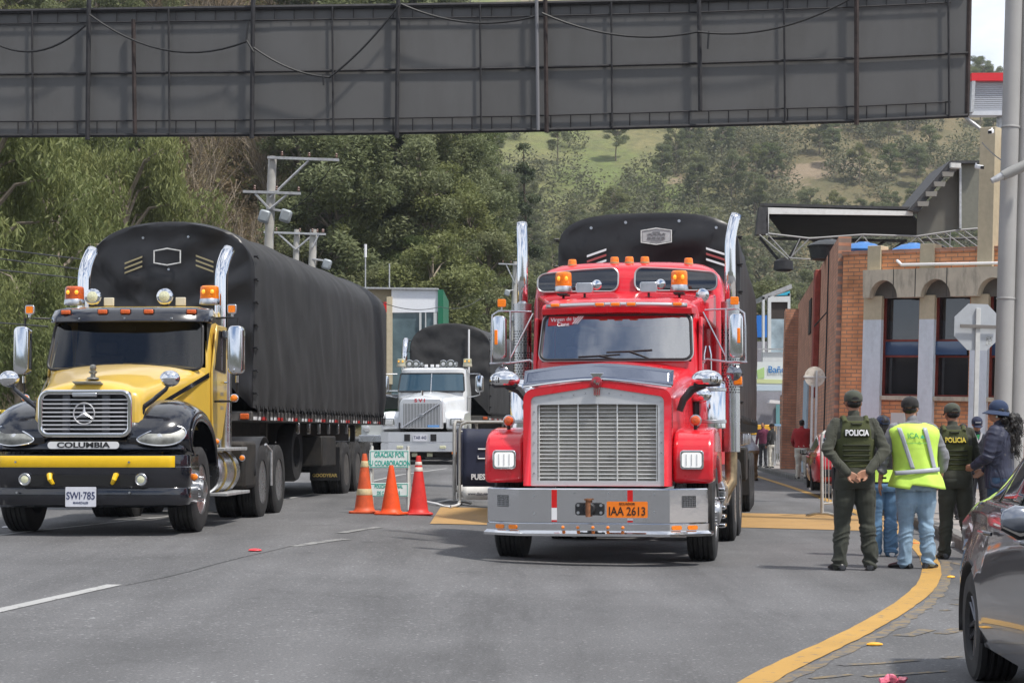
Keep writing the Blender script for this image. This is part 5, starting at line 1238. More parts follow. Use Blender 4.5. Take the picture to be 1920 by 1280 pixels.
def banner(label, x, y, yaw, w, h, z0, word, url):
    r = thing('banner', label, 'banner', (x, y, gz(x, y)), (0, 0, -yaw))
    MB().grid(lambda u, v: (w * u, .006 * sin(u * 17), z0 + .22 + (h - .22) * v), 20, 4).build('navy_field', navy, r, 60, solid=.006)
    MB().grid(lambda u, v: (w * u, .006 * sin(u * 17), z0 + .22 * v), 20, 2).build('white_strip', M('banner_white', (.62, .62, .60), .5, var=.1), r, 60, solid=.006)
    if word:
        t = text(word, .13, .035, .84); t.map(lambda a, b, c: (a + .34, b - .012, c + z0 + .38)); t.build('banner_word', whl, r, 0)
        t = text(url, .072, .02, .85); t.map(lambda a, b, c: (a + .30, b - .012, c + z0 + .10)); t.build('banner_address', navy, r, 0)
        q = MB(); q.tube([(.26, -.012, z0 + .74), (.26, -.012, z0 + .69), (.44, -.012, z0 + .69), (.53, -.012, z0 + .72), (.56, -.012, z0 + .77), (.53, -.012, z0 + .82), (.44, -.012, z0 + .85), (.26, -.012, z0 + .85)], .012, 5); q.build('banner_emblem', whl, r, 0)
    return r
banner('dark blue banner with white lettering and white strip, tied to the barrier', bx + .05, 34.2 - .05, 0, 1.75, 1.19, .10, 'PUESTO', 'www.dian.gov.co')
b2 = barrier('second steel crowd barrier standing end-on behind the banner', bx - .1, 34.45, -R(80), 2.0)
banner('narrow black banner seen edge-on between the barrier tubes', bx - .1 + .05, 34.45 + .1, -R(80), 1.5, 1.19, .10, None, None)
# white hose
p = G(812, 946); q = MB().tube([tuple(G(*c) + Vector((0, 0, .03))) for c in ((800, 944), (820, 948), (845, 953), (858, 950), (866, 944))], .022, 7); o = q.build('pipe_offcut', whl, None, 60); tag(o, 'white plastic pipe lying on the road at the foot of the barrier', 'pipe')
b3 = barrier('steel crowd barrier end standing on the ochre band beside the first officer', (1540 - 960) / FPX * 33.5, 33.5, -R(55), 2.0)
# ------------------------------------------------------------ helpers for tilted verticals: the masts and walls lean a touch to the right
LEAN = R(2.0)
brick = M('orange_brick', (.5, .2, .1), .85)
def brickmat(name, c1, c2, mort, sc=1.0):
    m = M(name, c1, .85); t = m.node_tree; n = t.nodes; b = n['Principled BSDF']; tc_ = n.new('ShaderNodeTexCoord')
    br = n.new('ShaderNodeTexBrick'); br.inputs['Scale'].default_value = 1.0; br.inputs['Color1'].default_value = (*c1, 1); br.inputs['Color2'].default_value = (*c2, 1); br.inputs['Mortar'].default_value = (*mort, 1)
    br.inputs['Brick Width'].default_value = .30; br.inputs['Row Height'].default_value = .092; br.inputs['Mortar Size'].default_value = .009; br.inputs['Mortar Smooth'].default_value = .1
    mp_ = n.new('ShaderNodeMapping'); mp_.inputs['Rotation'].default_value = (R(90), 0, 0); t.links.new(tc_.outputs['Object'], mp_.inputs['Vector']); t.links.new(mp_.outputs[0], br.inputs['Vector'])
    nz_ = n.new('ShaderNodeTexNoise'); nz_.inputs['Scale'].default_value = 1.8; nz_.inputs['Detail'].default_value = 8; t.links.new(tc_.outputs['Object'], nz_.inputs['Vector'])
    r_ = n.new('ShaderNodeMapRange'); r_.inputs['From Min'].default_value = .35; r_.inputs['From Max'].default_value = .7; r_.inputs['To Min'].default_value = 1.1; r_.inputs['To Max'].default_value = .62; t.links.new(nz_.outputs['Fac'], r_.inputs['Value'])
    mx_ = n.new('ShaderNodeMix'); mx_.data_type = 'RGBA'; mx_.blend_type = 'MULTIPLY'; mx_.inputs['Factor'].default_value = 1; t.links.new(br.outputs['Color'], mx_.inputs[6]); t.links.new(r_.outputs[0], mx_.inputs[7]); t.links.new(mx_.outputs[2], b.inputs['Base Color'])
    bp_ = n.new('ShaderNodeBump'); bp_.inputs['Strength'].default_value = .8; bp_.inputs['Distance'].default_value = .01; bp_.invert = True; t.links.new(br.outputs['Fac'], bp_.inputs['Height']); t.links.new(bp_.outputs['Normal'], b.inputs['Normal'])
    return m
brk = brickmat('brick_orange', (.80, .36, .17), (.70, .29, .13), (.30, .21, .15)); brk2 = brickmat('brick_shaded', (.60, .29, .18), (.50, .24, .15), (.30, .22, .18))  # second brick is duller, the side wall's shade put into its colour
conc = M('stained_concrete', (.52, .46, .36), .85, 0, var=.15, vscale=2, dirt=.8, dcol=(.10, .095, .085), dscale=3.5, streak=1, bump=.3, bscale=30)
cream = M('cream_wall', (.50, .43, .30), .85, 0, var=.08, dirt=.4, dcol=(.25, .22, .17), dscale=2, streak=1)
pblue = M('pale_blue_paint', (.62, .67, .72), .8, 0, var=.06, dirt=.35, dcol=(.25, .26, .27), dscale=3, streak=1)
oxr = M('oxide_red', (.20, .035, .025), .6, var=.2)
win = M('building_glass', (.018, .018, .02), .06, 0, spec=.9, coat=.6, var=.5, vscale=2)
class Wall:
    """a leaning wall frame: origin at base corner, u along the wall, z up, n out of the wall"""
    def __init__(s, name, label, cat, a, b, lean=LEAN):
        s.o = Vector(a); d = Vector(b) - Vector(a); s.L = d.length; ang = atan2(d.y, d.x)
        s.r = thing(name, label, cat); s.r.matrix_world = Matrix.Translation(s.o) @ Matrix.Rotation(lean, 4, 'Y') @ Matrix.Rotation(ang, 4, 'Z')
        s.inv = s.r.matrix_world.inverted()
    def uz(s, px, py, n=0):
        """where the sight line through a pixel meets the wall plane (n in front)"""
        o = s.inv @ Vector((0, 0, CAMH)); d = (s.inv.to_3x3() @ ray(px, py)); t = (-n - o.y) / d.y; p = o + d * t; return p.x, p.z
# facade A
zg = .146
A0 = Vector(((1568 - 960) / FPX * 48, 48, zg)); dirA = Vector((3.1, -2.6, 0)).normalized(); A1 = A0 + dirA * 6.6
wa = Wall('brick_building', 'orange brick building with arched concrete cornice, pale blue pilasters and dark windows', 'building', A0, A1)
uz = wa.uz
def rect(px0, py0, px1, py1, n=0):
    u0, z0 = uz(px0, py1, n); u1, z1 = uz(px1, py0, n); return u0, u1, z0, z1
u_r = 8.4
ua0, ztop = uz(1570, 478); ztop = uz(1600, 478)[1]
# bays: windows at px
wins = [(1652, 1722), (1751, 1817), (1852, 1935)]
zs_, zt_ = uz(1680, 742)[1], uz(1680, 556)[1]
us = [(uz(a, 650)[0], uz(b, 650)[0]) for a, b in wins]
# wall with window openings built from blocks
q = MB(); x = -.0; dp = .35
q.box(0, u_r, .0, dp, -.3, zs_)
q.box(0, u_r, .0, dp, zt_, ztop)
edges = [0] + [e for w in us for e in w] + [u_r]
for k in range(0, len(edges), 2):
    if edges[k + 1] > edges[k]: q.box(edges[k], edges[k + 1], .0, dp, zs_, zt_)
fw = q.build('front_wall', brk, wa.r, 0)
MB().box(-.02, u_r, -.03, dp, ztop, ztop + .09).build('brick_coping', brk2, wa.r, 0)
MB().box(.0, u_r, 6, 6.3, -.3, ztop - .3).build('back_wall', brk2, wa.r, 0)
MB().box(.36, u_r, .36, 5.9, ztop - .7, ztop - .55).build('roof_slab', conc, wa.r, 0)
for k, (a, b) in enumerate(us):
    wn = MB().box(a, b, .16, .18, zs_, zt_).build('window', win, wa.r, 0)
    q = MB(); zm1 = zs_ + (zt_ - zs_) * .40; zm2 = zs_ + (zt_ - zs_) * .56; f = .045
    for (x0, x1, z0, z1) in ((a, a + f, zs_, zt_), (b - f, b, zs_, zt_), (a + f, b - f, zs_, zs_ + f), (a + f, b - f, zm1 - f / 2, zm1 + f / 2), (a + f, b - f, zm2 - f / 2, zm2 + f / 2)): q.box(x0, x1, .10, .155, z0, z1)
    q.build('window_frame', oxr, wn, 0)
    pn = MB().box(a + f, b - f, .0, .012, zm1 + .03, zm2 - .03)
    o = pn.build('hinged_pane', M('blue_pane', (.035, .07, .15), .08, 0, coat=1), wn, 0)
    if k == 1: o.location = (0, -.02, 0); pn = o.data; 
    else: o.location = (0, .12, 0)
    MB().box(a - .12, b + .12, -.10, .2, zs_ - .10, zs_).build('window_sill', conc, wa.r, bevel=.01)
    MB().box(a + .16, a + .36, .185, .2, zs_ + .1, zt_ - .1).build('curtain', M('curtain_tan', (.16, .13, .09), .9), wn, 0)
# pilasters
pil = [(1617, 1651), (1722, 1750), (1818, 1851)]
zpt = uz(1630, 556)[1]; zpc = uz(1630, 600)[1]
for a, b in pil:
    u0 = uz(a, 650, .12)[0]; u1 = uz(b, 650, .12)[0]
    pq = MB().box(u0, u1, -.12, -.001, -.2, zpc).build('pilaster', pblue, wa.r, 0, bevel=.006)
    MB().box(u0, u1, -.12, -.001, zpc + .0005, zpt).build('pilaster_top', cream, pq, 0, bevel=.006)
# arched cornice: extruded panel with arches cut from the lower edge
zc0 = uz(1700, 557, .3)[1]; zc1 = uz(1700, 504, .3)[1]
cuts = [(uz(a, 550, .3)[0], uz(b, 550, .3)[0]) for a, b in ((1630, 1682), (1726, 1782), (1832, 1890), (1945, 2000))]
poly = [(uz(1618, 550, .3)[0], zc0)]
for a, b in cuts:
    r_ = (b - a) / 2; c_ = (a + b) / 2; hh = (zc1 - zc0) * .62
    poly += [(c_ - r_ * cos(pi * k / 14), zc0 + hh * sin(pi * k / 14)) for k in range(15)]
poly += [(u_r + .2, zc0), (u_r + .2, zc1), (uz(1618, 504, .3)[0], zc1)]
MB().prism(poly, 'xz', -.30, .0 - .002).build('arched_cornice', conc, wa.r, 30)
for a, b in cuts: MB().box(a - .02, b + .02, -.045, -.004, zc0, zc1 - .05).build('arch_shade_panel', M('shaded_concrete', (.13, .12, .105), .9, dirt=.6, dcol=(.05, .05, .045)), wa.r, 0)  # flat dark panels, the shade of the hollow arches put into their colour
q = MB()
for a in (1675, 1716, 1775): u = uz(a, 530, .3)[0]; q.box(u - .012, u + .012, -.303, -.3, zc0 + .0, zc1)
q.build('cornice_joint', M('joint_dark', (.07, .065, .06), .9), wa.r, 0)
for k, (px0, px1) in enumerate(((1629, 1654), (1727, 1754))):
    u0 = uz(px0, 470)[0]; u1 = uz(px1, 470)[0]; zt2 = uz(1640, 461)[1]
    MB().box(u0, u1, -.06, .30, zc1, zt2).build('concrete_pier', cream, wa.r, 0, bevel=.01)
# tall cream column
u0 = uz(1832, 470, .1)[0]; u1 = uz(1861, 470, .1)[0]; ztc = uz(1855, 238, .1)[1]
col_ = MB().box(u0, u1, -.10, .5, zc1 + .001, ztc).build('tall_pier', cream, wa.r, 0, bevel=.01)
us0 = u1 + .02; z0 = uz(1880, 475)[1]; z1 = uz(1880, 250)[1]
up = MB().box(us0, us0 + 2.6, .25, .30, ztop + .095, z1).build('upper_window', M('blue_dark_glass', (.03, .035, .06), .1, coat=.5), wa.r, 0)
q = MB(); q.box(us0, us0 + .05, .2, .249, ztop + .095, z1)
for k in range(1, 4): z = ztop + .1 + (z1 - ztop - .1) * k / 4; q.box(us0 + .051, us0 + 2.6, .2, .249, z, z + .04)
q.build('upper_window_frame', oxr, up, 0)
# PVC drain
a = uz(1683, 492, .12); b = uz(1935, 506, .12)
o = MB().tube([(a[0], -.02, a[1]), (a[0] - .02, -.10, a[1] + .04), (a[0] + .05, -.14, a[1] + .0), (a[0] + .12, -.14, a[1] - .06), (b[0], -.14, a[1] - .10)], .035, 10).build('drain_pipe', whl, wa.r, 60)
o = MB().cbox((uz(1684, 795, .2)[0], -.14, uz(1684, 795, .2)[1]), (.36, .2, .52)).build('meter_box', M('meter_box_paint', (.55, .56, .54), .5), wa.r, bevel=.01)
# wall B: receding along the side street
B1 = Vector(((1487 - 960) / FPX * 72, 72, zg))
B0 = Vector((A0.x - .10, A0.y + .12, zg))
wb_ = Wall('brick_building', 'long shaded brick side wall with red drainpipe and small vents, running up the side street', 'building', B1, B0)
ztB = wb_.uz(1545, 490)[1]
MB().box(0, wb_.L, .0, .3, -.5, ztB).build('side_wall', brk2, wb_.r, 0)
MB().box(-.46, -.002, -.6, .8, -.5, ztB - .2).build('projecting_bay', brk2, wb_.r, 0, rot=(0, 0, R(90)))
u, z = wb_.uz(1529, 600, .1); zt3 = wb_.uz(1529, 512, .1)[1]
MB().box(u - .55, u + .4, -.16, -.003, 2.2, zt3).build('red_drainpipe', M('red_pier', (.26, .05, .035), .7, var=.2), wb_.r, bevel=.02)
u, z = wb_.uz(1510, 740, .05); MB().box(u - 1.6, u + 1.2, -.05, -.003, .0, 2.9).build('blue_door', M('pale_door', (.40, .50, .58), .7, var=.1), wb_.r, 0)
u, z = wb_.uz(1519, 595, .02); MB().box(u - .7, u + .7, -.04, -.003, z - .5, z + .55).build('wall_vent', M('vent_dark', (.04, .035, .03), .8), wb_.r, 0)
u, z = wb_.uz(1552, 600, .02); q = MB(); q.tube([(u, -.04, .3), (u, -.04, ztB)], .02, 5); q.tube([(u, -.05, z + 0.2), (u - 1.2, -.3, z - .1)], .02, 5); q.build('wall_cable', blk, wb_.r)
# roof canopy behind
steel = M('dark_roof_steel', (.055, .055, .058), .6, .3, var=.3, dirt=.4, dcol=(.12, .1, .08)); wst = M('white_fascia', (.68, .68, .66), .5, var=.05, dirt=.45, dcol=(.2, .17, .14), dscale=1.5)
cd = 60.0
def PP(px, py, d=cd): return P(px, py, d)
cn = thing('roof_canopy', 'dark metal roof canopy on a tubular truss with long white fascia, above the brick building', 'canopy', (0, 0, 0))
def quadslab(name, pts, th, mat, par, off=Vector((0, 1, 0))):
    m = MB(); a = [Vector(p) for p in pts]; b = [p + off * th for p in a]; n = len(a)
    m.loft([a, b]); return m.build(name, mat, par, 0)
quadslab('white_fascia', [PP(1439, 389), PP(1712, 396), PP(1712, 404), PP(1439, 401)], .12, wst, cn)
quadslab('roof_sheet', [PP(1424, 386, cd), PP(1712, 393, cd), PP(1840, 404, cd + 9), PP(1450, 396, cd + 9)], .08, steel, cn, Vector((0, 0, 1)))
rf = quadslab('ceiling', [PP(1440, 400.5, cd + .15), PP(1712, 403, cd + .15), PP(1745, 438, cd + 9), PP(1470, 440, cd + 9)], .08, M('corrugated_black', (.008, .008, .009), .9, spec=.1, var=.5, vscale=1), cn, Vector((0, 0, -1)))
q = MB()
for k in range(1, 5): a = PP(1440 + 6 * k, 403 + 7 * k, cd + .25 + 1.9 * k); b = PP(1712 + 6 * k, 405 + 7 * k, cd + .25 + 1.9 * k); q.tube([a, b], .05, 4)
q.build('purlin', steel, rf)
quadslab('end_gable', [PP(1424, 388), PP(1440, 389), PP(1441, 438), PP(1418, 440)], .5, steel, cn)
quadslab('fascia_post', [PP(1437, 400), PP(1442, 400), PP(1441, 440), PP(1436, 440)], .12, wst, cn)
quadslab('raking_roof', [PP(1704, 393, cd - .3), PP(1782, 301, cd - .3), PP(1838, 301, cd - .3), PP(1838, 306, cd - .3), PP(1790, 306, cd - .3), PP(1722, 397, cd - .3)], 3, steel, cn)
quadslab('translucent_gable', [PP(1720, 400, cd + .2), PP(1801, 312, cd + .2), PP(1801, 432, cd + .2), PP(1719, 443, cd + .2)], .06, M('grey_sheeting', (.13, .125, .105), .6, var=.12, vscale=1.2), cn)
quadslab('glazed_end', [PP(1801, 304, cd), PP(1838, 304, cd), PP(1838, 428, cd), PP(1801, 430, cd)], .06, M('green_grey_sheet', (.16, .16, .13), .4, var=.1), cn)
quadslab('white_gutter', [PP(1783, 305, cd - .5), PP(1802, 306, cd - .5), PP(1802, 315, cd - .5), PP(1783, 314, cd - .5)], .3, wst, cn)
quadslab('gable_post', [PP(1799, 312, cd - .1), PP(1803, 312, cd - .1), PP(1803, 428, cd - .1), PP(1799, 428, cd - .1)], .1, galv, cn)
for k in range(4): quadslab('roof_purlin', [PP(1767 - 15.5 * k, 322 + 18.5 * k, cd - .45), PP(1789 - 15.5 * k, 322 + 18.5 * k, cd - .45), PP(1787 - 15.5 * k, 331 + 18.5 * k, cd - .45), PP(1768 - 15.5 * k, 331 + 18.5 * k, cd - .45)], .1, M('purlin_grey', (.20, .19, .17), .6), cn)
q = MB(); q2 = MB()
def tr(a, b, d0=cd, d1=None, r_=.02, m_=None): (m_ or q).tube([PP(*a, d0), PP(*b, d1 or d0)], r_, 6)
nodes_t = [(1440, 438), (1518, 447), (1618, 440), (1720, 443), (1800, 431), (1838, 428)]
for a, b in zip(nodes_t, nodes_t[1:]): tr(a, b, r_=.03)
for a, b in (((1440, 440), (1481, 484)), ((1518, 447), (1481, 484)), ((1424, 440), (1478, 486)), ((1500, 447), (1483, 484)), ((1481, 484), (1525, 486))): tr(a, b)
for a, b in (((1618, 440), (1590, 470)), ((1618, 442), (1640, 470)), ((1720, 444), (1690, 470)), ((1720, 444), (1745, 470)), ((1750, 437), (1800, 475)), ((1770, 435), (1825, 475)), ((1790, 432), (1838, 466)), ((1805, 430), (1838, 454)), ((1782, 433), (1780, 475)), ((1735, 440), (1770, 475))): tr(a, b, r_=.018)
for a, b in (((1518, 447), (1560, 470)), ((1424, 445), (1470, 500)), ((1560, 447), (1600, 452)), ((1440, 447), (1700, 452)), ((1730, 450), (1838, 446)), ((1500, 450), (1478, 486)), ((1600, 452), (1660, 478)), ((1660, 452), (1620, 478)), ((1720, 455), (1760, 480)), ((1740, 447), (1800, 480)), ((1700, 450), (1660, 478))): tr(a, b, cd + 3, cd + 3, .05, q2)
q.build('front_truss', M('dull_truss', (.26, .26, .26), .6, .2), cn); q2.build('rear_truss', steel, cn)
MB().lathe([(.05, .2), (.28, .1), (.30, -.15), (.2, -.2)], PP(1469, 496, cd), 'Z', 16).build('hanging_lamp', blk, cn)
# water tanks on the roof
def tank(label, px, pyt, pyb, r_, d, mat, kind):
    t = P(px, pyb, d); tp = P(px, pyt, d); h = tp.z - t.z; rt_ = thing('water_tank', label, 'water tank', (t.x, t.y, t.z - (.3 if kind else .0)), (0, LEAN, 0))
    H0 = h + (.3 if kind else 0)
    MB().lathe([(r_ * .84, 0), (r_ * .95, H0 * .55), (r_ * .96, H0 * .62)], n=30).build('tank_body', mat, rt_)
    q = MB(); q.lathe([(r_ * 1.02, H0 * .6), (r_ * 1.03, H0 * .66), (r_ * .9, H0 * .75), (r_ * .55, H0 * .92), (r_ * .28, H0 * .97), (r_ * .26, H0 * 1.0), (.001, H0 * 1.0)], n=30)
    q.build('tank_lid', mat, rt_); return rt_
tb = M('tank_blue', (.04, .16, .42), .45, var=.12, dirt=.25, dcol=(.2, .25, .3)); tk = M('tank_black', (.02, .022, .024), .45, var=.2, dirt=.3)
tank('black plastic water tank beside two blue ones on the roof', 1556, 449, 487, .60, 54, tk, 0); tank('blue plastic water tank between the black tank and the first cream pier', 1618, 454, 478, .58, 53, tb, 1); tank('blue plastic water tank between the two concrete piers', 1712, 456, 478, .56, 50.5, tb, 1)
# CCTV
def cctv(label, px, py, d, rot):
    p = P(px, py, d); r = thing('security_camera', label, 'camera', p, (0, 0, rot)); MB().cbox((0, 0, 0), (.10, .26, .09), (R(12), 0, 0)).build('camera_housing', whl, r, bevel=.02); MB().cbox((0, -.135, -.03), (.08, .02, .07), (R(12), 0, 0)).build('camera_face', blk, r); MB().tube([(0, .1, .02), (0, .14, .1)], .02).build('camera_mount', whl, r)
cctv('white bullet camera at the top of the cream column', 1858, 247, 45.0, -.4); cctv('grey dome-ended camera half way up the cream column', 1836, 313, 45.2, .3)
# low kiosk, toilets sign, walls further up the street
kd = 76.0
kk = thing('kiosk', 'narrow white framed glass kiosk with sloping roof standing above the toilets sign', 'kiosk', (0, 0, 0))
kg = M('kiosk_white', (.60, .62, .62), .5, var=.06)
quadslab('kiosk_roof', [PP(1430, 554, kd), PP(1484, 532, kd), PP(1486, 540, kd), PP(1430, 562, kd)], 3, galv, kk)
quadslab('blue_gable', [PP(1450, 556, kd), PP(1481, 545, kd), PP(1481, 555, kd)], .1, M('cyan_paint', (.05, .42, .60), .5), kk)
for (a, b, c, d_) in ((1430, 556, 1434, 672), (1440, 555, 1446, 672), (1477, 550, 1482, 672)): quadslab('kiosk_post', [PP(a, b, kd), PP(c, b, kd), PP(c, d_, kd), PP(a, d_, kd)], .3, kg, kk)
quadslab('kiosk_header', [PP(1446, 555, kd), PP(1477, 553, kd), PP(1477, 566, kd), PP(1446, 566, kd)], .25, kg, kk)
quadslab('kiosk_base', [PP(1430, 660, kd - .1), PP(1482, 660, kd - .1), PP(1482, 680, kd - .1), PP(1430, 680, kd - .1)], .4, kg, kk)
quadslab('kiosk_blind', [PP(1446, 566, kd + .1), PP(1477, 566, kd + .1), PP(1477, 598, kd + .1), PP(1446, 598, kd + .1)], .05, M('blind_brown', (.05, .04, .035), .6), kk)
quadslab('kiosk_glass', [PP(1446, 598, kd + .1), PP(1477, 598, kd + .1), PP(1477, 660, kd + .1), PP(1446, 660, kd + .1)], .05, M('pale_glass', (.32, .40, .45), .1, var=.4, vscale=1.5), kk)
quadslab('kiosk_rail', [PP(1420, 653, kd - .2), PP(1482, 653, kd - .2), PP(1482, 655.5, kd - .2), PP(1420, 655.5, kd - .2)], .06, galv, kk)
bs = thing('toilets_sign', 'pale white and green sign board reading toilets in blue, under the kiosk', 'sign', (0, 0, 0))
sb = quadslab('sign_board', [PP(1400, 678, kd - .6), PP(1480, 678, kd - .6), PP(1480, 734, kd - .6), PP(1400, 734, kd - .6)], .12, M('sign_pale', (.68, .73, .72), .5), bs)
quadslab('green_field', [PP(1419, 694, kd - .62), PP(1433, 688, kd - .62), PP(1433, 708, kd - .62), PP(1421, 710, kd - .62)], .015, M('sign_light_green', (.42, .62, .25), .5), sb)
quadslab('yellow_field', [PP(1419, 710, kd - .62), PP(1478, 712, kd - .62), PP(1478, 719, kd - .62), PP(1419, 718, kd - .62)], .015, M('sign_lime', (.60, .66, .35), .5), sb)
quadslab('sign_footer', [PP(1419, 722, kd - .62), PP(1478, 722, kd - .62), PP(1478, 732, kd - .62), PP(1419, 732, kd - .62)], .015, M('sign_grey_blue', (.50, .60, .68), .5), sb)
t = text('Baños', .36, .012, .92); pc = P(1460, 693, kd - .64); t.map(lambda a, b, c: (a + pc.x, pc.y + b, pc.z + c)); t.build('sign_lettering', M('sign_blue', (.03, .20, .50), .5), sb, 0)
es = thing('blue_sign', 'blue sign board with a white capital letter, seen through the kiosk', 'sign', (0, 0, 0))
ek = quadslab('sign_board', [PP(1395, 591, kd + 6), PP(1455, 591, kd + 6), PP(1455, 632, kd + 6), PP(1395, 632, kd + 6)], .15, M('bright_blue', (.02, .15, .50), .5), es)
t = text('E', .5, .03, 1.0); pe = P(1449, 610, kd + 5.95); t.map(lambda a, b, c: (a + pe.x, pe.y + b, pe.z + c)); t.build('sign_letter', whl, ek, 0)
gw = thing('grey_building', 'plain grey rendered building at the end of the side street', 'building', (0, 0, 0))
quadslab('front_wall', [PP(1380, 640, 82), PP(1475, 640, 82), PP(1475, 850, 82), PP(1380, 850, 82)], 5, M('grey_render', (.25, .25, .28), .85, var=.1, dirt=.3), gw)
quadslab('white_eave', [PP(1444, 749, 81), PP(1466, 751, 81), PP(1466, 757, 81), PP(1442, 755, 81)], .8, whl, gw)
quadslab('doorway', [PP(1455, 758, 81.9), PP(1465, 758, 81.9), PP(1465, 795, 81.9), PP(1455, 795, 81.9)], .05, M('teal_glass', (.15, .32, .34), .3), gw)
quadslab('brick_post', [PP(1466, 740, 80), PP(1482, 740, 80), PP(1482, 880, 80), PP(1466, 880, 80)], .6, brk2, gw)
gf_ = thing('metal_gate', 'pale blue barred gate beside the brick corner at the end of the pavement', 'gate', (0, 0, 0))
quadslab('gate_top', [PP(1446, 794, 74), PP(1466, 795, 74), PP(1466, 799, 74), PP(1446, 798, 74)], .1, M('gate_blue', (.25, .42, .60), .5), gf_)
q = MB()
for k in range(6): q.tube([PP(1448 + 3.3 * k, 798, 74), PP(1448 + 3.3 * k, 866, 74)], .022, 4)
q.build('gate_bars', galv, gf_)
# shop building beyond the yellow trailer
sp_ = thing('shop_building', 'shop building with white upper band, green end stripe and glass front, behind the yellow trailer', 'building', (0, 0, 0)); D = 92
quadslab('cream_wall', [PP(680, 541, D + .4), PP(734, 541, D + .4), PP(734, 850, D + .4), PP(680, 850, D + .4)], 8, cream, sp_)
quadslab('white_band', [PP(734, 541, D), PP(821, 543, D), PP(821, 585, D), PP(734, 586, D)], 8, M('shop_white', (.74, .76, .80), .5, var=.03), sp_)
quadslab('green_stripe', [PP(821, 543, D - .1), PP(831, 543, D - .1), PP(831, 620, D - .1), PP(821, 620, D - .1)], 8, M('shop_green', (.01, .14, .07), .5), sp_)
quadslab('shop_glass', [PP(734, 586, D + .1), PP(820, 585, D + .1), PP(820, 800, D + .1), PP(734, 800, D + .1)], 2, M('shop_glass', (.10, .15, .17), .12, 0, var=.5, vscale=.6, coat=.5), sp_)
quadslab('shop_column', [PP(725, 556, D - .3), PP(735, 556, D - .3), PP(735, 720, D - .3), PP(725, 720, D - .3)], .4, cream, sp_)
for a, b in ((786, 790), (797, 799), (813, 820)): quadslab('window_mullion', [PP(a, 586, D - .05), PP(b, 586, D - .05), PP(b, 680, D - .05), PP(a, 680, D - .05)], .1, M('mullion_pale', (.5, .52, .52), .5), sp_)
quadslab('roof_edge', [PP(680, 538, D - .15), PP(822, 540, D - .15), PP(822, 543, D - .15), PP(680, 541, D - .15)], 8.3, galv, sp_)
quadslab('red_panel', [PP(719, 566, D - .3), PP(725, 566, D - .3), PP(725, 585, D - .3), PP(719, 585, D - .3)], .2, redl, sp_)
for k, (px, py0, py1) in enumerate(((685, 458, 540), (730, 494, 541))):
    o = thing('roof_antenna', ('tall thin aerial with white tip on the shop roof', 'shorter plain aerial pole on the shop roof')[k], 'antenna', P(px, py1, D)); h = P(px, py0, D).z - P(px, py1, D).z
    MB().cyl((0, 0, 0), (0, 0, h), .035, n=6).build('mast', galv, o)
    if k == 0: MB().cyl((0, 0, h * .7), (0, 0, h), .07, n=6).build('white_tip', whl, o)
# clutter behind the white truck: small green jeep front and stall goods
gj = thing('parked_jeep', 'green and white jeep half hidden between the yellow trailer and the white truck', 'jeep', (P(722, 800, 66).x, 66, .6), (0, 0, -.1))
jg = M('jeep_green', (.03, .32, .06), .4, coat=.5, var=.2)
MB().box(-.8, .8, 0, 3.6, .55, 1.15).build('body', M('jeep_white', (.55, .58, .58), .4), gj, bevel=.08)
MB().box(-.78, .78, .2, 1.4, 1.151, 1.5).build('hood', jg, gj, bevel=.1)
MB().box(-.75, .75, 1.5, 3.4, 1.5, 2.1).build('cabin', glassd, gj, bevel=.1)
MB().box(-.85, .85, -.12, 0, .5, .75).build('bumper', chrome2, gj, bevel=.03)
for sx in (-1, 1):
    MB().lathe([(.11, 0), (.1, -.04), (.001, -.05)], axis='Y', n=14).build('headlight', lens, gj, loc=(sx * .6, -.01, .95))
    for yy in (.6, 2.9): wheel(gj, sx * .75, yy, .35, .35, .2, chrome2, sx, n=20)
MB().tube([(-.7, 1.3, 1.5), (-.5, 1.5, 2.2), (.5, 1.5, 2.2), (.7, 1.3, 1.5)], .04).build('roll_bar', chrome2, gj)
# yellow guard rail on the left
gr_ = thing('guard_rail', 'yellow painted pipe guard rail beyond the black fender of the yellow truck', 'railing', (0, 0, 0)); ym = M('rail_yellow', (.55, .40, .03), .5, var=.1)
for z in (770, 785, 802): MB().tube([P(-90, z, 46), P(70, z + 1, 47)], .035, 6).build('rail', ym, gr_)
for px in (-60, 5, 60): MB().tube([P(px, 768, 46.4), P(px, 822, 46.4)], .04, 6).build('post', ym, gr_)
# ------------------------------------------------------------ signs seen from the back
def mast(label, name, cat, base, h, r0, r1, mat, lean=LEAN):
    r = thing(name, label, cat, base, (0, lean, 0)); return r
p = onground(1822, 32.3); p.z = .146
st_ = thing('stop_sign', 'octagonal sign seen from its unpainted pale back, overlapping the grey pole', 'road sign', p, (0, LEAN, 0))
zc = P(1822, 613, 32.3).z - .146; R_ = 44.5 / FPX * 32.3
oc = [(R_ * 1.06 * cos(R(22.5 + 45 * k)), R_ * 1.06 * sin(R(22.5 + 45 * k)) + zc) for k in range(8)]
sb_ = MB().prism(oc, 'xz', -.004, .006).build('sign_plate', M('bare_plate', (.46, .49, .52), .5, .2, var=.06, vscale=6, dirt=.15), st_, 0)
MB().box(-.035, .035, -.05, -.006, -.1, zc + .3).build('post', M('post_greywhite', (.55, .56, .55), .6, var=.1), st_, bevel=.004)
MB().box(-.29, .31, -.075, -.051, zc - .02, zc + .035).build('cross_brace', M('weathered_brace', (.18, .17, .16), .7), st_, bevel=.003)
MB().box(.14, .24, -.007, -.0045, zc - .28, zc - .14).build('sticker', M('sticker_grey', (.4, .42, .42), .5, var=.8, vscale=60), sb_, 0)
d_ = 48.3; p = onground(1522, d_); p.z = .146
rs_ = thing('round_sign', 'round peeling pale sign on a double pole before the side wall', 'road sign', p, (0, LEAN * .8, 0)); zc = P(1527, 706, d_).z - .146
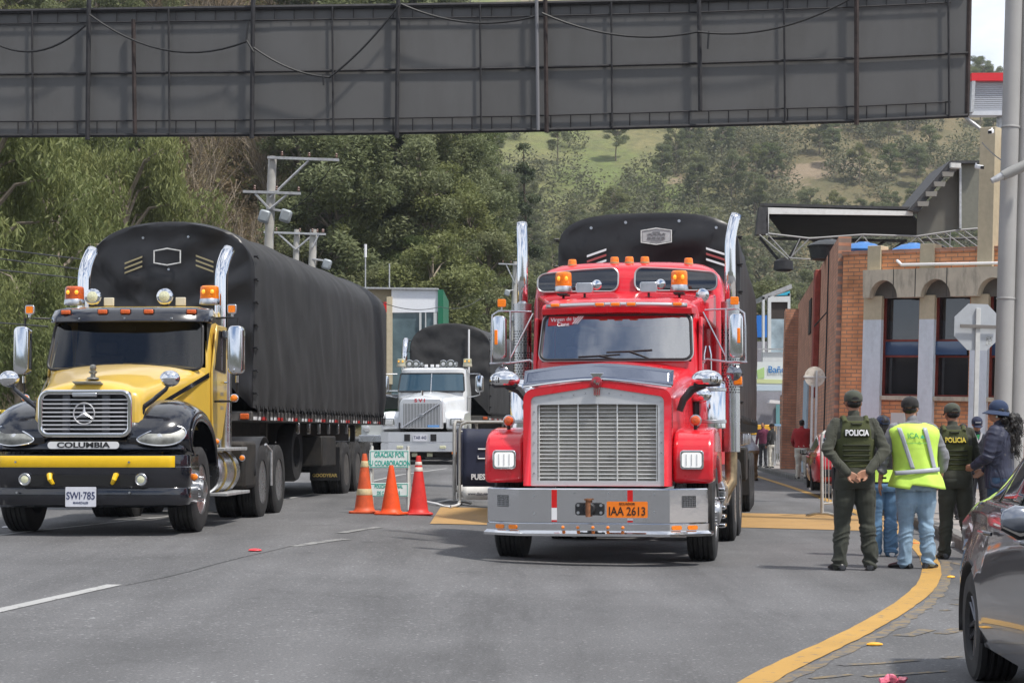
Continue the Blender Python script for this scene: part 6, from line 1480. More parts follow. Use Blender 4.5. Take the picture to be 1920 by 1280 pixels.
MB().lathe([(.245, 0), (.245, -.012), (.001, -.012)], (0, 0, zc), 'Y', 28).build('sign_disc', M('peeling_sign', (.62, .58, .50), .6, 0, var=.1, dirt=.8, dcol=(.25, .18, .12), dscale=9), rs_)
for x in (-.055, .045): MB().cyl((x, -.04, -.1), (x, -.04, zc + .15 * (x > 0) - .2 * (x < 0)), .03, n=8).build('post', M('post_greywhite', ()), rs_)
MB().box(-.27, .27, -.03, -.013, zc - .02, zc + .01).build('brace', M('post_greywhite', ()), rs_)
# big twin pole
p = onground(1872, 30.5); p.z = .146; gp_ = M('pole_grey', (.34, .335, .325), .6, .1, var=.06, vscale=2, dirt=.2, dcol=(.2, .19, .18), streak=1)
tp = thing('light_pole', 'massive pale grey twin-section steel pole rising past the picture top', 'pole', p, (0, R(2.2), 0))
q = MB(); q.cyl((0, 0, -.1), (0, 0, 9.5), .135, .125, 28); q.build('main_shaft', gp_, tp)
q = MB(); q.cyl((.23, .06, -.1), (.23, .06, 9.5), .115, .105, 24); q.build('second_shaft', gp_, tp)
zf = P(1880, 240, 30.5).z - .146
for z in (zf - .0, zf - 2.6): MB().lathe([(.137, z), (.142, z + .01), (.142, z + .02), (.137, z + .03)], n=28).build('weld_collar', gp_, tp)
z9 = P(1895, 330, 30.5).z
fl_ = thing('floodlight', 'short cylindrical floodlight clamped across the grey pole', 'lamp', (P(1890, 335, 30.2).x, 30.2, z9), (0, R(-25), 0)); MB().lathe([(.07, -.12), (.08, .0), (.08, .4), (.06, .42), (.001, .42)], (0, -.1, 0), 'X', 18).build('housing', M('light_grey_paint', (.26, .26, .25), .5), fl_); MB().lathe([(.04, -.3), (.06, -.12)], (0, -.1, 0), 'X', 12).build('neck', galv, fl_)
# ------------------------------------------------------------ billboard seen from behind
bd_ = 40.0
bb = thing('billboard', 'huge billboard seen from its dark grey back with steel ribs, spanning above the road', 'billboard', (0, 0, 0))
bgm = M('sheet_grey', (.095, .094, .093), .6, .05, var=.10, vscale=.35, dirt=.35, dcol=(.055, .05, .045), dscale=1.1, streak=1); bfr = M('rib_dark', (.025, .024, .026), .6, .3, var=.3); brs = M('rusty_rib', (.032, .022, .020), .8, var=.5, vscale=6)
def dB(px): return bd_ - 1.2 * max(0, (px - 700) / 1100) ** 1.5 + .6 * max(0, (500 - px) / 500)
topl = [(-60, 22.5), (0, 22), (470, 15), (950, 8.5), (1303, 0), (1600, -10), (1817, -20)]; botl = [(-60, 255.5), (0, 255), (469, 252.6), (745, 249), (1000, 244.5), (1233, 238), (1605, 227), (1813, 217)]
def ln(l, x): return lerp_tab(l, x)
def BP(px, f, off=0): return P(px, ln(topl, px) * (1 - f) + ln(botl, px) * f, dB(px) + off)
xs_ = list(np.linspace(-60, 1815, 60))
m = MB(); m.loft([[BP(x, 0), BP(x, 1), BP(x, 1, .12), BP(x, 0, .12)] for x in xs_]); m.build('back_sheet', bgm, bb, 20)
for f, r_ in ((.0, .05), (.505, .028), (1.0, .04)):
    q = MB().tube([BP(x, f, -.05) for x in xs_], r_, 6); q.build('horizontal_rib', bfr, bb)
for f in (.10, .885):
    q = MB().tube([BP(x, f, -.06) for x in xs_ if x < 1800], .016, 5)
    for px in range(-40, 1800, 37): q.tube([BP(px, f, -.06), BP(px, 0 if f < .5 else 1, -.06)], .012, 4, False)
    q.build('ladder_rib', bfr, bb)
for px in (62, 318, 625, 902, 1148, 1472, 1780): MB().tube([BP(px - 2, 0, -.09), BP(px, 1, -.09)], .022, 6).build('vertical_rib', bfr, bb)
for px, e, mt in ((167, .035, bfr), (475, .03, bfr), (747, .04, bfr), (1022, .02, brs), (1310, -.12, bfr), (1606, .03, brs)): MB().tube([BP(px, -.18, -.16), BP(px - (3 if px < 800 else -3 if px < 1400 else 0), 1 + e, -.16)], .048, 6).build('steel_post', mt, bb)
MB().tube([BP(250, .08, -.16), BP(253, .99, -.16)], .045, 6).build('rusty_post', brs, bb)
MB().tube([BP(1006, -.1, -.2), BP(1009, 1, -.2)], .035, 8).build('grey_conduit', M('conduit_grey', (.16, .16, .17), .6), bb)
MB().tube([BP(1818, -.02, .02), BP(1813, 1.0, .02)], .05, 6).build('edge_post', brs, bb)
def sag(px0, y0, px1, y1, s_, off=-.3, n=14): return [P(px0 + (px1 - px0) * t, y0 + (y1 - y0) * t + s_ * 4 * t * (1 - t), dB(px0 + (px1 - px0) * t) + off) for t in np.linspace(0, 1, n)]
q = MB()
for a in ((-40, 62, 160, 48, 42), (168, 28, 462, 78, 42), (476, 90, 618, 145, 12), (618, 145, 748, 10, 10), (752, 8, 1000, 32, 22), (1016, 25, 1308, 60, 24), (1308, 60, 1600, -5, 26), (462, 76, 476, 98, 0), (1329, 60, 1327, 92, 0), (606, 140, 607, 160, 0), (462, 76, 466, 40, -3)):
    q.tube(sag(*a), .022, 6, False)
q.build('slack_cable', M('cable_black', (.012, .012, .013), .5), bb)
# two tall columns hold the billboard up outside the frame
for px in (-420,): MB().cyl((P(px, 800, bd_).x, bd_, 0), (P(px, 800, bd_).x, bd_, 9), .3).build('support_column', bfr, bb)
MB().tube([BP(-60, .5, .1), P(-420, 138, bd_)], .12, 8).build('support_beam', bfr, bb)
# white red-topped roof sign beyond
d2 = 64.0; rsn = thing('roof_sign', 'corrugated white sign panel with a red top band, between billboard and grey pole', 'sign', (0, 0, 0))
wp = quadslab('white_panel', [PP(1815, 152, d2), PP(1960, 152, d2), PP(1960, 208, d2), PP(1815, 208, d2)], .2, M('corrugated_white', (.55, .57, .61), .5, var=.05), rsn)
q = MB()
for k in range(14): a = PP(1815, 156 + 3.8 * k, d2 - .02); b = PP(1960, 156 + 3.8 * k, d2 - .02); q.tube([a, b], .014, 4)
q.build('corrugation', M('corr_grey', (.42, .44, .48), .5), wp)
quadslab('red_band', [PP(1822, 137, d2 - .2), PP(1960, 136, d2 - .2), PP(1960, 151.5, d2 - .2), PP(1822, 151.5, d2 - .2)], .4, M('bright_red_sheet', (.60, .02, .03), .5), rsn)
quadslab('edge_tube', [PP(1823, 152, d2 - .3), PP(1829, 152, d2 - .3), PP(1826, 210, d2 - .3), PP(1820, 210, d2 - .3)], .2, galv, rsn)
quadslab('lower_ledge', [PP(1815, 208, d2 - .1), PP(1960, 207, d2 - .1), PP(1960, 216, d2 - .1), PP(1817, 216, d2 - .1)], .5, M('corrugated_white', ()), rsn)
MB().tube([PP(1808, 218, d2), PP(1842, 245, d2)], .06, 6).build('stay', galv, rsn)
MB().tube([PP(1880, 216, d2 + .3), P(1880, 700, d2 + .3)], .2, 8).build('support', galv, rsn)
# ------------------------------------------------------------ power poles and lines
cpo = M('concrete_pole', (.40, .39, .36), .8, var=.15, vscale=3, dirt=.3)
def ppole(label, px, pyt, d, r_, arms, trafo=(), lean=LEAN):
    b = onground(px, d); tp_ = P(px, pyt, d); h = tp_.z - b.z; r = thing('power_pole', label, 'power pole', b, (0, lean, 0))
    r.location.x = tp_.x - sin(lean) * h
    MB().cyl((0, 0, 0), (0, 0, h), r_ * 1.35, r_, 14).build('pole', cpo, r)
    for (dz, x0, x1, br) in arms:
        q = MB(); q.box(x0, x1, -r_ - .08, -r_, h - dz - .03, h - dz + .03); a = q.build('cross_arm', galv, r)
        for s_ in ((1,) if x0 > -.5 else (-1, 1)):
            e = (x1 if s_ > 0 else x0) * .55; MB().tube([(0, -r_ - .04, h - dz - br), (e, -r_ - .04, h - dz - .04)], .03, 5).build('arm_brace', galv, r)
        for k in range(3):
            x = x0 + (x1 - x0) * (.2 + .38 * k); MB().lathe([(.02, 0), (.035, .03), (.02, .05), (.032, .08), (.012, .11)], (x, -r_ - .04, h - dz + .05), 'Z', 8).build('insulator', M('insulator_brown', (.12, .05, .035), .4), r)
    for (dz, x) in trafo:
        MB().cbox((x, -.1, h - dz), (.26, .24, .30), (0, .25, 0)).build('transformer', M('trafo_grey', (.30, .33, .35), .5, .3), r, bevel=.05); MB().tube([(x, -.1, h - dz + .1), (0, -.1, h - dz + .15)], .03, 5).build('bracket', galv, r)
    return r
ppole('tall concrete power pole with two long cross-arms and a small transformer, behind the yellow trailer', 511, 293, 48, .10, ((.05, -.1, 1.6, .95), (.88, -.65, .72, .4)), ((1.42, .38), (1.45, -.12)))
ppole('short concrete pole sharing a cross-arm with its neighbour, left of the pair', 557, 430, 62, .09, ((.13, -1.0, .9, .5),)); 
for o in bpy.data.objects:
    if o.get('label', '').startswith('short concrete pole'): o['label'] = 'shorter concrete pole of the close pair, the one with the braced cross-arm'
ppole('shorter concrete pole of the close pair, the one carrying a small grey canister', 588, 430, 61, .11, ((.15, -.1, .3, .4),), ((1.05, .45),))
ppole('distant slim concrete pole beside the red truck mirror', 967, 490, 95, .13, ((.15, -.8, .2, .9),), ((1.5, -.35), (2.7, .0)))
def wire(label, pts, r_=.012, s_=.0):
    q = MB(); P3 = [Vector(p) for p in pts]; o = []
    for a, b in zip(P3, P3[1:]):
        for t in np.linspace(0, 1, 12)[:-1]: o.append(a.lerp(b, t) - Vector((0, 0, s_ * 4 * t * (1 - t))))
    o.append(P3[-1]); q.tube(o, r_, 4, False); w_ = q.build('overhead_wire', M('cable_black', ()), None, 0); tag(w_, label, 'wire', 'overhead wires')
for k, (y0, y1) in enumerate(((466, 487), (484, 506), (506, 523), (606, 612))):
    wire(('top', 'second', 'third', 'lowest')[k] + ' of the overhead wires crossing the trees beside the yellow truck', [P(-40, y0 - 4, 34), P(160, y1, 44)] if k < 3 else [P(-40, y0 - 4, 34), P(90, y1, 40)], .013)
wire('slack wire dropping from the cream column to the grey pole', [P(1842, 268, 45), P(1880, 302, 40), P(1906, 312, 31)], .015, .03)
wire('thin wires crossing the front of the shop building', [P(700, 560, 60), P(825, 575, 70), P(900, 560, 80)], .012, .2)
wire('wire dropping from the power pole to the shop front', [P(618, 318, 48), P(545, 395, 50)], .012, .1)
# ------------------------------------------------------------ people
skinA = M('skin_brown', (.30, .145, .085), .5, var=.08, vscale=20); skinB = M('skin_tan', (.42, .22, .14), .5, var=.08, vscale=20)
hairm = M('hair_black', (.010, .008, .007), .5, var=.4, vscale=40)
def cloth(name, col, var=.14, rough=.85, bump=.6, sc=14): return M(name, col, rough, 0, var=var, vscale=5, bump=bump, bscale=sc, sheen=.1)
shoeb = M('black_leather', (.010, .010, .011), .35, coat=.3)
def TR(z, tab): return [lerp_tab([(r[0], r[i]) for r in tab], z) for i in (1, 2, 3)]
TORSO = [(.86, .170, .120, -.010), (.94, .168, .118, -.01), (1.02, .158, .108, 0), (1.12, .162, .110, .0), (1.25, .182, .118, .0), (1.36, .190, .118, -.005), (1.42, .165, .100, -.01), (1.47, .105, .075, -.012), (1.50, .07, .065, -.01)]
def cap_chain(m, pts, rs, n=14):
    for (a, b), (r0, r1) in zip(zip(pts, pts[1:]), zip(rs, rs[1:])): m.cyl(a, b, r0, r1, n)
    for p, r in zip(pts, rs): m.ell(p, (r, r, r), 12, 9)
def hand(m, w, d, nrm, side, curl=.5, s=1.0):
    """five fingers from wrist w along d, palm facing nrm, thumb towards side"""
    d = Vector(d).normalized(); nrm = Vector(nrm).normalized(); side = (Vector(side) - d * Vector(side).dot(d)).normalized(); w = Vector(w)
    m.cyl(w - d * .02, w + d * .02, .025 * s, .026 * s, 12)
    for k in range(4):
        off = (k - 1.5) * .0195 * s; b0 = w + d * .012; k0 = w + d * (.088 - .006 * abs(k - 1)) * s + side * (-off) ; p = b0 + side * (-off * .6)
        cap_chain(m, [p, k0], [.0145 * s, .0130 * s], 10)
        ln_ = (.072, .080, .074, .058)[k] * s; a = 0; q = k0
        seg = []
        for j, f in enumerate((.45, .32, .23)):
            a += curl * (.55, .75, .5)[j]; q2 = q + (d * cos(a) + nrm * sin(a)) * ln_ * f; seg.append(q2); q = q2
        cap_chain(m, [k0] + seg, [.0098 * s, .0092 * s, .0085 * s, .0074 * s], 8)
    t0 = w + d * .028 * s + side * .022 * s; t1 = t0 + (d * .55 + side * .65 + nrm * .3).normalized() * .042 * s; t2 = t1 + (d * .85 + side * .2 + nrm * (.2 + curl * .5)).normalized() * .032 * s; t3 = t2 + (d * .9 - side * .1 + nrm * curl * .6).normalized() * .024 * s
    cap_chain(m, [t0, t1, t2, t3], [.016 * s, .0125 * s, .0108 * s, .009 * s], 8)
def folds(me, fn):
    no = np.zeros(len(me.vertices) * 3, dtype=np.float32); co = np.zeros_like(no); me.vertices.foreach_get('co', co); me.vertices.foreach_get('normal', no); co = co.reshape(-1, 3); no = no.reshape(-1, 3)
    a = np.array([fn(*c) for c in co.tolist()], dtype=np.float32); co = co + no * a[:, None]; me.vertices.foreach_set('co', co.ravel()); me.update()
def linkp(me, name, par, label=None):
    o = bpy.data.objects.new(name, me); C.objects.link(o); o.parent = par
    if label: o['label'] = label
    return o
def person(label, x, y, z, yaw, H=1.75, skin=skinA, vox=.009, legs=None, arms=None, lean=(0, 0), head=(0, 0), top=None, bottom=None, shoe=shoeb, cap=None, hair=None, girth=1.0, handcurl=(.5, .5), palms=None, sleeve=1.0, loose=1.0, bend=None, facing=True, foot=.0, flare=0, hem=.90):
    r = thing('person', label, 'person', (x, y, z), (0, 0, yaw)); s = H / 1.75; r.scale = (s, s, s)
    lx, ly = lean
    def L_(p):   # lean of everything above the hips
        p = Vector(p); t = max(0, p.z - .92); q = Vector((p.x + lx * t, p.y + ly * t, p.z))
        if bend:
            a = bend * sst(t / .18); c_ = Vector((0, 0, .95)); v = q - c_; ca, sa = cos(a), sin(a); q = c_ + Vector((v.x, v.y * ca + v.z * sa, -v.y * sa + v.z * ca))
        return q
    legs = legs or (((.10, .0, .50), (.115, -.01, .09), 0), ((-.10, .0, .50), (-.115, -.01, .09), 0))
    arms = arms or (((.255, -.03, 1.14), (.27, .04, .90)), ((-.255, -.03, 1.14), (-.27, .04, .90)))
    # body: one continuous surface
    m = MB(); hc = L_((0, .012, 1.635)) + Vector((head[0] * .02, 0, 0))
    hy, ht = head
    def hp(x_, y_, z_):   # head local -> body, yaw hy, tilt ht (down)
        v = Vector((x_, y_, z_)); ca, sa = cos(ht), sin(ht); v = Vector((v.x, v.y * ca + v.z * sa, -v.y * sa + v.z * ca)); ca, sa = cos(hy), sin(hy); v = Vector((v.x * ca - v.y * sa, v.x * sa + v.y * ca, v.z)); return hc + v
    def hell(c, r_):
        n0 = len(m.v); m.ell((0, 0, 0), r_, 16, 11)
        for i in range(n0, len(m.v)): q = m.v[i]; m.v[i] = tuple(hp(q[0] + c[0], q[1] + c[1], q[2] + c[2]))
    hell((0, -.01, .035), (.076, .096, .082)); hell((0, .018, -.03), (.062, .078, .075)); hell((0, .045, -.078), (.036, .034, .026)); hell((0, .092, -.022), (.013, .020, .018)); hell((0, .083, .004), (.010, .014, .026))
    hell((0, .074, .022), (.05, .022, .012)); hell((0, .080, -.055), (.026, .014, .010))
    for sx in (-1, 1): hell((sx * .076, -.005, -.008), (.010, .020, .030)); hell((sx * .042, .06, -.028), (.022, .022, .02))
    cap_chain(m, [hp(0, -.01, -.05), L_((0, -.012, 1.50)), L_((0, -.01, 1.44))], [.052, .056, .07])
    cap_chain(m, [L_((0, 0, 1.40)), L_((0, 0, 1.15)), (0, 0, .95)], [.10, .09, .10])
    hips = ((.09, 0, .93), (-.09, 0, .93)); sh = (L_((.175, -.005, 1.42)), L_((-.175, -.005, 1.42)))
    for k in (0, 1):
        kn, an, _ = legs[k]; cap_chain(m, [hips[k], kn, an], [.07, .045, .035])
        el, wr = [Vector(L_(p)) if not isinstance(p, Vector) else p for p in arms[k]]
        cap_chain(m, [L_((0, 0, 1.42)), sh[k], el], [.06, .05, .038]); cap_chain(m, [el, wr], [.038, .024])
        d = (wr - el).normalized(); pn, sd2, dd2 = (palms[k] if palms else ((-(1 if k == 0 else -1), 0, 0), (0, 1, 0), None))
        hand(m, wr, dd2 or d, pn, sd2, handcurl[k])
    me = evalmesh(m, vox, 2, 'body', [skin]); linkp(me, 'body', r)
    if facing:
        q = MB()
        for sx in (-1, 1):
            n0 = len(q.v); q.ell((0, 0, 0), (.012, .005, .006), 10, 7)
            for i in range(n0, len(q.v)): v = q.v[i]; q.v[i] = tuple(hp(v[0] + sx * .031, v[1] + .083, v[2] + .004))
        q.build('eyes', M('eye_dark', (.03, .02, .015), .1), r)
        q = MB(); n0 = 0; q.ell((0, 0, 0), (.026, .006, .006), 12, 7)
        for i in range(n0, len(q.v)): v = q.v[i]; q.v[i] = tuple(hp(v[0], v[1] + .091, v[2] - .056))
        q.build('mouth', M('lip', (.22, .08, .06), .4), r)
    # hair
    if hair:
        q = MB()
        def hr(c, r_):
            n0 = len(q.v); q.ell((0, 0, 0), r_, 16, 11)
            for i in range(n0, len(q.v)): v = q.v[i]; q.v[i] = tuple(hp(v[0] + c[0], v[1] + c[1], v[2] + c[2]))
        if hair == 'nape': hr((0, -.040, -.008), (.073, .062, .048))
        if hair == 'short': hr((0, -.02, .045), (.082, .098, .082)); hr((0, -.045, .0), (.074, .062, .07))
        if hair == 'long': hr((0, -.018, .045), (.086, .102, .084)); hr((0, -.05, -.06), (.085, .06, .14)); hr((.01, -.06, -.15), (.09, .055, .12))
        if hair == 'curly':
            hr((0, -.03, .02), (.09, .09, .09)); rr_ = random.Random(3)
            for k in range(150): hr((rr_.uniform(-.10, .10), -.08 - rr_.uniform(0, .15), -.02 - rr_.uniform(0, .40)), (.036, .036, .040))
            q2 = MB()
            for k in range(420):
                a = Vector((rr_.uniform(-.14, .14), -.08 - rr_.uniform(0, .19), -.02 - rr_.uniform(0, .4))); pts = [a]
                for j in range(3): a = a + Vector((rr_.uniform(-.03, .03), rr_.uniform(-.03, .012), rr_.uniform(-.05, .0))); pts.append(a)
                q2.tube([hp(*p) for p in pts], .003, 3, False)
            linkp(q2.mesh('hair_strands', hairm, 0), 'hair_strands', r)
        me = evalmesh(q, vox * 1.1, 2, 'hair', [hairm]); folds(me, lambda x_, y_, z_: (.006 if hair != 'curly' else .016) * fnoise(x_ * 60, y_ * 60, z_ * 25)); linkp(me, 'hair', r)
    if cap:
        kind, cm = cap; q = MB(); rings = []
        for t in np.linspace(0, 1, 9):
            a = t * pi / 2; rings.append([hp(.088 * cos(a) * cos(2 * pi * k / 26), -.006 + .108 * cos(a) * sin(2 * pi * k / 26), .040 + (.085 if kind != 'hat' else .105) * sin(a) ** (.85)) for k in range(26)])
        base = [hp(.086 * cos(2 * pi * k / 26), -.006 + .106 * sin(2 * pi * k / 26), .012) for k in range(26)]
        q.loft([base] + rings, cap=False); q.f.append(tuple(range(len(q.v) - 26, len(q.v))))
        cp = q.build('hat' if kind == 'hat' else 'cap', cm, r, 60, solid=.005)
        if kind == 'cap':
            q = MB().grid(lambda u, v: tuple(hp(.082 * (2 * u - 1) * (1 - .25 * v * v), .070 + .028 * sqrt(max(0, 1 - (2 * u - 1) ** 2)) + v * .075 * sqrt(max(.0, 1 - .92 * (2 * u - 1) ** 2)), .020 - .012 * v - .018 * (2 * u - 1) ** 2)), 14, 5); q.build('brim', cm, cp, 60, solid=.005)
            q = MB(); q.ell((0, 0, 0), (.008, .008, .006), 8, 5); n0 = len(q.v); q.v = [tuple(hp(v[0], v[1] - .006, v[2] + .127)) for v in q.v]; q.build('cap_button', cm, cp)
            # rear opening with adjusting strap
            q = MB().grid(lambda u, v: tuple(hp(.040 * (2 * u - 1), -.006 - .1115 * sqrt(1 - (.46 * (2 * u - 1)) ** 2) - .001, .020 + .036 * v * sqrt(max(0, 1 - (2 * u - 1) ** 2)))), 10, 4); q.build('cap_rear_opening', hairm, cp, 0, solid=.003)
            q = MB(); q.tube([hp(.040 * t, -.006 - .113 * sqrt(1 - (.46 * t) ** 2) - .003, .018) for t in np.linspace(-1, 1, 9)], .005, 5); q.build('cap_strap', cm, cp)
        else:
            q = MB().grid(lambda u, v: tuple(hp((.088 + .075 * v) * cos(2 * pi * u), -.006 + (.106 + .070 * v) * sin(2 * pi * u), .022 - .045 * v)), 28, 4); q.build('hat_brim', cm, cp, 60, solid=.005)
    # trousers
    if bottom:
        q = MB(); g = girth
        q.loft([superring(0, yc, z_, a * g * 1.03, b * g * 1.06, 28, 2.3) for z_, a, b, yc in ((.80, .168, .115, -.012), (.88, .176, .128, -.015), (.95, .170, .122, -.01), (1.02, .160, .110, -.002))])
        q.ell((.085, -.045, .86), (.092, .092, .10), 14, 9); q.ell((-.085, -.045, .86), (.092, .092, .10), 14, 9)
        lo = loose
        for k in (0, 1):
            kn, an, _ = legs[k]; kn = Vector(kn); an = Vector(an); h0 = Vector((.092 * (1 if k == 0 else -1), -.005, .88))
            mid = h0.lerp(kn, .55); cf = kn.lerp(an, .4); fl = 1 + flare
            cap_chain(q, [h0, mid, kn, cf, an + Vector((0, 0, .06)), an + Vector((0, 0, -.02))], [.098 * g, .088 * g * lo, .070 * lo, .070 * lo * fl ** .5, .060 * lo * fl, .062 * lo * fl])
        me = evalmesh(q, vox * .9, 4, 'trousers', [bottom])
        def ff(x_, y_, z_):
            k = sst((.62 - z_) / .2) * .5 + sst((.36 - z_) / .16) * .9 + .28; sg = 1 if x_ > 0 else 2
            w_ = fnoise(x_ * 3, y_ * 3, z_ * 15 + sg * 7 + 3.0 * fnoise(x_ * 4, y_ * 4, z_ * 4 + sg)); w_ = (1 - abs(w_) * 2.2)
            return (.012 * k * w_ + .006 * fnoise(x_ * 9, y_ * 9, z_ * 9 + sg) + .010 * sst((.52 - abs(z_ - .86)) * 0) ) * (1 if z_ < 1.0 else .2) - .004 * k
        folds(me, ff); tr_ = linkp(me, 'trousers', r)
    # shoes
    for k in (0, 1):
        kn, an, fa = legs[k]; q = MB(); rs = []
        for yy, w_, h_ in ((-.085, .030, .045), (-.06, .038, .075), (-.02, .040, .095), (.03, .040, .085), (.08, .044, .062), (.13, .046, .050), (.17, .036, .040), (.19, .018, .028)): rs.append([(w_ * cos(a) , yy, max(.004, h_ * .5 + h_ * .52 * sin(a))) for a in [2 * pi * j / 14 for j in range(14)]])
        q.loft(rs); q.xf(Matrix.Translation((an[0], an[1] + .01, 0)) @ Matrix.Rotation(fa, 4, 'Z') @ Matrix.Scale(1.08, 4)); o = q.build('shoe', shoe, r, 60)
        q = MB(); q.prism([(.044 * cos(a) * (1.1 if sin(a) > 0 else .9), .055 + .135 * sin(a)) for a in [2 * pi * j / 16 for j in range(16)]], 'xy', 0, .018); q.xf(Matrix.Translation((an[0], an[1] + .01, 0)) @ Matrix.Rotation(fa, 4, 'Z')); q.build('sole', blk, o)
    # top garment: torso and sleeves
    if top:
        q = MB(); g = girth
        tab = [(z_, a * g * 1.05 + .006, b * g * 1.08 + .008, yc) for z_, a, b, yc in TORSO]
        rings = []
        for z_ in np.linspace(hem, 1.50, 17):
            a, b, yc = TR(z_, tab); rings.append([tuple(L_(p)) for p in superring(0, yc, z_, a, b, 28, 2.35)])
        q.loft(rings)
        for k in (0, 1):
            el, wr = [Vector(L_(p)) if not isinstance(p, Vector) else p for p in arms[k]]
            e2 = el + (wr - el) * min(1, max(0, (sleeve - .5) * 2)); sgn = 1 if k == 0 else -1
            q.ell(sh[k] + Vector((-.02 * sgn, 0, -.005)), (.078, .072, .068)); cap_chain(q, [sh[k], sh[k].lerp(el, .5), el, e2], [.066 * g, .060 * g, .052 * g, (.042 if sleeve > .9 else .047) * g])
        cap_chain(q, [L_((0, -.012, 1.46)), L_((0, -.012, 1.52))], [.066, .062])
        me = evalmesh(q, vox * .9, 4, 'jacket', [top])
        def ft(x_, y_, z_):
            arm = sst((abs(x_) - .17) / .05)
            w_ = fnoise(x_ * 3.2, y_ * 3.2, z_ * (8 + 6 * arm) + 2.2 * fnoise(x_ * 3, y_ * 3, z_ * 3)); w_ = 1 - abs(w_) * 2.2
            return .009 * w_ * (.5 + .7 * arm) + .004 * fnoise(x_ * 14, y_ * 14, z_ * 14) - .003
        folds(me, ft); linkp(me, 'shirt' if sleeve < .9 else 'jacket', r)
    r['_'] = 1; del r['_']
    return r, L_, hp
def backpt(u, z_, off, tab, g=1.0, L_=None, front=False):
    """u = angle across the back (-1..1 -> half turn)"""
    a, b, yc = TR(z_, tab); a = a * g + off; b = b * g + off; t = -pi / 2 + u * pi / 2; c, s_ = cos(t), sin(t); e = 2.35
    p = Vector((a * math.copysign(abs(c) ** (2 / e), c), yc + b * math.copysign(abs(s_) ** (2 / e), s_), z_)); return tuple(L_(p)) if L_ else tuple(p)
def xback(x_, z_, off, tab, g=1.0, L_=None):
    a, b, yc = TR(z_, tab); a = a * g + off; b = b * g + off; k = min(.999, abs(x_) / a); p = Vector((x_, yc - b * (1 - k ** 2.35) ** (1 / 2.35), z_)); return tuple(L_(p)) if L_ else tuple(p)
olive = cloth('uniform_olive', (.040, .042, .030)); olive2 = cloth('uniform_trousers', (.031, .034, .025)); vestm = M('vest_green', (.060, .068, .026), .9, 0, var=.14, vscale=9, bump=.5, bscale=60); web = M('webbing_dark', (.026, .030, .016), .9, var=.2)
def tacvest(r, L_, g, word, wm, tab=TORSO):
    q = MB(); rings = [[backpt(2 * k / 30, z_, .022, tab, g) for k in range(-30, 30)] for z_ in np.linspace(1.0, 1.28, 8)]
    rings = [[tuple(L_(p)) for p in rg] for rg in rings]; q.loft(rings)
    for sgn in (1, -1):   # front and back plates
        rows = []
        for z_ in np.linspace(1.2, 1.455, 8):
            wv = .150 - .02 * sst((z_ - 1.34) / .1); row = []
            for x_ in np.linspace(-wv, wv, 12):
                p = Vector(xback(x_, min(z_, 1.40), .026, tab, g)); p.z = z_; p.y -= -.012 * sst((z_ - 1.40) / .05); row.append(p)
            back = [Vector((p.x, p.y + .05, p.z)) for p in reversed(row)]; rg = row + back
            if sgn < 0: rg = [Vector((p.x, -p.y, p.z)) for p in rg]
            rows.append([tuple(L_(p)) for p in rg])
        q.loft(rows)
    for sx in (-1, 1): q.tube([L_((sx * .105, -.125, 1.44)), L_((sx * .11, -.06, 1.49)), L_((sx * .11, .05, 1.48)), L_((sx * .105, .12, 1.42))], [.028, .026, .026, .028], 8)
    me = evalmesh(q, .0085, 3, 'tactical_vest', [vestm]); v = linkp(me, 'tactical_vest', r)
    for z_ in (1.06, 1.11, 1.16, 1.21):
        q = MB().grid(lambda u, w_: xback((u - .5) * .27, z_ + .018 * w_, .034, tab, g, L_), 16, 1); q.build('webbing_band', web, v, 60, solid=.006)
    q = MB().grid(lambda u, w_: xback((u - .5) * .25, 1.30 + .075 * w_, .036, tab, g, L_), 16, 3); q.build('name_panel', web, v, 60, solid=.006)
    t = text(word, .078, .035, .80); t.map(lambda a, b, c: (lambda p: (p[0], p[1] + b, p[2]))(xback(a, 1.338 + c, .044, tab, g, L_))); t.build('vest_lettering', wm, v, 0)
    q = MB(); q.tube([L_((-.05, -.135, 1.435)), L_((-.045, -.15, 1.425)), L_((.045, -.15, 1.425)), L_((.05, -.135, 1.435))], .009, 6); q.build('drag_handle', web, v)
    return v
def gpos(px, d, base=None): x = (px - 960) / FPX * d; return x, d, (gz(x, d) if base is None else base)
# officer with hands clasped behind
x, y, z = gpos(1600, 20.35); g1 = 1.06
pr, L_, hp = person('police officer in olive uniform, hands clasped behind back, white lettering on vest', x, y, z, R(2), 1.79, skinA, .0085,
    legs=(((.125, .01, .50), (.150, -.02, .09), R(-14)), ((-.115, .01, .50), (-.155, -.02, .09), R(14))),
    arms=(((.285, -.10, 1.17), (.095, -.235, .965)), ((-.285, -.10, 1.17), (-.115, -.225, .955))),
    palms=(((0, -1, -.1), (.1, 0, -1), (-.9, -.25, -.35)), ((0, -1, 0), (-.1, -.2, -1), (.85, -.2, -.55))), handcurl=(.55, .7),
    top=olive, bottom=olive2, cap=('cap', cloth('cap_olive', (.050, .056, .040))), hair='nape', girth=g1, loose=1.14, facing=False)
tacvest(pr, L_, g1, 'POLICIA', whl)
q = MB().prism(rrect(.085, .095, .008), 'xz', -.004, .004); o = q.build('arm_patch', M('patch_black', (.03, .035, .04), .7), pr, 0, loc=(-.285, -.10, 1.24), rot=(0, R(8), R(-25)))
t = text('POLICIA', .024, .02); t.map(lambda a, b, c: (a, b - .006, c + .002)); t2 = text('FISCAL', .024, .02); t2.map(lambda a, b, c: (a, b - .006, c - .026)); t.add(t2.v, t2.f); t.build('patch_lettering', whl, o, 0)
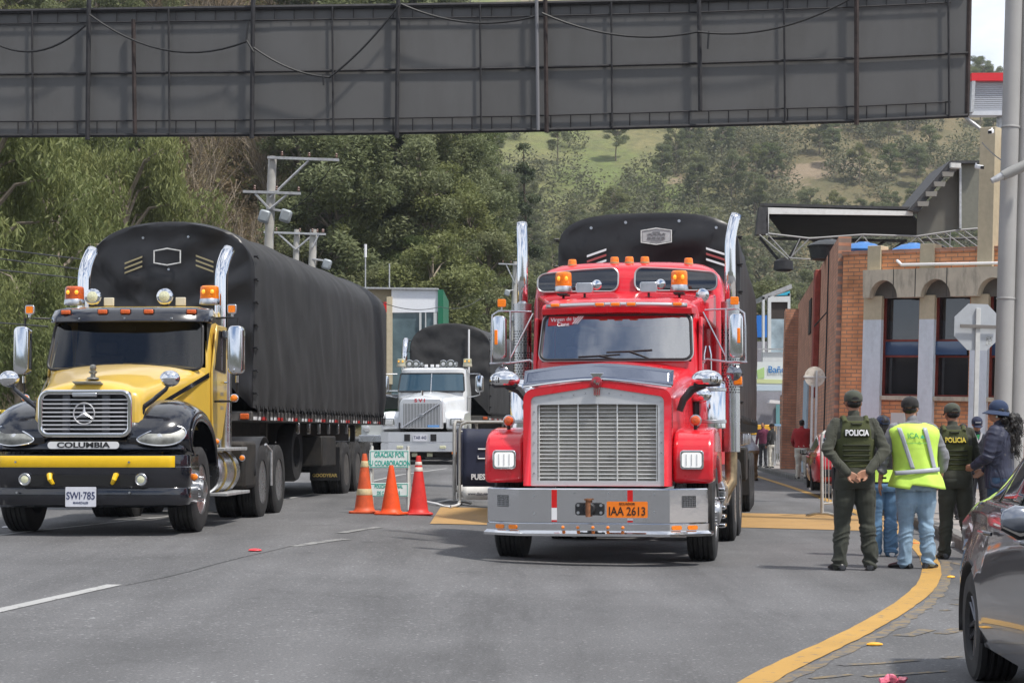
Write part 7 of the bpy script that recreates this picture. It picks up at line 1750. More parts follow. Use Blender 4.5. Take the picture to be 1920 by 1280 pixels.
q = ringframe([(-.040, -.044), (-.040, .044), (.040, .044), (.040, -.044)], [(-.036, -.040), (-.036, .040), (.036, .040), (.036, -.040)], -.006, -.004); q.build('patch_border', M('patch_grey_white', (.4, .45, .5), .6), o, 0)
for sx in (-1, 1): MB().cbox((sx * .185, .0, .70), (.035, .13, .17), (0, sx * .06, 0)).build('cargo_pocket', olive2, pr, 60, bevel=.015)
MB().cbox((.175, .02, .93), (.06, .10, .16)).build('holster', blk, pr, bevel=.015); MB().cbox((-.19, .02, .90), (.05, .06, .22)).build('baton_holder', blk, pr, bevel=.015)
q = MB(); q.loft([[backpt(2 * k / 24, z_, .012, TORSO, g1) for k in range(-24, 24)] for z_ in (.965, 1.005)]); q.build('belt', blk, pr, 30)
# second officer
x, y, z = gpos(1790, 22.2); g2 = 1.04
p2, L2_, hp2 = person('police officer with yellow lettering on vest, standing behind the grey car', x, y, z, R(-4), 1.69, skinA, .0095,
    legs=(((.105, .01, .50), (.165, -.02, .09), R(-16)), ((-.105, .01, .50), (-.135, .0, .09), R(10))), arms=(((.25, .03, 1.15), (.17, .22, 1.0)), ((-.25, .02, 1.15), (-.20, .20, .98))),
    top=olive, bottom=olive2, cap=('cap', MATS['cap_olive']), head=(R(12), R(4)), hair='nape', girth=g2, loose=1.12, facing=False, lean=(-.05, 0))
tacvest(p2, L2_, g2, 'POLICIA', M('yellow_lettering', (.70, .55, .08), .6))
MB().cbox((.18, .02, .90), (.06, .09, .15)).build('holster', blk, p2, bevel=.015)
# lime vest person
denim = cloth('light_denim', (.21, .31, .41), .2); lime = M('lime_vest', (.54, .80, .11), .6, 0, var=.05, bump=.3, bscale=12, emit=None); refl = M('reflective_tape', (.36, .38, .42), .4, var=.06)
x, y, z = gpos(1716, 20.6)
p3, L3_, hp3 = person('person in lime reflective vest over grey sweatshirt and light blue jeans', x, y, z, R(-3), 1.73, skinB, .0085,
    legs=(((.095, .0, .50), (.115, -.02, .09), R(-30)), ((-.105, .0, .50), (-.125, .0, .09), R(42))), arms=(((.30, .05, 1.15), (.265, .10, .925)), ((-.32, -.01, 1.14), (-.36, .02, .90))),
    top=cloth('grey_sweatshirt', (.17, .175, .19), .2), bottom=denim, cap=('cap', cloth('cap_black', (.010, .009, .009))), hair='nape', head=(R(-18), 0), girth=1.17, loose=1.10, facing=False, lean=(-.06, .02), sleeve=.78, handcurl=(.6, .35))
VT = [(.80, .300, .200, -.02), (.90, .268, .180, -.02), (1.0, .235, .160, -.015), (1.12, .228, .162, -.01), (1.25, .240, .168, -.01), (1.36, .262, .172, -.01), (1.42, .255, .158, -.012), (1.465, .20, .125, -.015), (1.49, .11, .09, -.014)]
q = MB(); rows = []
for z_ in np.linspace(.85, 1.485, 26):
    row = []
    for k in range(64):
        t = 2 * pi * k / 64; a, b, yc = TR(z_, VT); c, s_ = cos(t), sin(t); fl = 1 + .05 * sst((1.05 - z_) / .2) * sin(5 * t + 1) ; e = 2.3
        hem = -.04 * (c) * sst((.95 - z_) / .1) - .05 * (c < -.2) * sst((.95 - z_) / .1)
        row.append(tuple(L3_((a * fl * math.copysign(abs(c) ** (2 / e), c), yc + b * fl * math.copysign(abs(s_) ** (2 / e), s_), z_ + hem))))
    rows.append(row)
q.loft(rows, cap=False); q.f.append(tuple(range(len(q.v) - 64, len(q.v))))
vm_ = q.mesh('reflective_vest', lime, 70); folds(vm_, lambda x_, y_, z_: .012 * fnoise(x_ * 6, y_ * 6, z_ * 3) + .006 * fnoise(x_ * 15, y_ * 15, z_ * 6)); vs_ = linkp(vm_, 'reflective_vest', p3)
sm = vs_.modifiers.new('s', 'SOLIDIFY'); sm.thickness = .006
def vp(x_, z_, off=.012): return xback(x_, z_, off, VT, 1.0, L3_)
for x0, x1, xm in ((-.157, -.05, 0), (.10, .175, 0)):
    q = MB().grid(lambda u, w_: vp(x0 * w_ + x1 * (1 - w_) - .022 + .044 * u, 1.02 + .42 * w_), 3, 18); q.build('vertical_tape', refl, vs_, 60, solid=.002)
q = MB().grid(lambda u, w_: vp((u - .5) * .46, .965 + .045 * w_ + .04 * (u - .3), .022), 30, 2); q.build('waist_tape', refl, vs_, 60, solid=.003)
t = text('ICA', .074, .012, .95); tg = M('print_green', (.06, .45, .22), .6)
t.map(lambda a, b, c: vp(a - .028, 1.355 + c, .020)); t.build('vest_lettering', tg, vs_, 0)
q = MB(); 
for k in range(3): q.ell((0, 0, 0), (.001, .001, .001), 4, 3)
q = MB().grid(lambda u, w_: vp(.045 + .045 * u, 1.33 + .035 * w_ * sin(pi * u), .020), 8, 2); q.build('leaf_mark', tg, vs_, 0)
q = MB().grid(lambda u, w_: vp(-.11 + .22 * u, 1.278 + .006 * w_, .020), 12, 1); q.build('print_line', M('print_green_pale', (.25, .62, .15), .6), vs_, 0)
MB().lathe([(.027, -.01), (.03, -.004), (.03, .004), (.027, .01)], tuple(L3_((-.328, .015, .925))), 'Z', 14).build('watch', blk, p3)
for sx in (-1, 1): MB().grid(lambda u, w_: (sx * .085 + (u - .5) * .11, -.146 - .006 * sin(pi * u), .80 + .12 * w_ - .02 * abs(u - .5) * (w_ < .5)), 6, 3).build('back_pocket', cloth('denim_pocket', (.25, .36, .47), .15), p3, 60, solid=.006)
# person in blue cap and jeans
x, y, z = gpos(1655, 22.7)
p4, L4_, _h = person('person in navy cap, black top and mid-blue jeans, between the officer and lime vest', x, y, z, R(8), 1.56, skinB, .0095,
    legs=(((.09, .01, .50), (.085, -.02, .09), R(-8)), ((-.10, .01, .50), (-.115, .02, .09), R(14))), arms=(((.23, .06, 1.16), (.10, .20, 1.05)), ((-.23, .05, 1.16), (-.13, .2, 1.05))),
    top=cloth('black_top', (.012, .012, .014)), bottom=cloth('mid_denim', (.085, .17, .28), .2), shoe=M('white_shoe', (.6, .6, .6), .5), cap=('cap', cloth('cap_navy', (.014, .030, .075))), hair='long', girth=1.0, loose=1.1, facing=False, flare=.25)
q = MB(); q.loft([[tuple(L4_(backpt(2 * k / 24, z_, .02, TORSO, 1.04))) for k in range(-24, 24)] for z_ in (.93, 1.0, 1.08)]); q.build('lime_waist_vest', lime, p4, 50)
# man with navy cap looking down, facing the camera
x, y, z = gpos(1831, 27.2, .146); Hc = 1.35 + (815 - 782) / FPX * 27.2 - .146
p5, L5_, hp5 = person('man in navy printed cap looking down, dark jacket over green and white collar', x, y, z, R(176), Hc, skinB, .010,
    arms=(((.25, .05, 1.14), (.10, .24, 1.02)), ((-.25, .05, 1.14), (-.12, .24, 1.0))), top=cloth('jacket_darknavy', (.012, .014, .022)), bottom=cloth('charcoal_trousers', (.03, .03, .035)), cap=('cap', cloth('cap_darknavy', (.012, .017, .045))), head=(0, R(22)), girth=1.02)
q = MB().grid(lambda u, w_: tuple(hp5((u - .5) * .09, .103 - .9 * ((u - .5) * .09) ** 2 * 4, .062 + .022 * w_)), 8, 2); q.build('cap_print', M('print_white', (.45, .48, .5), .6), p5, 0, solid=.002)
q = MB(); q.tube([L5_((-.06, .09, 1.49)), L5_((-.03, .125, 1.40)), L5_((0, .135, 1.34)), L5_((.03, .125, 1.40)), L5_((.06, .09, 1.49))], .018, 8); q.build('pale_collar', cloth('collar_grey', (.4, .4, .42)), p5)
q = MB(); q.prism([(-.03, 1.47), (.03, 1.47), (0, 1.36)], 'xz', .09, .118); q.build('green_collar', M('green_shirt', (.03, .25, .09), .8), p5)
# man whose face shows between them
x, y, z = gpos(1805, 29.0, .146); Hc = 1.35 + (815 - 795) / FPX * 29 - .146
person('dark-haired man with only his face showing beyond the yellow-lettered officer', x, y, z, R(172), Hc, skinB, .011, top=cloth('brown_top', (.10, .06, .05)), bottom=MATS['charcoal_trousers'], hair='short', head=(0, R(8)))
# woman in bucket hat, profile
x, y, z = gpos(1872, 21.9)
p7, L7_, hp7 = person('woman in navy bucket hat and navy windbreaker with curly black ponytail, in profile', x, y, z, R(62), 1.70, skinB, .0095,
    arms=(((.255, .02, 1.15), (.16, .20, 1.0)), ((-.25, .06, 1.15), (-.13, .24, 1.05))), top=cloth('windbreaker_navy', (.020, .024, .050), rough=.6), bottom=cloth('dark_jeans', (.02, .05, .10)), cap=('hat', cloth('hat_navy', (.018, .034, .080))), hair='curly', girth=1.22, loose=1.05, head=(R(6), R(-6)), hem=.80)
q = MB(); q.tube([L7_((.10, -.16, 1.22)), L7_((.14, -.155, 1.22)), L7_((.15, -.15, 1.235)), L7_((.14, -.155, 1.25)), L7_((.10, -.16, 1.25))], .006, 5); q.build('jacket_emblem', whl, p7)
MB().lathe([(.010, 0), (.014, .004), (.010, .008)], tuple(hp7(-.078, -.005, -.045)), 'X', 10).build('earring', chrome2, p7)
# far people
x, y, z = gpos(1503, 56, .146)
person('person seen from behind in red fleece and white trousers on the pavement', x, y, z, R(-12), 1.62, skinA, .016, legs=(((.10, 0, .5), (.12, -.02, .09), R(-20)), ((-.11, .0, .5), (-.13, .0, .09), R(25))), arms=(((.27, .10, 1.15), (.15, .25, 1.05)), ((-.28, .06, 1.14), (-.26, .20, 1.0))), top=cloth('red_fleece', (.32, .018, .022)), bottom=cloth('white_trousers', (.50, .48, .42)), hair='short', girth=1.25, loose=1.15, facing=False)
x, y, z = gpos(1412, 60, .0)
person('man in pale grey shirt and khaki trousers bending over behind the red truck', x, y, z, R(55), 1.70, skinA, .016, arms=(((.27, .14, 1.25), (.20, .30, 1.35)), ((-.27, .12, 1.25), (-.2, .3, 1.3))), top=cloth('pale_grey_shirt', (.40, .42, .48)), bottom=cloth('khaki', (.22, .15, .08)), hair='short', bend=R(38), girth=1.08, facing=False)
x, y, z = gpos(1444, 74, .146)
person('man in black jacket and white trousers leaning at the gate', x, y, z, R(60), 1.62, skinA, .018, top=MATS['black_top'], bottom=MATS['white_trousers'], cap=('cap', MATS['cap_black']), girth=1.05, facing=False, lean=(0, -.1))
x, y, z = gpos(1430, 77, .146)
person('person in maroon top beyond the bending man', x, y, z, R(150), 1.68, skinA, .018, top=cloth('maroon_top', (.12, .02, .05)), bottom=MATS['charcoal_trousers'], hair='short', facing=False)
# yellow goods beyond them
o = MB().box(-.5, .5, 0, .4, 1.2, 1.6).build('yellow_crate', M('crate_yellow', (.65, .35, .03), .6, var=.2), None, bevel=.03, loc=(atpx2 if False else (1432 - 960) / FPX * 80, 80, .15)); tag(o, 'orange-yellow crate high behind the small group at the gate', 'crate')
MB().box(-.48, .48, .02, .38, 0, 1.19).build('stand', galv, o)
# ------------------------------------------------------------ hills
def terr(x, y):
    if y < 60: return -.3
    u = x / y
    w = sst((.015 - u) / .07)
    a = y - 112 - 10 * sin(x * .05)
    Lh = (.62 * max(0, a) if a < 100 else 62 + .25 * (a - 100)) * w
    F = .46 * max(0, y - 350); F = F if y < 720 else 170 + .05 * (y - 720)
    cap = .168 * y + 4 * fnoise(x * .01, 1, 2); k = sst((u - .18) / .035)
    F = F * (1 - k) + min(F, cap) * k
    base = .03 * max(0, y - 110) + .10 * max(0, y - 200) * .6
    h = max(Lh, F * 1.0, 0)
    h = max(h, base * (1 - w)) if y > 110 else 0
    n = (3.0 * fnoise(x * .02, y * .02, 5) + 1.2 * fnoise(x * .07, y * .07, 9)) * sst((y - 100) / 120)
    return h + n - .12 + (1.6 if False else 0) * 0 + .0
hm = M('hill_ground', (.1, .12, .04), .9)
t = hm.node_tree; n = t.nodes; b = n['Principled BSDF']; tc_ = n.new('ShaderNodeTexCoord')
def nf(sc, det=7, ro=.6):
    q = n.new('ShaderNodeTexNoise'); q.inputs['Scale'].default_value = sc; q.inputs['Detail'].default_value = det; q.inputs['Roughness'].default_value = ro; t.links.new(tc_.outputs['Object'], q.inputs['Vector']); return q.outputs['Fac']
def ramp(s, a, c):
    q = n.new('ShaderNodeMapRange'); q.inputs['From Min'].default_value = a; q.inputs['From Max'].default_value = c; t.links.new(s, q.inputs['Value']); return q.outputs['Result']
def mixn(f, a, c):
    q = n.new('ShaderNodeMix'); q.data_type = 'RGBA'; t.links.new(f, q.inputs['Factor'])
    for s, k in ((a, 6), (c, 7)):
        if isinstance(s, tuple): q.inputs[k].default_value = (*s, 1)
        else: t.links.new(s, q.inputs[k])
    return q.outputs[2]
sp = n.new('ShaderNodeSeparateXYZ'); t.links.new(tc_.outputs['Object'], sp.inputs[0])
dv = n.new('ShaderNodeMath'); dv.operation = 'DIVIDE'; t.links.new(sp.outputs['X'], dv.inputs[0]); t.links.new(sp.outputs['Y'], dv.inputs[1])
c1 = mixn(ramp(nf(.02), .42, .56), (.15, .19, .055), (.21, .19, .085)); c1 = mixn(ramp(nf(.3, 9, .75), .38, .72), c1, (.09, .095, .045))
c2 = mixn(ramp(nf(.09, 8, .7), .35, .65), (.17, .135, .07), (.10, .095, .045)); 
nearb = mixn(ramp(nf(.25, 8, .7), .35, .65), (.05, .055, .025), (.13, .10, .055))
c = mixn(ramp(dv.outputs[0], .085, .115), c1, c2)
c = mixn(ramp(nf(.035, 6, .7), .56, .62), c, (.24, .185, .125))
ry = n.new('ShaderNodeMapRange'); ry.inputs['From Min'].default_value = 260; ry.inputs['From Max'].default_value = 330; t.links.new(sp.outputs['Y'], ry.inputs['Value'])
c = mixn(ry.outputs[0], nearb, c); t.links.new(c, b.inputs['Base Color'])
bp2 = n.new('ShaderNodeBump'); bp2.inputs['Strength'].default_value = .8; bp2.inputs['Distance'].default_value = .6; t.links.new(nf(.5, 8, .7), bp2.inputs['Height']); t.links.new(bp2.outputs['Normal'], b.inputs['Normal'])
m = MB(); ys = [96 + 4 * k for k in range(30)] + [216 + 8 * k for k in range(88)]; us = list(np.linspace(-.34, .36, 120))
for y in ys:
    for u in us: m.v.append((u * y, y, terr(u * y, y) if y > 97 else -.3))
nn = len(us)
for i in range(len(ys) - 1):
    for j in range(nn - 1): a = i * nn + j; m.f.append((a, a + 1, a + 1 + nn, a + nn))
struct(m.build('hill', hm, None, 60))
# unseen slope added behind the camera for dark bands in chrome and glass
m = MB(); yy_ = [-60 - 8 * k for k in range(14)]; xx_ = list(np.linspace(-260, 260, 60))
for y in yy_:
    for x in xx_: m.v.append((x, y, (-60 - y) * .22 + 9 * fnoise(x * .03, y * .03, 1) * sst((-60 - y) / 30) - .3))
for i in range(len(yy_) - 1):
    for j in range(len(xx_) - 1): a = i * len(xx_) + j; m.f.append((a, a + 1, a + 1 + len(xx_), a + len(xx_)))
struct(m.build('hillside', M('reflection_slope', (.06, .065, .05), .9, var=.6, vscale=.12), None, 60))
# ------------------------------------------------------------ trees
def leafmat(name, c1, c2, c3=None, sc=.9):
    m = M(name, c1, .55); t = m.node_tree; n = t.nodes; b = n['Principled BSDF']; tc_ = n.new('ShaderNodeTexCoord'); oi = n.new('ShaderNodeObjectInfo')
    q = n.new('ShaderNodeTexNoise'); q.inputs['Scale'].default_value = sc; q.inputs['Detail'].default_value = 6; q.inputs['Roughness'].default_value = .7; t.links.new(tc_.outputs['Object'], q.inputs['Vector'])
    r_ = n.new('ShaderNodeMapRange'); r_.inputs['From Min'].default_value = .32; r_.inputs['From Max'].default_value = .68; t.links.new(q.outputs['Fac'], r_.inputs['Value'])
    mx_ = n.new('ShaderNodeMix'); mx_.data_type = 'RGBA'; mx_.inputs[6].default_value = (*c1, 1); mx_.inputs[7].default_value = (*c2, 1); t.links.new(r_.outputs[0], mx_.inputs['Factor'])
    m2 = n.new('ShaderNodeMix'); m2.data_type = 'RGBA'; m2.inputs[7].default_value = (*(c3 or c2), 1); t.links.new(mx_.outputs[2], m2.inputs[6])
    r2 = n.new('ShaderNodeMapRange'); r2.inputs['To Max'].default_value = .55; t.links.new(oi.outputs['Random'], r2.inputs['Value']); t.links.new(r2.outputs[0], m2.inputs['Factor'])
    t.links.new(m2.outputs[2], b.inputs['Base Color']); b.inputs['Specular IOR Level'].default_value = .3
    tl = n.new('ShaderNodeBsdfTranslucent'); ms = n.new('ShaderNodeMixShader'); ms.inputs[0].default_value = .38; t.links.new(m2.outputs[2], tl.inputs['Color']); t.links.new(b.outputs[0], ms.inputs[1]); t.links.new(tl.outputs[0], ms.inputs[2]); t.links.new(ms.outputs[0], n['Material Output'].inputs['Surface'])
    return m
LM = {'euc': leafmat('leaf_eucalyptus', (0.116, 0.146, 0.067), (0.220, 0.244, 0.122), (0.183, 0.183, 0.085)), 'dark': leafmat('leaf_dark', (0.079, 0.116, 0.043), (0.171, 0.207, 0.079), (0.134, 0.159, 0.055)),
      'weep': leafmat('leaf_weeping', (0.104, 0.140, 0.049), (0.232, 0.250, 0.091), (0.195, 0.189, 0.061)), 'pine': leafmat('leaf_pine', (0.061, 0.085, 0.049), (0.110, 0.134, 0.067), (0.085, 0.110, 0.049)),
      'dry': leafmat('leaf_dry', (0.207, 0.146, 0.079), (0.317, 0.244, 0.146), (0.207, 0.183, 0.098), 2.0), 'olive': leafmat('leaf_olive', (0.128, 0.159, 0.055), (0.232, 0.250, 0.098), (0.195, 0.189, 0.073)),
      'far': leafmat('leaf_far', (0.104, 0.122, 0.067), (0.183, 0.195, 0.110), (0.159, 0.146, 0.085), .35)}
bark = M('bark_pale', (.23, .19, .145), .9, 0, var=.3, vscale=3, bump=.4, bscale=10); barkd = M('bark_dark', (.09, .065, .045), .9, 0, var=.3)
def leafmesh(name, cen, nrm_bias, size, asp, rng, droop=0.0, mat=None, smooth_dir=None):
    """many small leaf faces at the centres cen (N,3)"""
    N = len(cen); d = rng.normal(size=(N, 3)); d[:, 2] = d[:, 2] * .6 - droop; d /= np.linalg.norm(d, axis=1)[:, None]
    e = rng.normal(size=(N, 3)); e += nrm_bias; e -= d * np.sum(e * d, 1)[:, None]; e /= np.linalg.norm(e, axis=1)[:, None]
    s_ = size * rng.uniform(.6, 1.35, N)[:, None]; a = d * s_; b_ = np.cross(d, e) * s_ * asp
    v = np.stack([cen - a, cen + b_ * .9 - a * .1, cen + a, cen - b_ * .9 + a * .15], 1).reshape(-1, 3)
    me = bpy.data.meshes.new(name); me.vertices.add(4 * N); me.vertices.foreach_set('co', v.astype(np.float32).ravel())
    me.loops.add(4 * N); me.loops.foreach_set('vertex_index', np.arange(4 * N, dtype=np.int32)); me.polygons.add(N)
    me.polygons.foreach_set('loop_start', np.arange(0, 4 * N, 4, dtype=np.int32)); me.update(calc_edges=True); me.materials.append(mat); return me
def treeproto(name, kind, h, seed, leaves=5200, lm='euc', bk=bark):
    rng = np.random.default_rng(seed); rd = random.Random(seed); m = MB(); cl = []
    bend = Vector((rd.uniform(-.06, .06) * h, rd.uniform(-.05, .05) * h, 0))
    def trunk(t): return Vector((bend.x * t * t + .012 * h * sin(t * 5 + seed), bend.y * t * t, h * t))
    size, asp, droop = .20, .42, .3
    if kind == 'euc':
        m.tube([trunk(t) for t in np.linspace(0, .92, 9)], [h * .016 * (1 - t * .85) for t in np.linspace(0, .92, 9)], 7)
        for k in range(26):
            t = rd.uniform(.30, .97); a = rd.uniform(0, 2 * pi); r_ = h * (.05 + .19 * sin(pi * min(1, (t - .18) / .85)) * rd.uniform(.5, 1.1)); p = trunk(t - .08); e = trunk(t) + Vector((cos(a) * r_, sin(a) * r_, h * .03))
            m.tube([p, p.lerp(e, .5) + Vector((0, 0, h * .02)), e], [h * .006, h * .004, h * .002], 4); cl.append((e, h * rd.uniform(.055, .105), .8))
    elif kind == 'round':
        m.tube([trunk(t) for t in np.linspace(0, .7, 7)], [h * .024 * (1 - t * .8) for t in np.linspace(0, .7, 7)], 7)
        for k in range(34):
            t = rd.uniform(.28, .95); a = rd.uniform(0, 2 * pi); r_ = h * .34 * sqrt(max(0, 1 - ((t - .58) / .42) ** 2)) * rd.uniform(.35, 1.05); p = trunk(min(.65, t * .7)); e = Vector((trunk(t).x + cos(a) * r_, trunk(t).y + sin(a) * r_, h * t))
            m.tube([p, p.lerp(e, .5) + Vector((0, 0, h * .02)), e], [h * .008, h * .005, h * .002], 4); cl.append((e, h * rd.uniform(.07, .125), .75))
        droop = 0
    elif kind == 'weep':
        m.tube([trunk(t) for t in np.linspace(0, .8, 7)], [h * .022 * (1 - t * .8) for t in np.linspace(0, .8, 7)], 7)
        for k in range(30):
            t = rd.uniform(.35, 1.0); a = rd.uniform(0, 2 * pi); r_ = h * .32 * rd.uniform(.3, 1.05) * (1.15 - .5 * t); p = trunk(min(.78, t * .8)); e = Vector((trunk(t).x + cos(a) * r_, trunk(t).y + sin(a) * r_, h * t * .97))
            m.tube([p, p.lerp(e, .5) + Vector((0, 0, h * .05)), e], [h * .009, h * .005, h * .002], 4)
            cl.append((e, h * rd.uniform(.06, .09), 1.0)); cl.append((e - Vector((-cos(a) * h * .03, -sin(a) * h * .03, h * .10)), h * rd.uniform(.045, .07), 2.0)); 
        droop = 1.6; asp = .22; size = .24
    elif kind == 'pine':
        m.tube([trunk(t) for t in np.linspace(0, .97, 8)], [h * .015 * (1 - t * .9) for t in np.linspace(0, .97, 8)], 6)
        for k in range(52):
            t = rd.uniform(.12, 1.0); a = rd.uniform(0, 2 * pi); r_ = h * .15 * (1.05 - t) * rd.uniform(.5, 1.1) + .1; cl.append((trunk(t) + Vector((cos(a) * r_, sin(a) * r_, 0)), h * .05 * (1.25 - t * .8), .7))
        size = .17; asp = .3
    elif kind == 'scrub':
        for k in range(26):
            a = rd.uniform(0, 2 * pi); e = Vector((cos(a) * h * rd.uniform(.1, .5), sin(a) * h * rd.uniform(.1, .5), h * rd.uniform(.45, 1))); m.tube([(0, 0, 0), e * .5 + Vector((0, 0, h * .12)), e], [h * .016, h * .009, h * .003], 4); cl.append((e, h * rd.uniform(.09, .17), .9)); cl.append((e * .6, h * .13, .9))
            for j in range(2):
                f = e + Vector((rd.uniform(-.2, .2), rd.uniform(-.2, .2), rd.uniform(.0, .25))) * h; m.tube([e * .8, f], [h * .005, h * .002], 3)
        size = .15; asp = .4; droop = 0
    leaves = int(leaves * 2.2); vol = np.array([c[1] ** 2 * (c[2] ** .5) for c in cl]); cnt = (vol / vol.sum() * leaves).astype(int)
    P_ = []
    for (c, r_, sq), k in zip(cl, cnt):
        v = rng.normal(size=(k, 3)); v /= np.linalg.norm(v, axis=1)[:, None]; v *= (rng.uniform(.25, 1.15, k) ** .6)[:, None] * r_; v[:, 2] *= sq * .8; P_.append(v + np.array(c))
    cen = np.concatenate(P_); ctr = np.array([cen[:, 0].mean(), cen[:, 1].mean(), h * .5]); out_ = cen - ctr; out_ /= (np.linalg.norm(out_, axis=1)[:, None] + 1e-6)
    me = leafmesh('crown', cen, out_ * 1.2 + np.array([0, 0, .8]), size * .66 * h / 11.0, asp, rng, droop, LM[lm])
    tm = m.mesh('trunk', bk, 60)
    return name, tm, me
PR = {}
for key, (nm, kind, h, seed, lv, lm, bk) in dict(
    e1=('eucalyptus_tree', 'euc', 14, 1, 5600, 'euc', bark), e2=('eucalyptus_tree', 'euc', 16, 2, 5600, 'euc', bark), e3=('eucalyptus_tree', 'euc', 12, 3, 5000, 'olive', bark),
    r1=('broadleaf_tree', 'round', 10, 4, 6000, 'dark', barkd), r2=('broadleaf_tree', 'round', 9, 5, 6000, 'olive', barkd), r3=('broadleaf_tree', 'round', 11, 6, 6000, 'euc', bark),
    w1=('weeping_tree', 'weep', 11, 7, 9000, 'weep', bark), w2=('weeping_tree', 'weep', 9.5, 8, 9000, 'weep', bark), p1=('conifer_tree', 'pine', 15, 9, 6000, 'pine', barkd),
    s1=('dry_shrub', 'scrub', 3.6, 10, 2600, 'dry', bark), s2=('dry_shrub', 'scrub', 3.0, 11, 2400, 'dry', bark), g1=('green_shrub', 'scrub', 3.0, 12, 2600, 'weep', barkd)).items():
    PR[key] = (treeproto(nm, kind, h, seed, lv, lm, bk), h)
DESC = dict(e1='slender grey-green eucalyptus', e2='tall open-crowned eucalyptus', e3='olive-toned eucalyptus', r1='rounded dark green tree', r2='rounded olive-green tree', r3='broad grey-green tree', w1='drooping yellow-green tree', w2='low-branched drooping tree', p1='dark conifer', s1='large dry brown shrub', s2='small dry brown shrub', g1='low green bush')
def where(x, y):
    px = 960 + FPX * x / y
    for lim, t in ((60, 'beyond the yellow truck mirror'), (200, 'above the yellow truck hood'), (330, 'above the yellow truck cab roof'), (450, 'above the yellow trailer front'), (540, 'around the tall power pole'), (650, 'beyond the pair of short poles'), (760, 'above the yellow trailer rear'), (870, 'above the white truck'), (975, 'beyond the slim distant pole'), (1110, 'above the first red-truck exhaust'), (1250, 'above the red trailer cover'), (1400, 'above the second red-truck exhaust'), (1520, 'above the flat canopy'), (1640, 'above the water tanks'), (1760, 'above the raking gable roof')):
        if px < lim: return t
    return 'around the cream pier'
def plant(key, x, y, sc, label, group, z=None):
    (nm, tm, cm), h = PR[key]
    if group and 'ridge' not in group and 'beyond' not in group: label = DESC[key] + {'trees on the steep near slope': ' on the steep near slope ', 'dry shrubs above the yellow trailer': ' on the near slope ', 'trees in the valley belt': ' in the valley belt ', 'trees on the far hill': ' on the far hillside '}[group] + where(x, y)
    r = thing(nm, label, 'shrub' if 'shrub' in nm else 'tree', (x, y, (terr(x, y) if y > 100 else gz(x, y)) - .1 if z is None else z), (0, 0, random.uniform(0, 6.28)), group)
    r.scale = (sc * random.uniform(.85, 1.15), sc * random.uniform(.85, 1.15), sc)
    for me in (tm, cm): o = bpy.data.objects.new(me.name.split('.')[0], me); C.objects.link(o); o.parent = r
    return r
def atpx(px, d): return (px - 960) / FPX * d
rnd = random.Random(5)
# drooping trees close to the road on the far side of the yellow truck
near_l = iter(('beside the top overhead wire', 'above the yellow truck hood mirror', 'leaning over the yellow truck visor', 'cut off by the picture edge', 'above the front of the yellow trailer', 'rising behind the wires, tallest of all', 'between the wires and the first exhaust', 'high at the picture edge under the billboard', 'low behind the first exhaust stack', 'smallest, behind the chrome mirror'))
for px, d, k, s_ in ((20, 74, 'w1', 1.15), (110, 66, 'w2', 1.15), (215, 84, 'w1', 1.2), (-60, 60, 'w1', 1.0), (300, 96, 'w2', 1.25), (60, 92, 'w1', 1.6), (165, 76, 'w2', 1.0), (-20, 84, 'w2', 1.6), (250, 70, 'w2', .75), (30, 56, 'w2', .62)):
    plant(k, atpx(px, d), d, s_, 'drooping roadside tree ' + next(near_l), 'drooping trees beyond the yellow truck')
bush_l = iter(('by the guard rail end', 'behind the black fender', 'at the picture edge by the rail', 'beyond the hood mirror arm', 'first of three by the trailer front', 'middle one of three by the trailer front', 'last of three by the trailer front', 'tall one above the guard rail', 'behind the yellow cab windscreen'))
for px, d, s_ in ((10, 50, .55), (40, 52, .6), (-30, 49, .6), (75, 60, .7), (340, 78, .9), (370, 84, .8), (395, 90, .9), (-5, 58, .9), (120, 62, .9)):
    plant('g1', atpx(px, d), d, s_, 'green roadside bush ' + next(bush_l), 'green bushes beyond the yellow truck')
# near hillside
n_ = 0
for i in range(400):
    px = rnd.uniform(-60, 900); d = rnd.uniform(112, 196)
    if n_ >= 118: break
    if 310 < px < 545 and rnd.random() < .92: continue
    if px < 330 and d < 150 and rnd.random() < .3: continue
    x = atpx(px, d); 
    k = rnd.choice(('e1', 'e2', 'e3', 'e3', 'r2', 'r3', 'r2') if px > 430 else ('e3', 'w1', 'r2', 'e1', 's1')); n_ += 1
    plant(k, x, d, rnd.uniform(.62, .95) * (2 if k == 's1' else 1), 'grey-green tree crowding the steep slope behind the power poles', 'trees on the steep near slope')
n_ = 0
for i in range(400):
    px = rnd.uniform(250, 590); d = rnd.uniform(112, 190)
    if n_ >= 110: break
    n_ += 1; plant(rnd.choice(('s1', 's2')), atpx(px, d), d, rnd.uniform(1.0, 2.1), 'dry brown shrub on the scrubby part of the slope above the yellow trailer', 'dry shrubs above the yellow trailer')
# belt of darker trees in the valley, centre
n_ = 0
for i in range(600):
    px = rnd.uniform(640, 1500); d = rnd.uniform(112, 235)
    if n_ >= 84: break
    if px > 1150 and d < 150: continue
    n_ += 1; k = rnd.choice(('r1', 'r1', 'e1', 'e2', 'r3', 'r2')); lim = 1.0 if px < 960 else .78
    plant(k, atpx(px, d), d, rnd.uniform(.65, 1.0) * lim, 'dark green tree of the dense valley belt behind the trucks', 'trees in the valley belt')
plant('p1', atpx(985, 190), 190, 1.75, 'tall dark conifer rising above the valley trees, near the red truck exhaust', None)
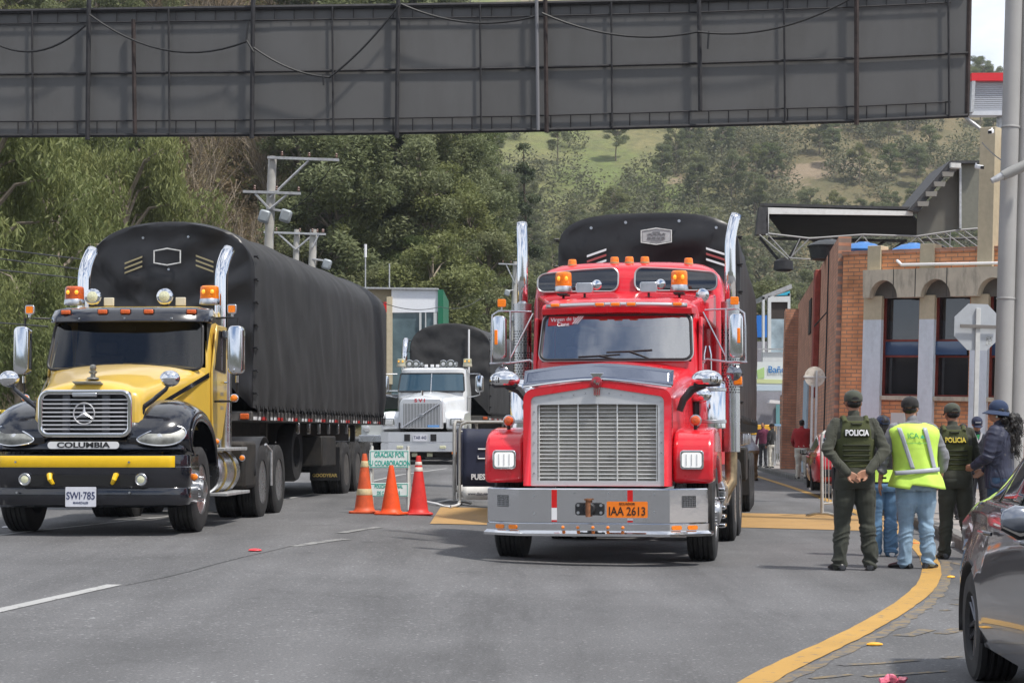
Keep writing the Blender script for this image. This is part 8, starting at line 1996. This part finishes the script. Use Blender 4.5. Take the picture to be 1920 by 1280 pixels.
# far wood on the middle slopes: individual trees
n_ = 0; spots = []
for i in range(3000):
    px = rnd.uniform(830, 1900); d = rnd.uniform(260, 640)
    if n_ >= 270: break
    z = terr(atpx(px, d), d); py = 815 - (z - CAMH) / d * FPX
    dens = .9 if py > 400 else (.75 if px > 1230 and py > 300 else .35 if px > 1230 else .08 if (py < 355) else .5)
    if px > 1480 and py < 420: dens = .5
    if px > 1700 and py < 300: dens = .8
    if 860 < px < 1240 and py < 300: dens = .05
    if rnd.random() > dens: continue
    n_ += 1; plant(rnd.choice(('e1', 'e2', 'r1', 'r3', 'e3')), atpx(px, d), d, rnd.uniform(.5, .95), 'small faraway tree on the grassy hill across the valley', 'trees on the far hill')
for px, d in [(1818, 610), (1830, 615), (1842, 612), (1852, 618), (1865, 610), (1880, 612), (1826, 600), (1847, 600)]:
    plant('e3', atpx(px, d), d, rnd.uniform(.5, .85), 'tree standing on the ridge against the bright sky, above the red-topped sign', 'ridge trees against the sky')
# continuous wood and undergrowth between them (uncountable)
rng = np.random.default_rng(3)
def mass(name, label, n, pxr, dr, keep, size, mat, hmin, hmax, lump=12):
    cs = []
    k = 0
    while k < n:
        px = rng.uniform(*pxr); d = rng.uniform(*dr)
        if not keep(px, d): k += .02; continue
        x = atpx(px, d); z = terr(x, d) if d > 100 else 0; h = rng.uniform(hmin, hmax); k += 1; w_ = h * .38
        v = rng.normal(size=(lump, 3)); v /= np.linalg.norm(v, axis=1)[:, None]; v *= rng.uniform(.5, 1.1, lump)[:, None]; v *= np.array([w_, w_, h * .5]); cs.append(v + np.array([x, d, z + h * .5]))
    cen = np.concatenate(cs); me = leafmesh(name, cen, np.array([0, -.4, .9]), size, .5, rng, 0, mat)
    o = bpy.data.objects.new(name, me); C.objects.link(o); o['kind'] = 'stuff'; o['label'] = label; o['category'] = 'vegetation'; return o
def far_keep(px, d):
    z = terr(atpx(px, d), d); py = 815 - (z - CAMH) / d * FPX
    nz_ = fnoise(px * .012, py * .02, 4)
    if px > 1240: 
        if px > 1480 and py < 430: return nz_ > -.02
        return nz_ > (-.45 if py > 290 else -.15)
    return nz_ > (-.9 if py > 355 or px < 880 else -.12 if py > 325 else .36)
mass('far_woodland', 'mass of small trees and bushes on the far hill', 5200, (800, 1960), (230, 700), far_keep, .44, LM['far'], 3.5, 8.5, 60)
mass('undergrowth', 'thick mixed undergrowth on the near slope and valley floor', 6500, (-100, 1500), (98, 200), lambda px, d: (d < 150 or px < 860) and not (560 < px < 850 and d < 108), .34, LM['olive'], .8, 2.6, 16)
mass('dry_undergrowth', 'brown dry brush on the near slope', 2600, (150, 640), (105, 195), lambda px, d: True, .20, LM['dry'], .6, 2.6, 34)
# cow grazing
cw = P(921, 322, 505); cz = terr(cw.x, 505)
dd = 505
for k in range(60):
    y_ = 380 + 5 * k; x_ = atpx(921, y_); z_ = terr(x_, y_)
    if 815 - (z_ - CAMH) / y_ * FPX < 324: dd = y_; break
q = MB(); q.loft([superring(0, 0, 0, .05, .05, 10)])
q = MB()
for a, b_, r0, r1 in (((-.7, 0, 1.1), (.6, 0, 1.15), .36, .34), ((.6, 0, 1.2), (1.05, 0, .8), .22, .13), ((1.0, 0, .85), (1.2, 0, .35), .15, .09), ((-.6, .18, 1.0), (-.62, .18, 0), .13, .06), ((-.6, -.18, 1.0), (-.66, -.18, 0), .13, .06), ((.5, .18, 1.0), (.5, .18, 0), .12, .06), ((.5, -.18, 1.0), (.46, -.18, 0), .12, .06), ((-.98, 0, 1.25), (-1.05, 0, .6), .04, .03)): q.cyl(a, b_, r0, r1, 10)
for a, r_ in (((-.75, 0, 1.1), .38), ((.6, 0, 1.15), .36), ((1.05, 0, .82), .16)): q.ell(a, (r_, r_ * .9, r_))
me = evalmesh(q, .07, 3, 'body', [M('cow_black', (.02, .02, .02), .7, var=.2)]); o = bpy.data.objects.new('cow', me); C.objects.link(o); x_ = atpx(921, dd); o.location = (x_, dd, terr(x_, dd)); o.rotation_euler = (0, 0, .5); tag(o, 'tiny black cow grazing on the far green hillside', 'cow')
# ------------------------------------------------------------ mountain air
hz = bpy.data.materials.new('mountain_air'); hz.use_nodes = True; t = hz.node_tree; t.nodes.clear(); o_ = t.nodes.new('ShaderNodeOutputMaterial'); v_ = t.nodes.new('ShaderNodeVolumePrincipled')
v_.inputs['Color'].default_value = (.80, .86, .95, 1); v_.inputs['Density'].default_value = .00020; v_.inputs['Anisotropy'].default_value = .3; t.links.new(v_.outputs[0], o_.inputs['Volume'])
o = MB().box(-420, 420, -180, 1150, -3.5, 330).build('haze', hz, None, 0); o['kind'] = 'stuff'
print('objects', len(bpy.data.objects), 'polys', sum(len(m.polygons) for m in bpy.data.meshes))
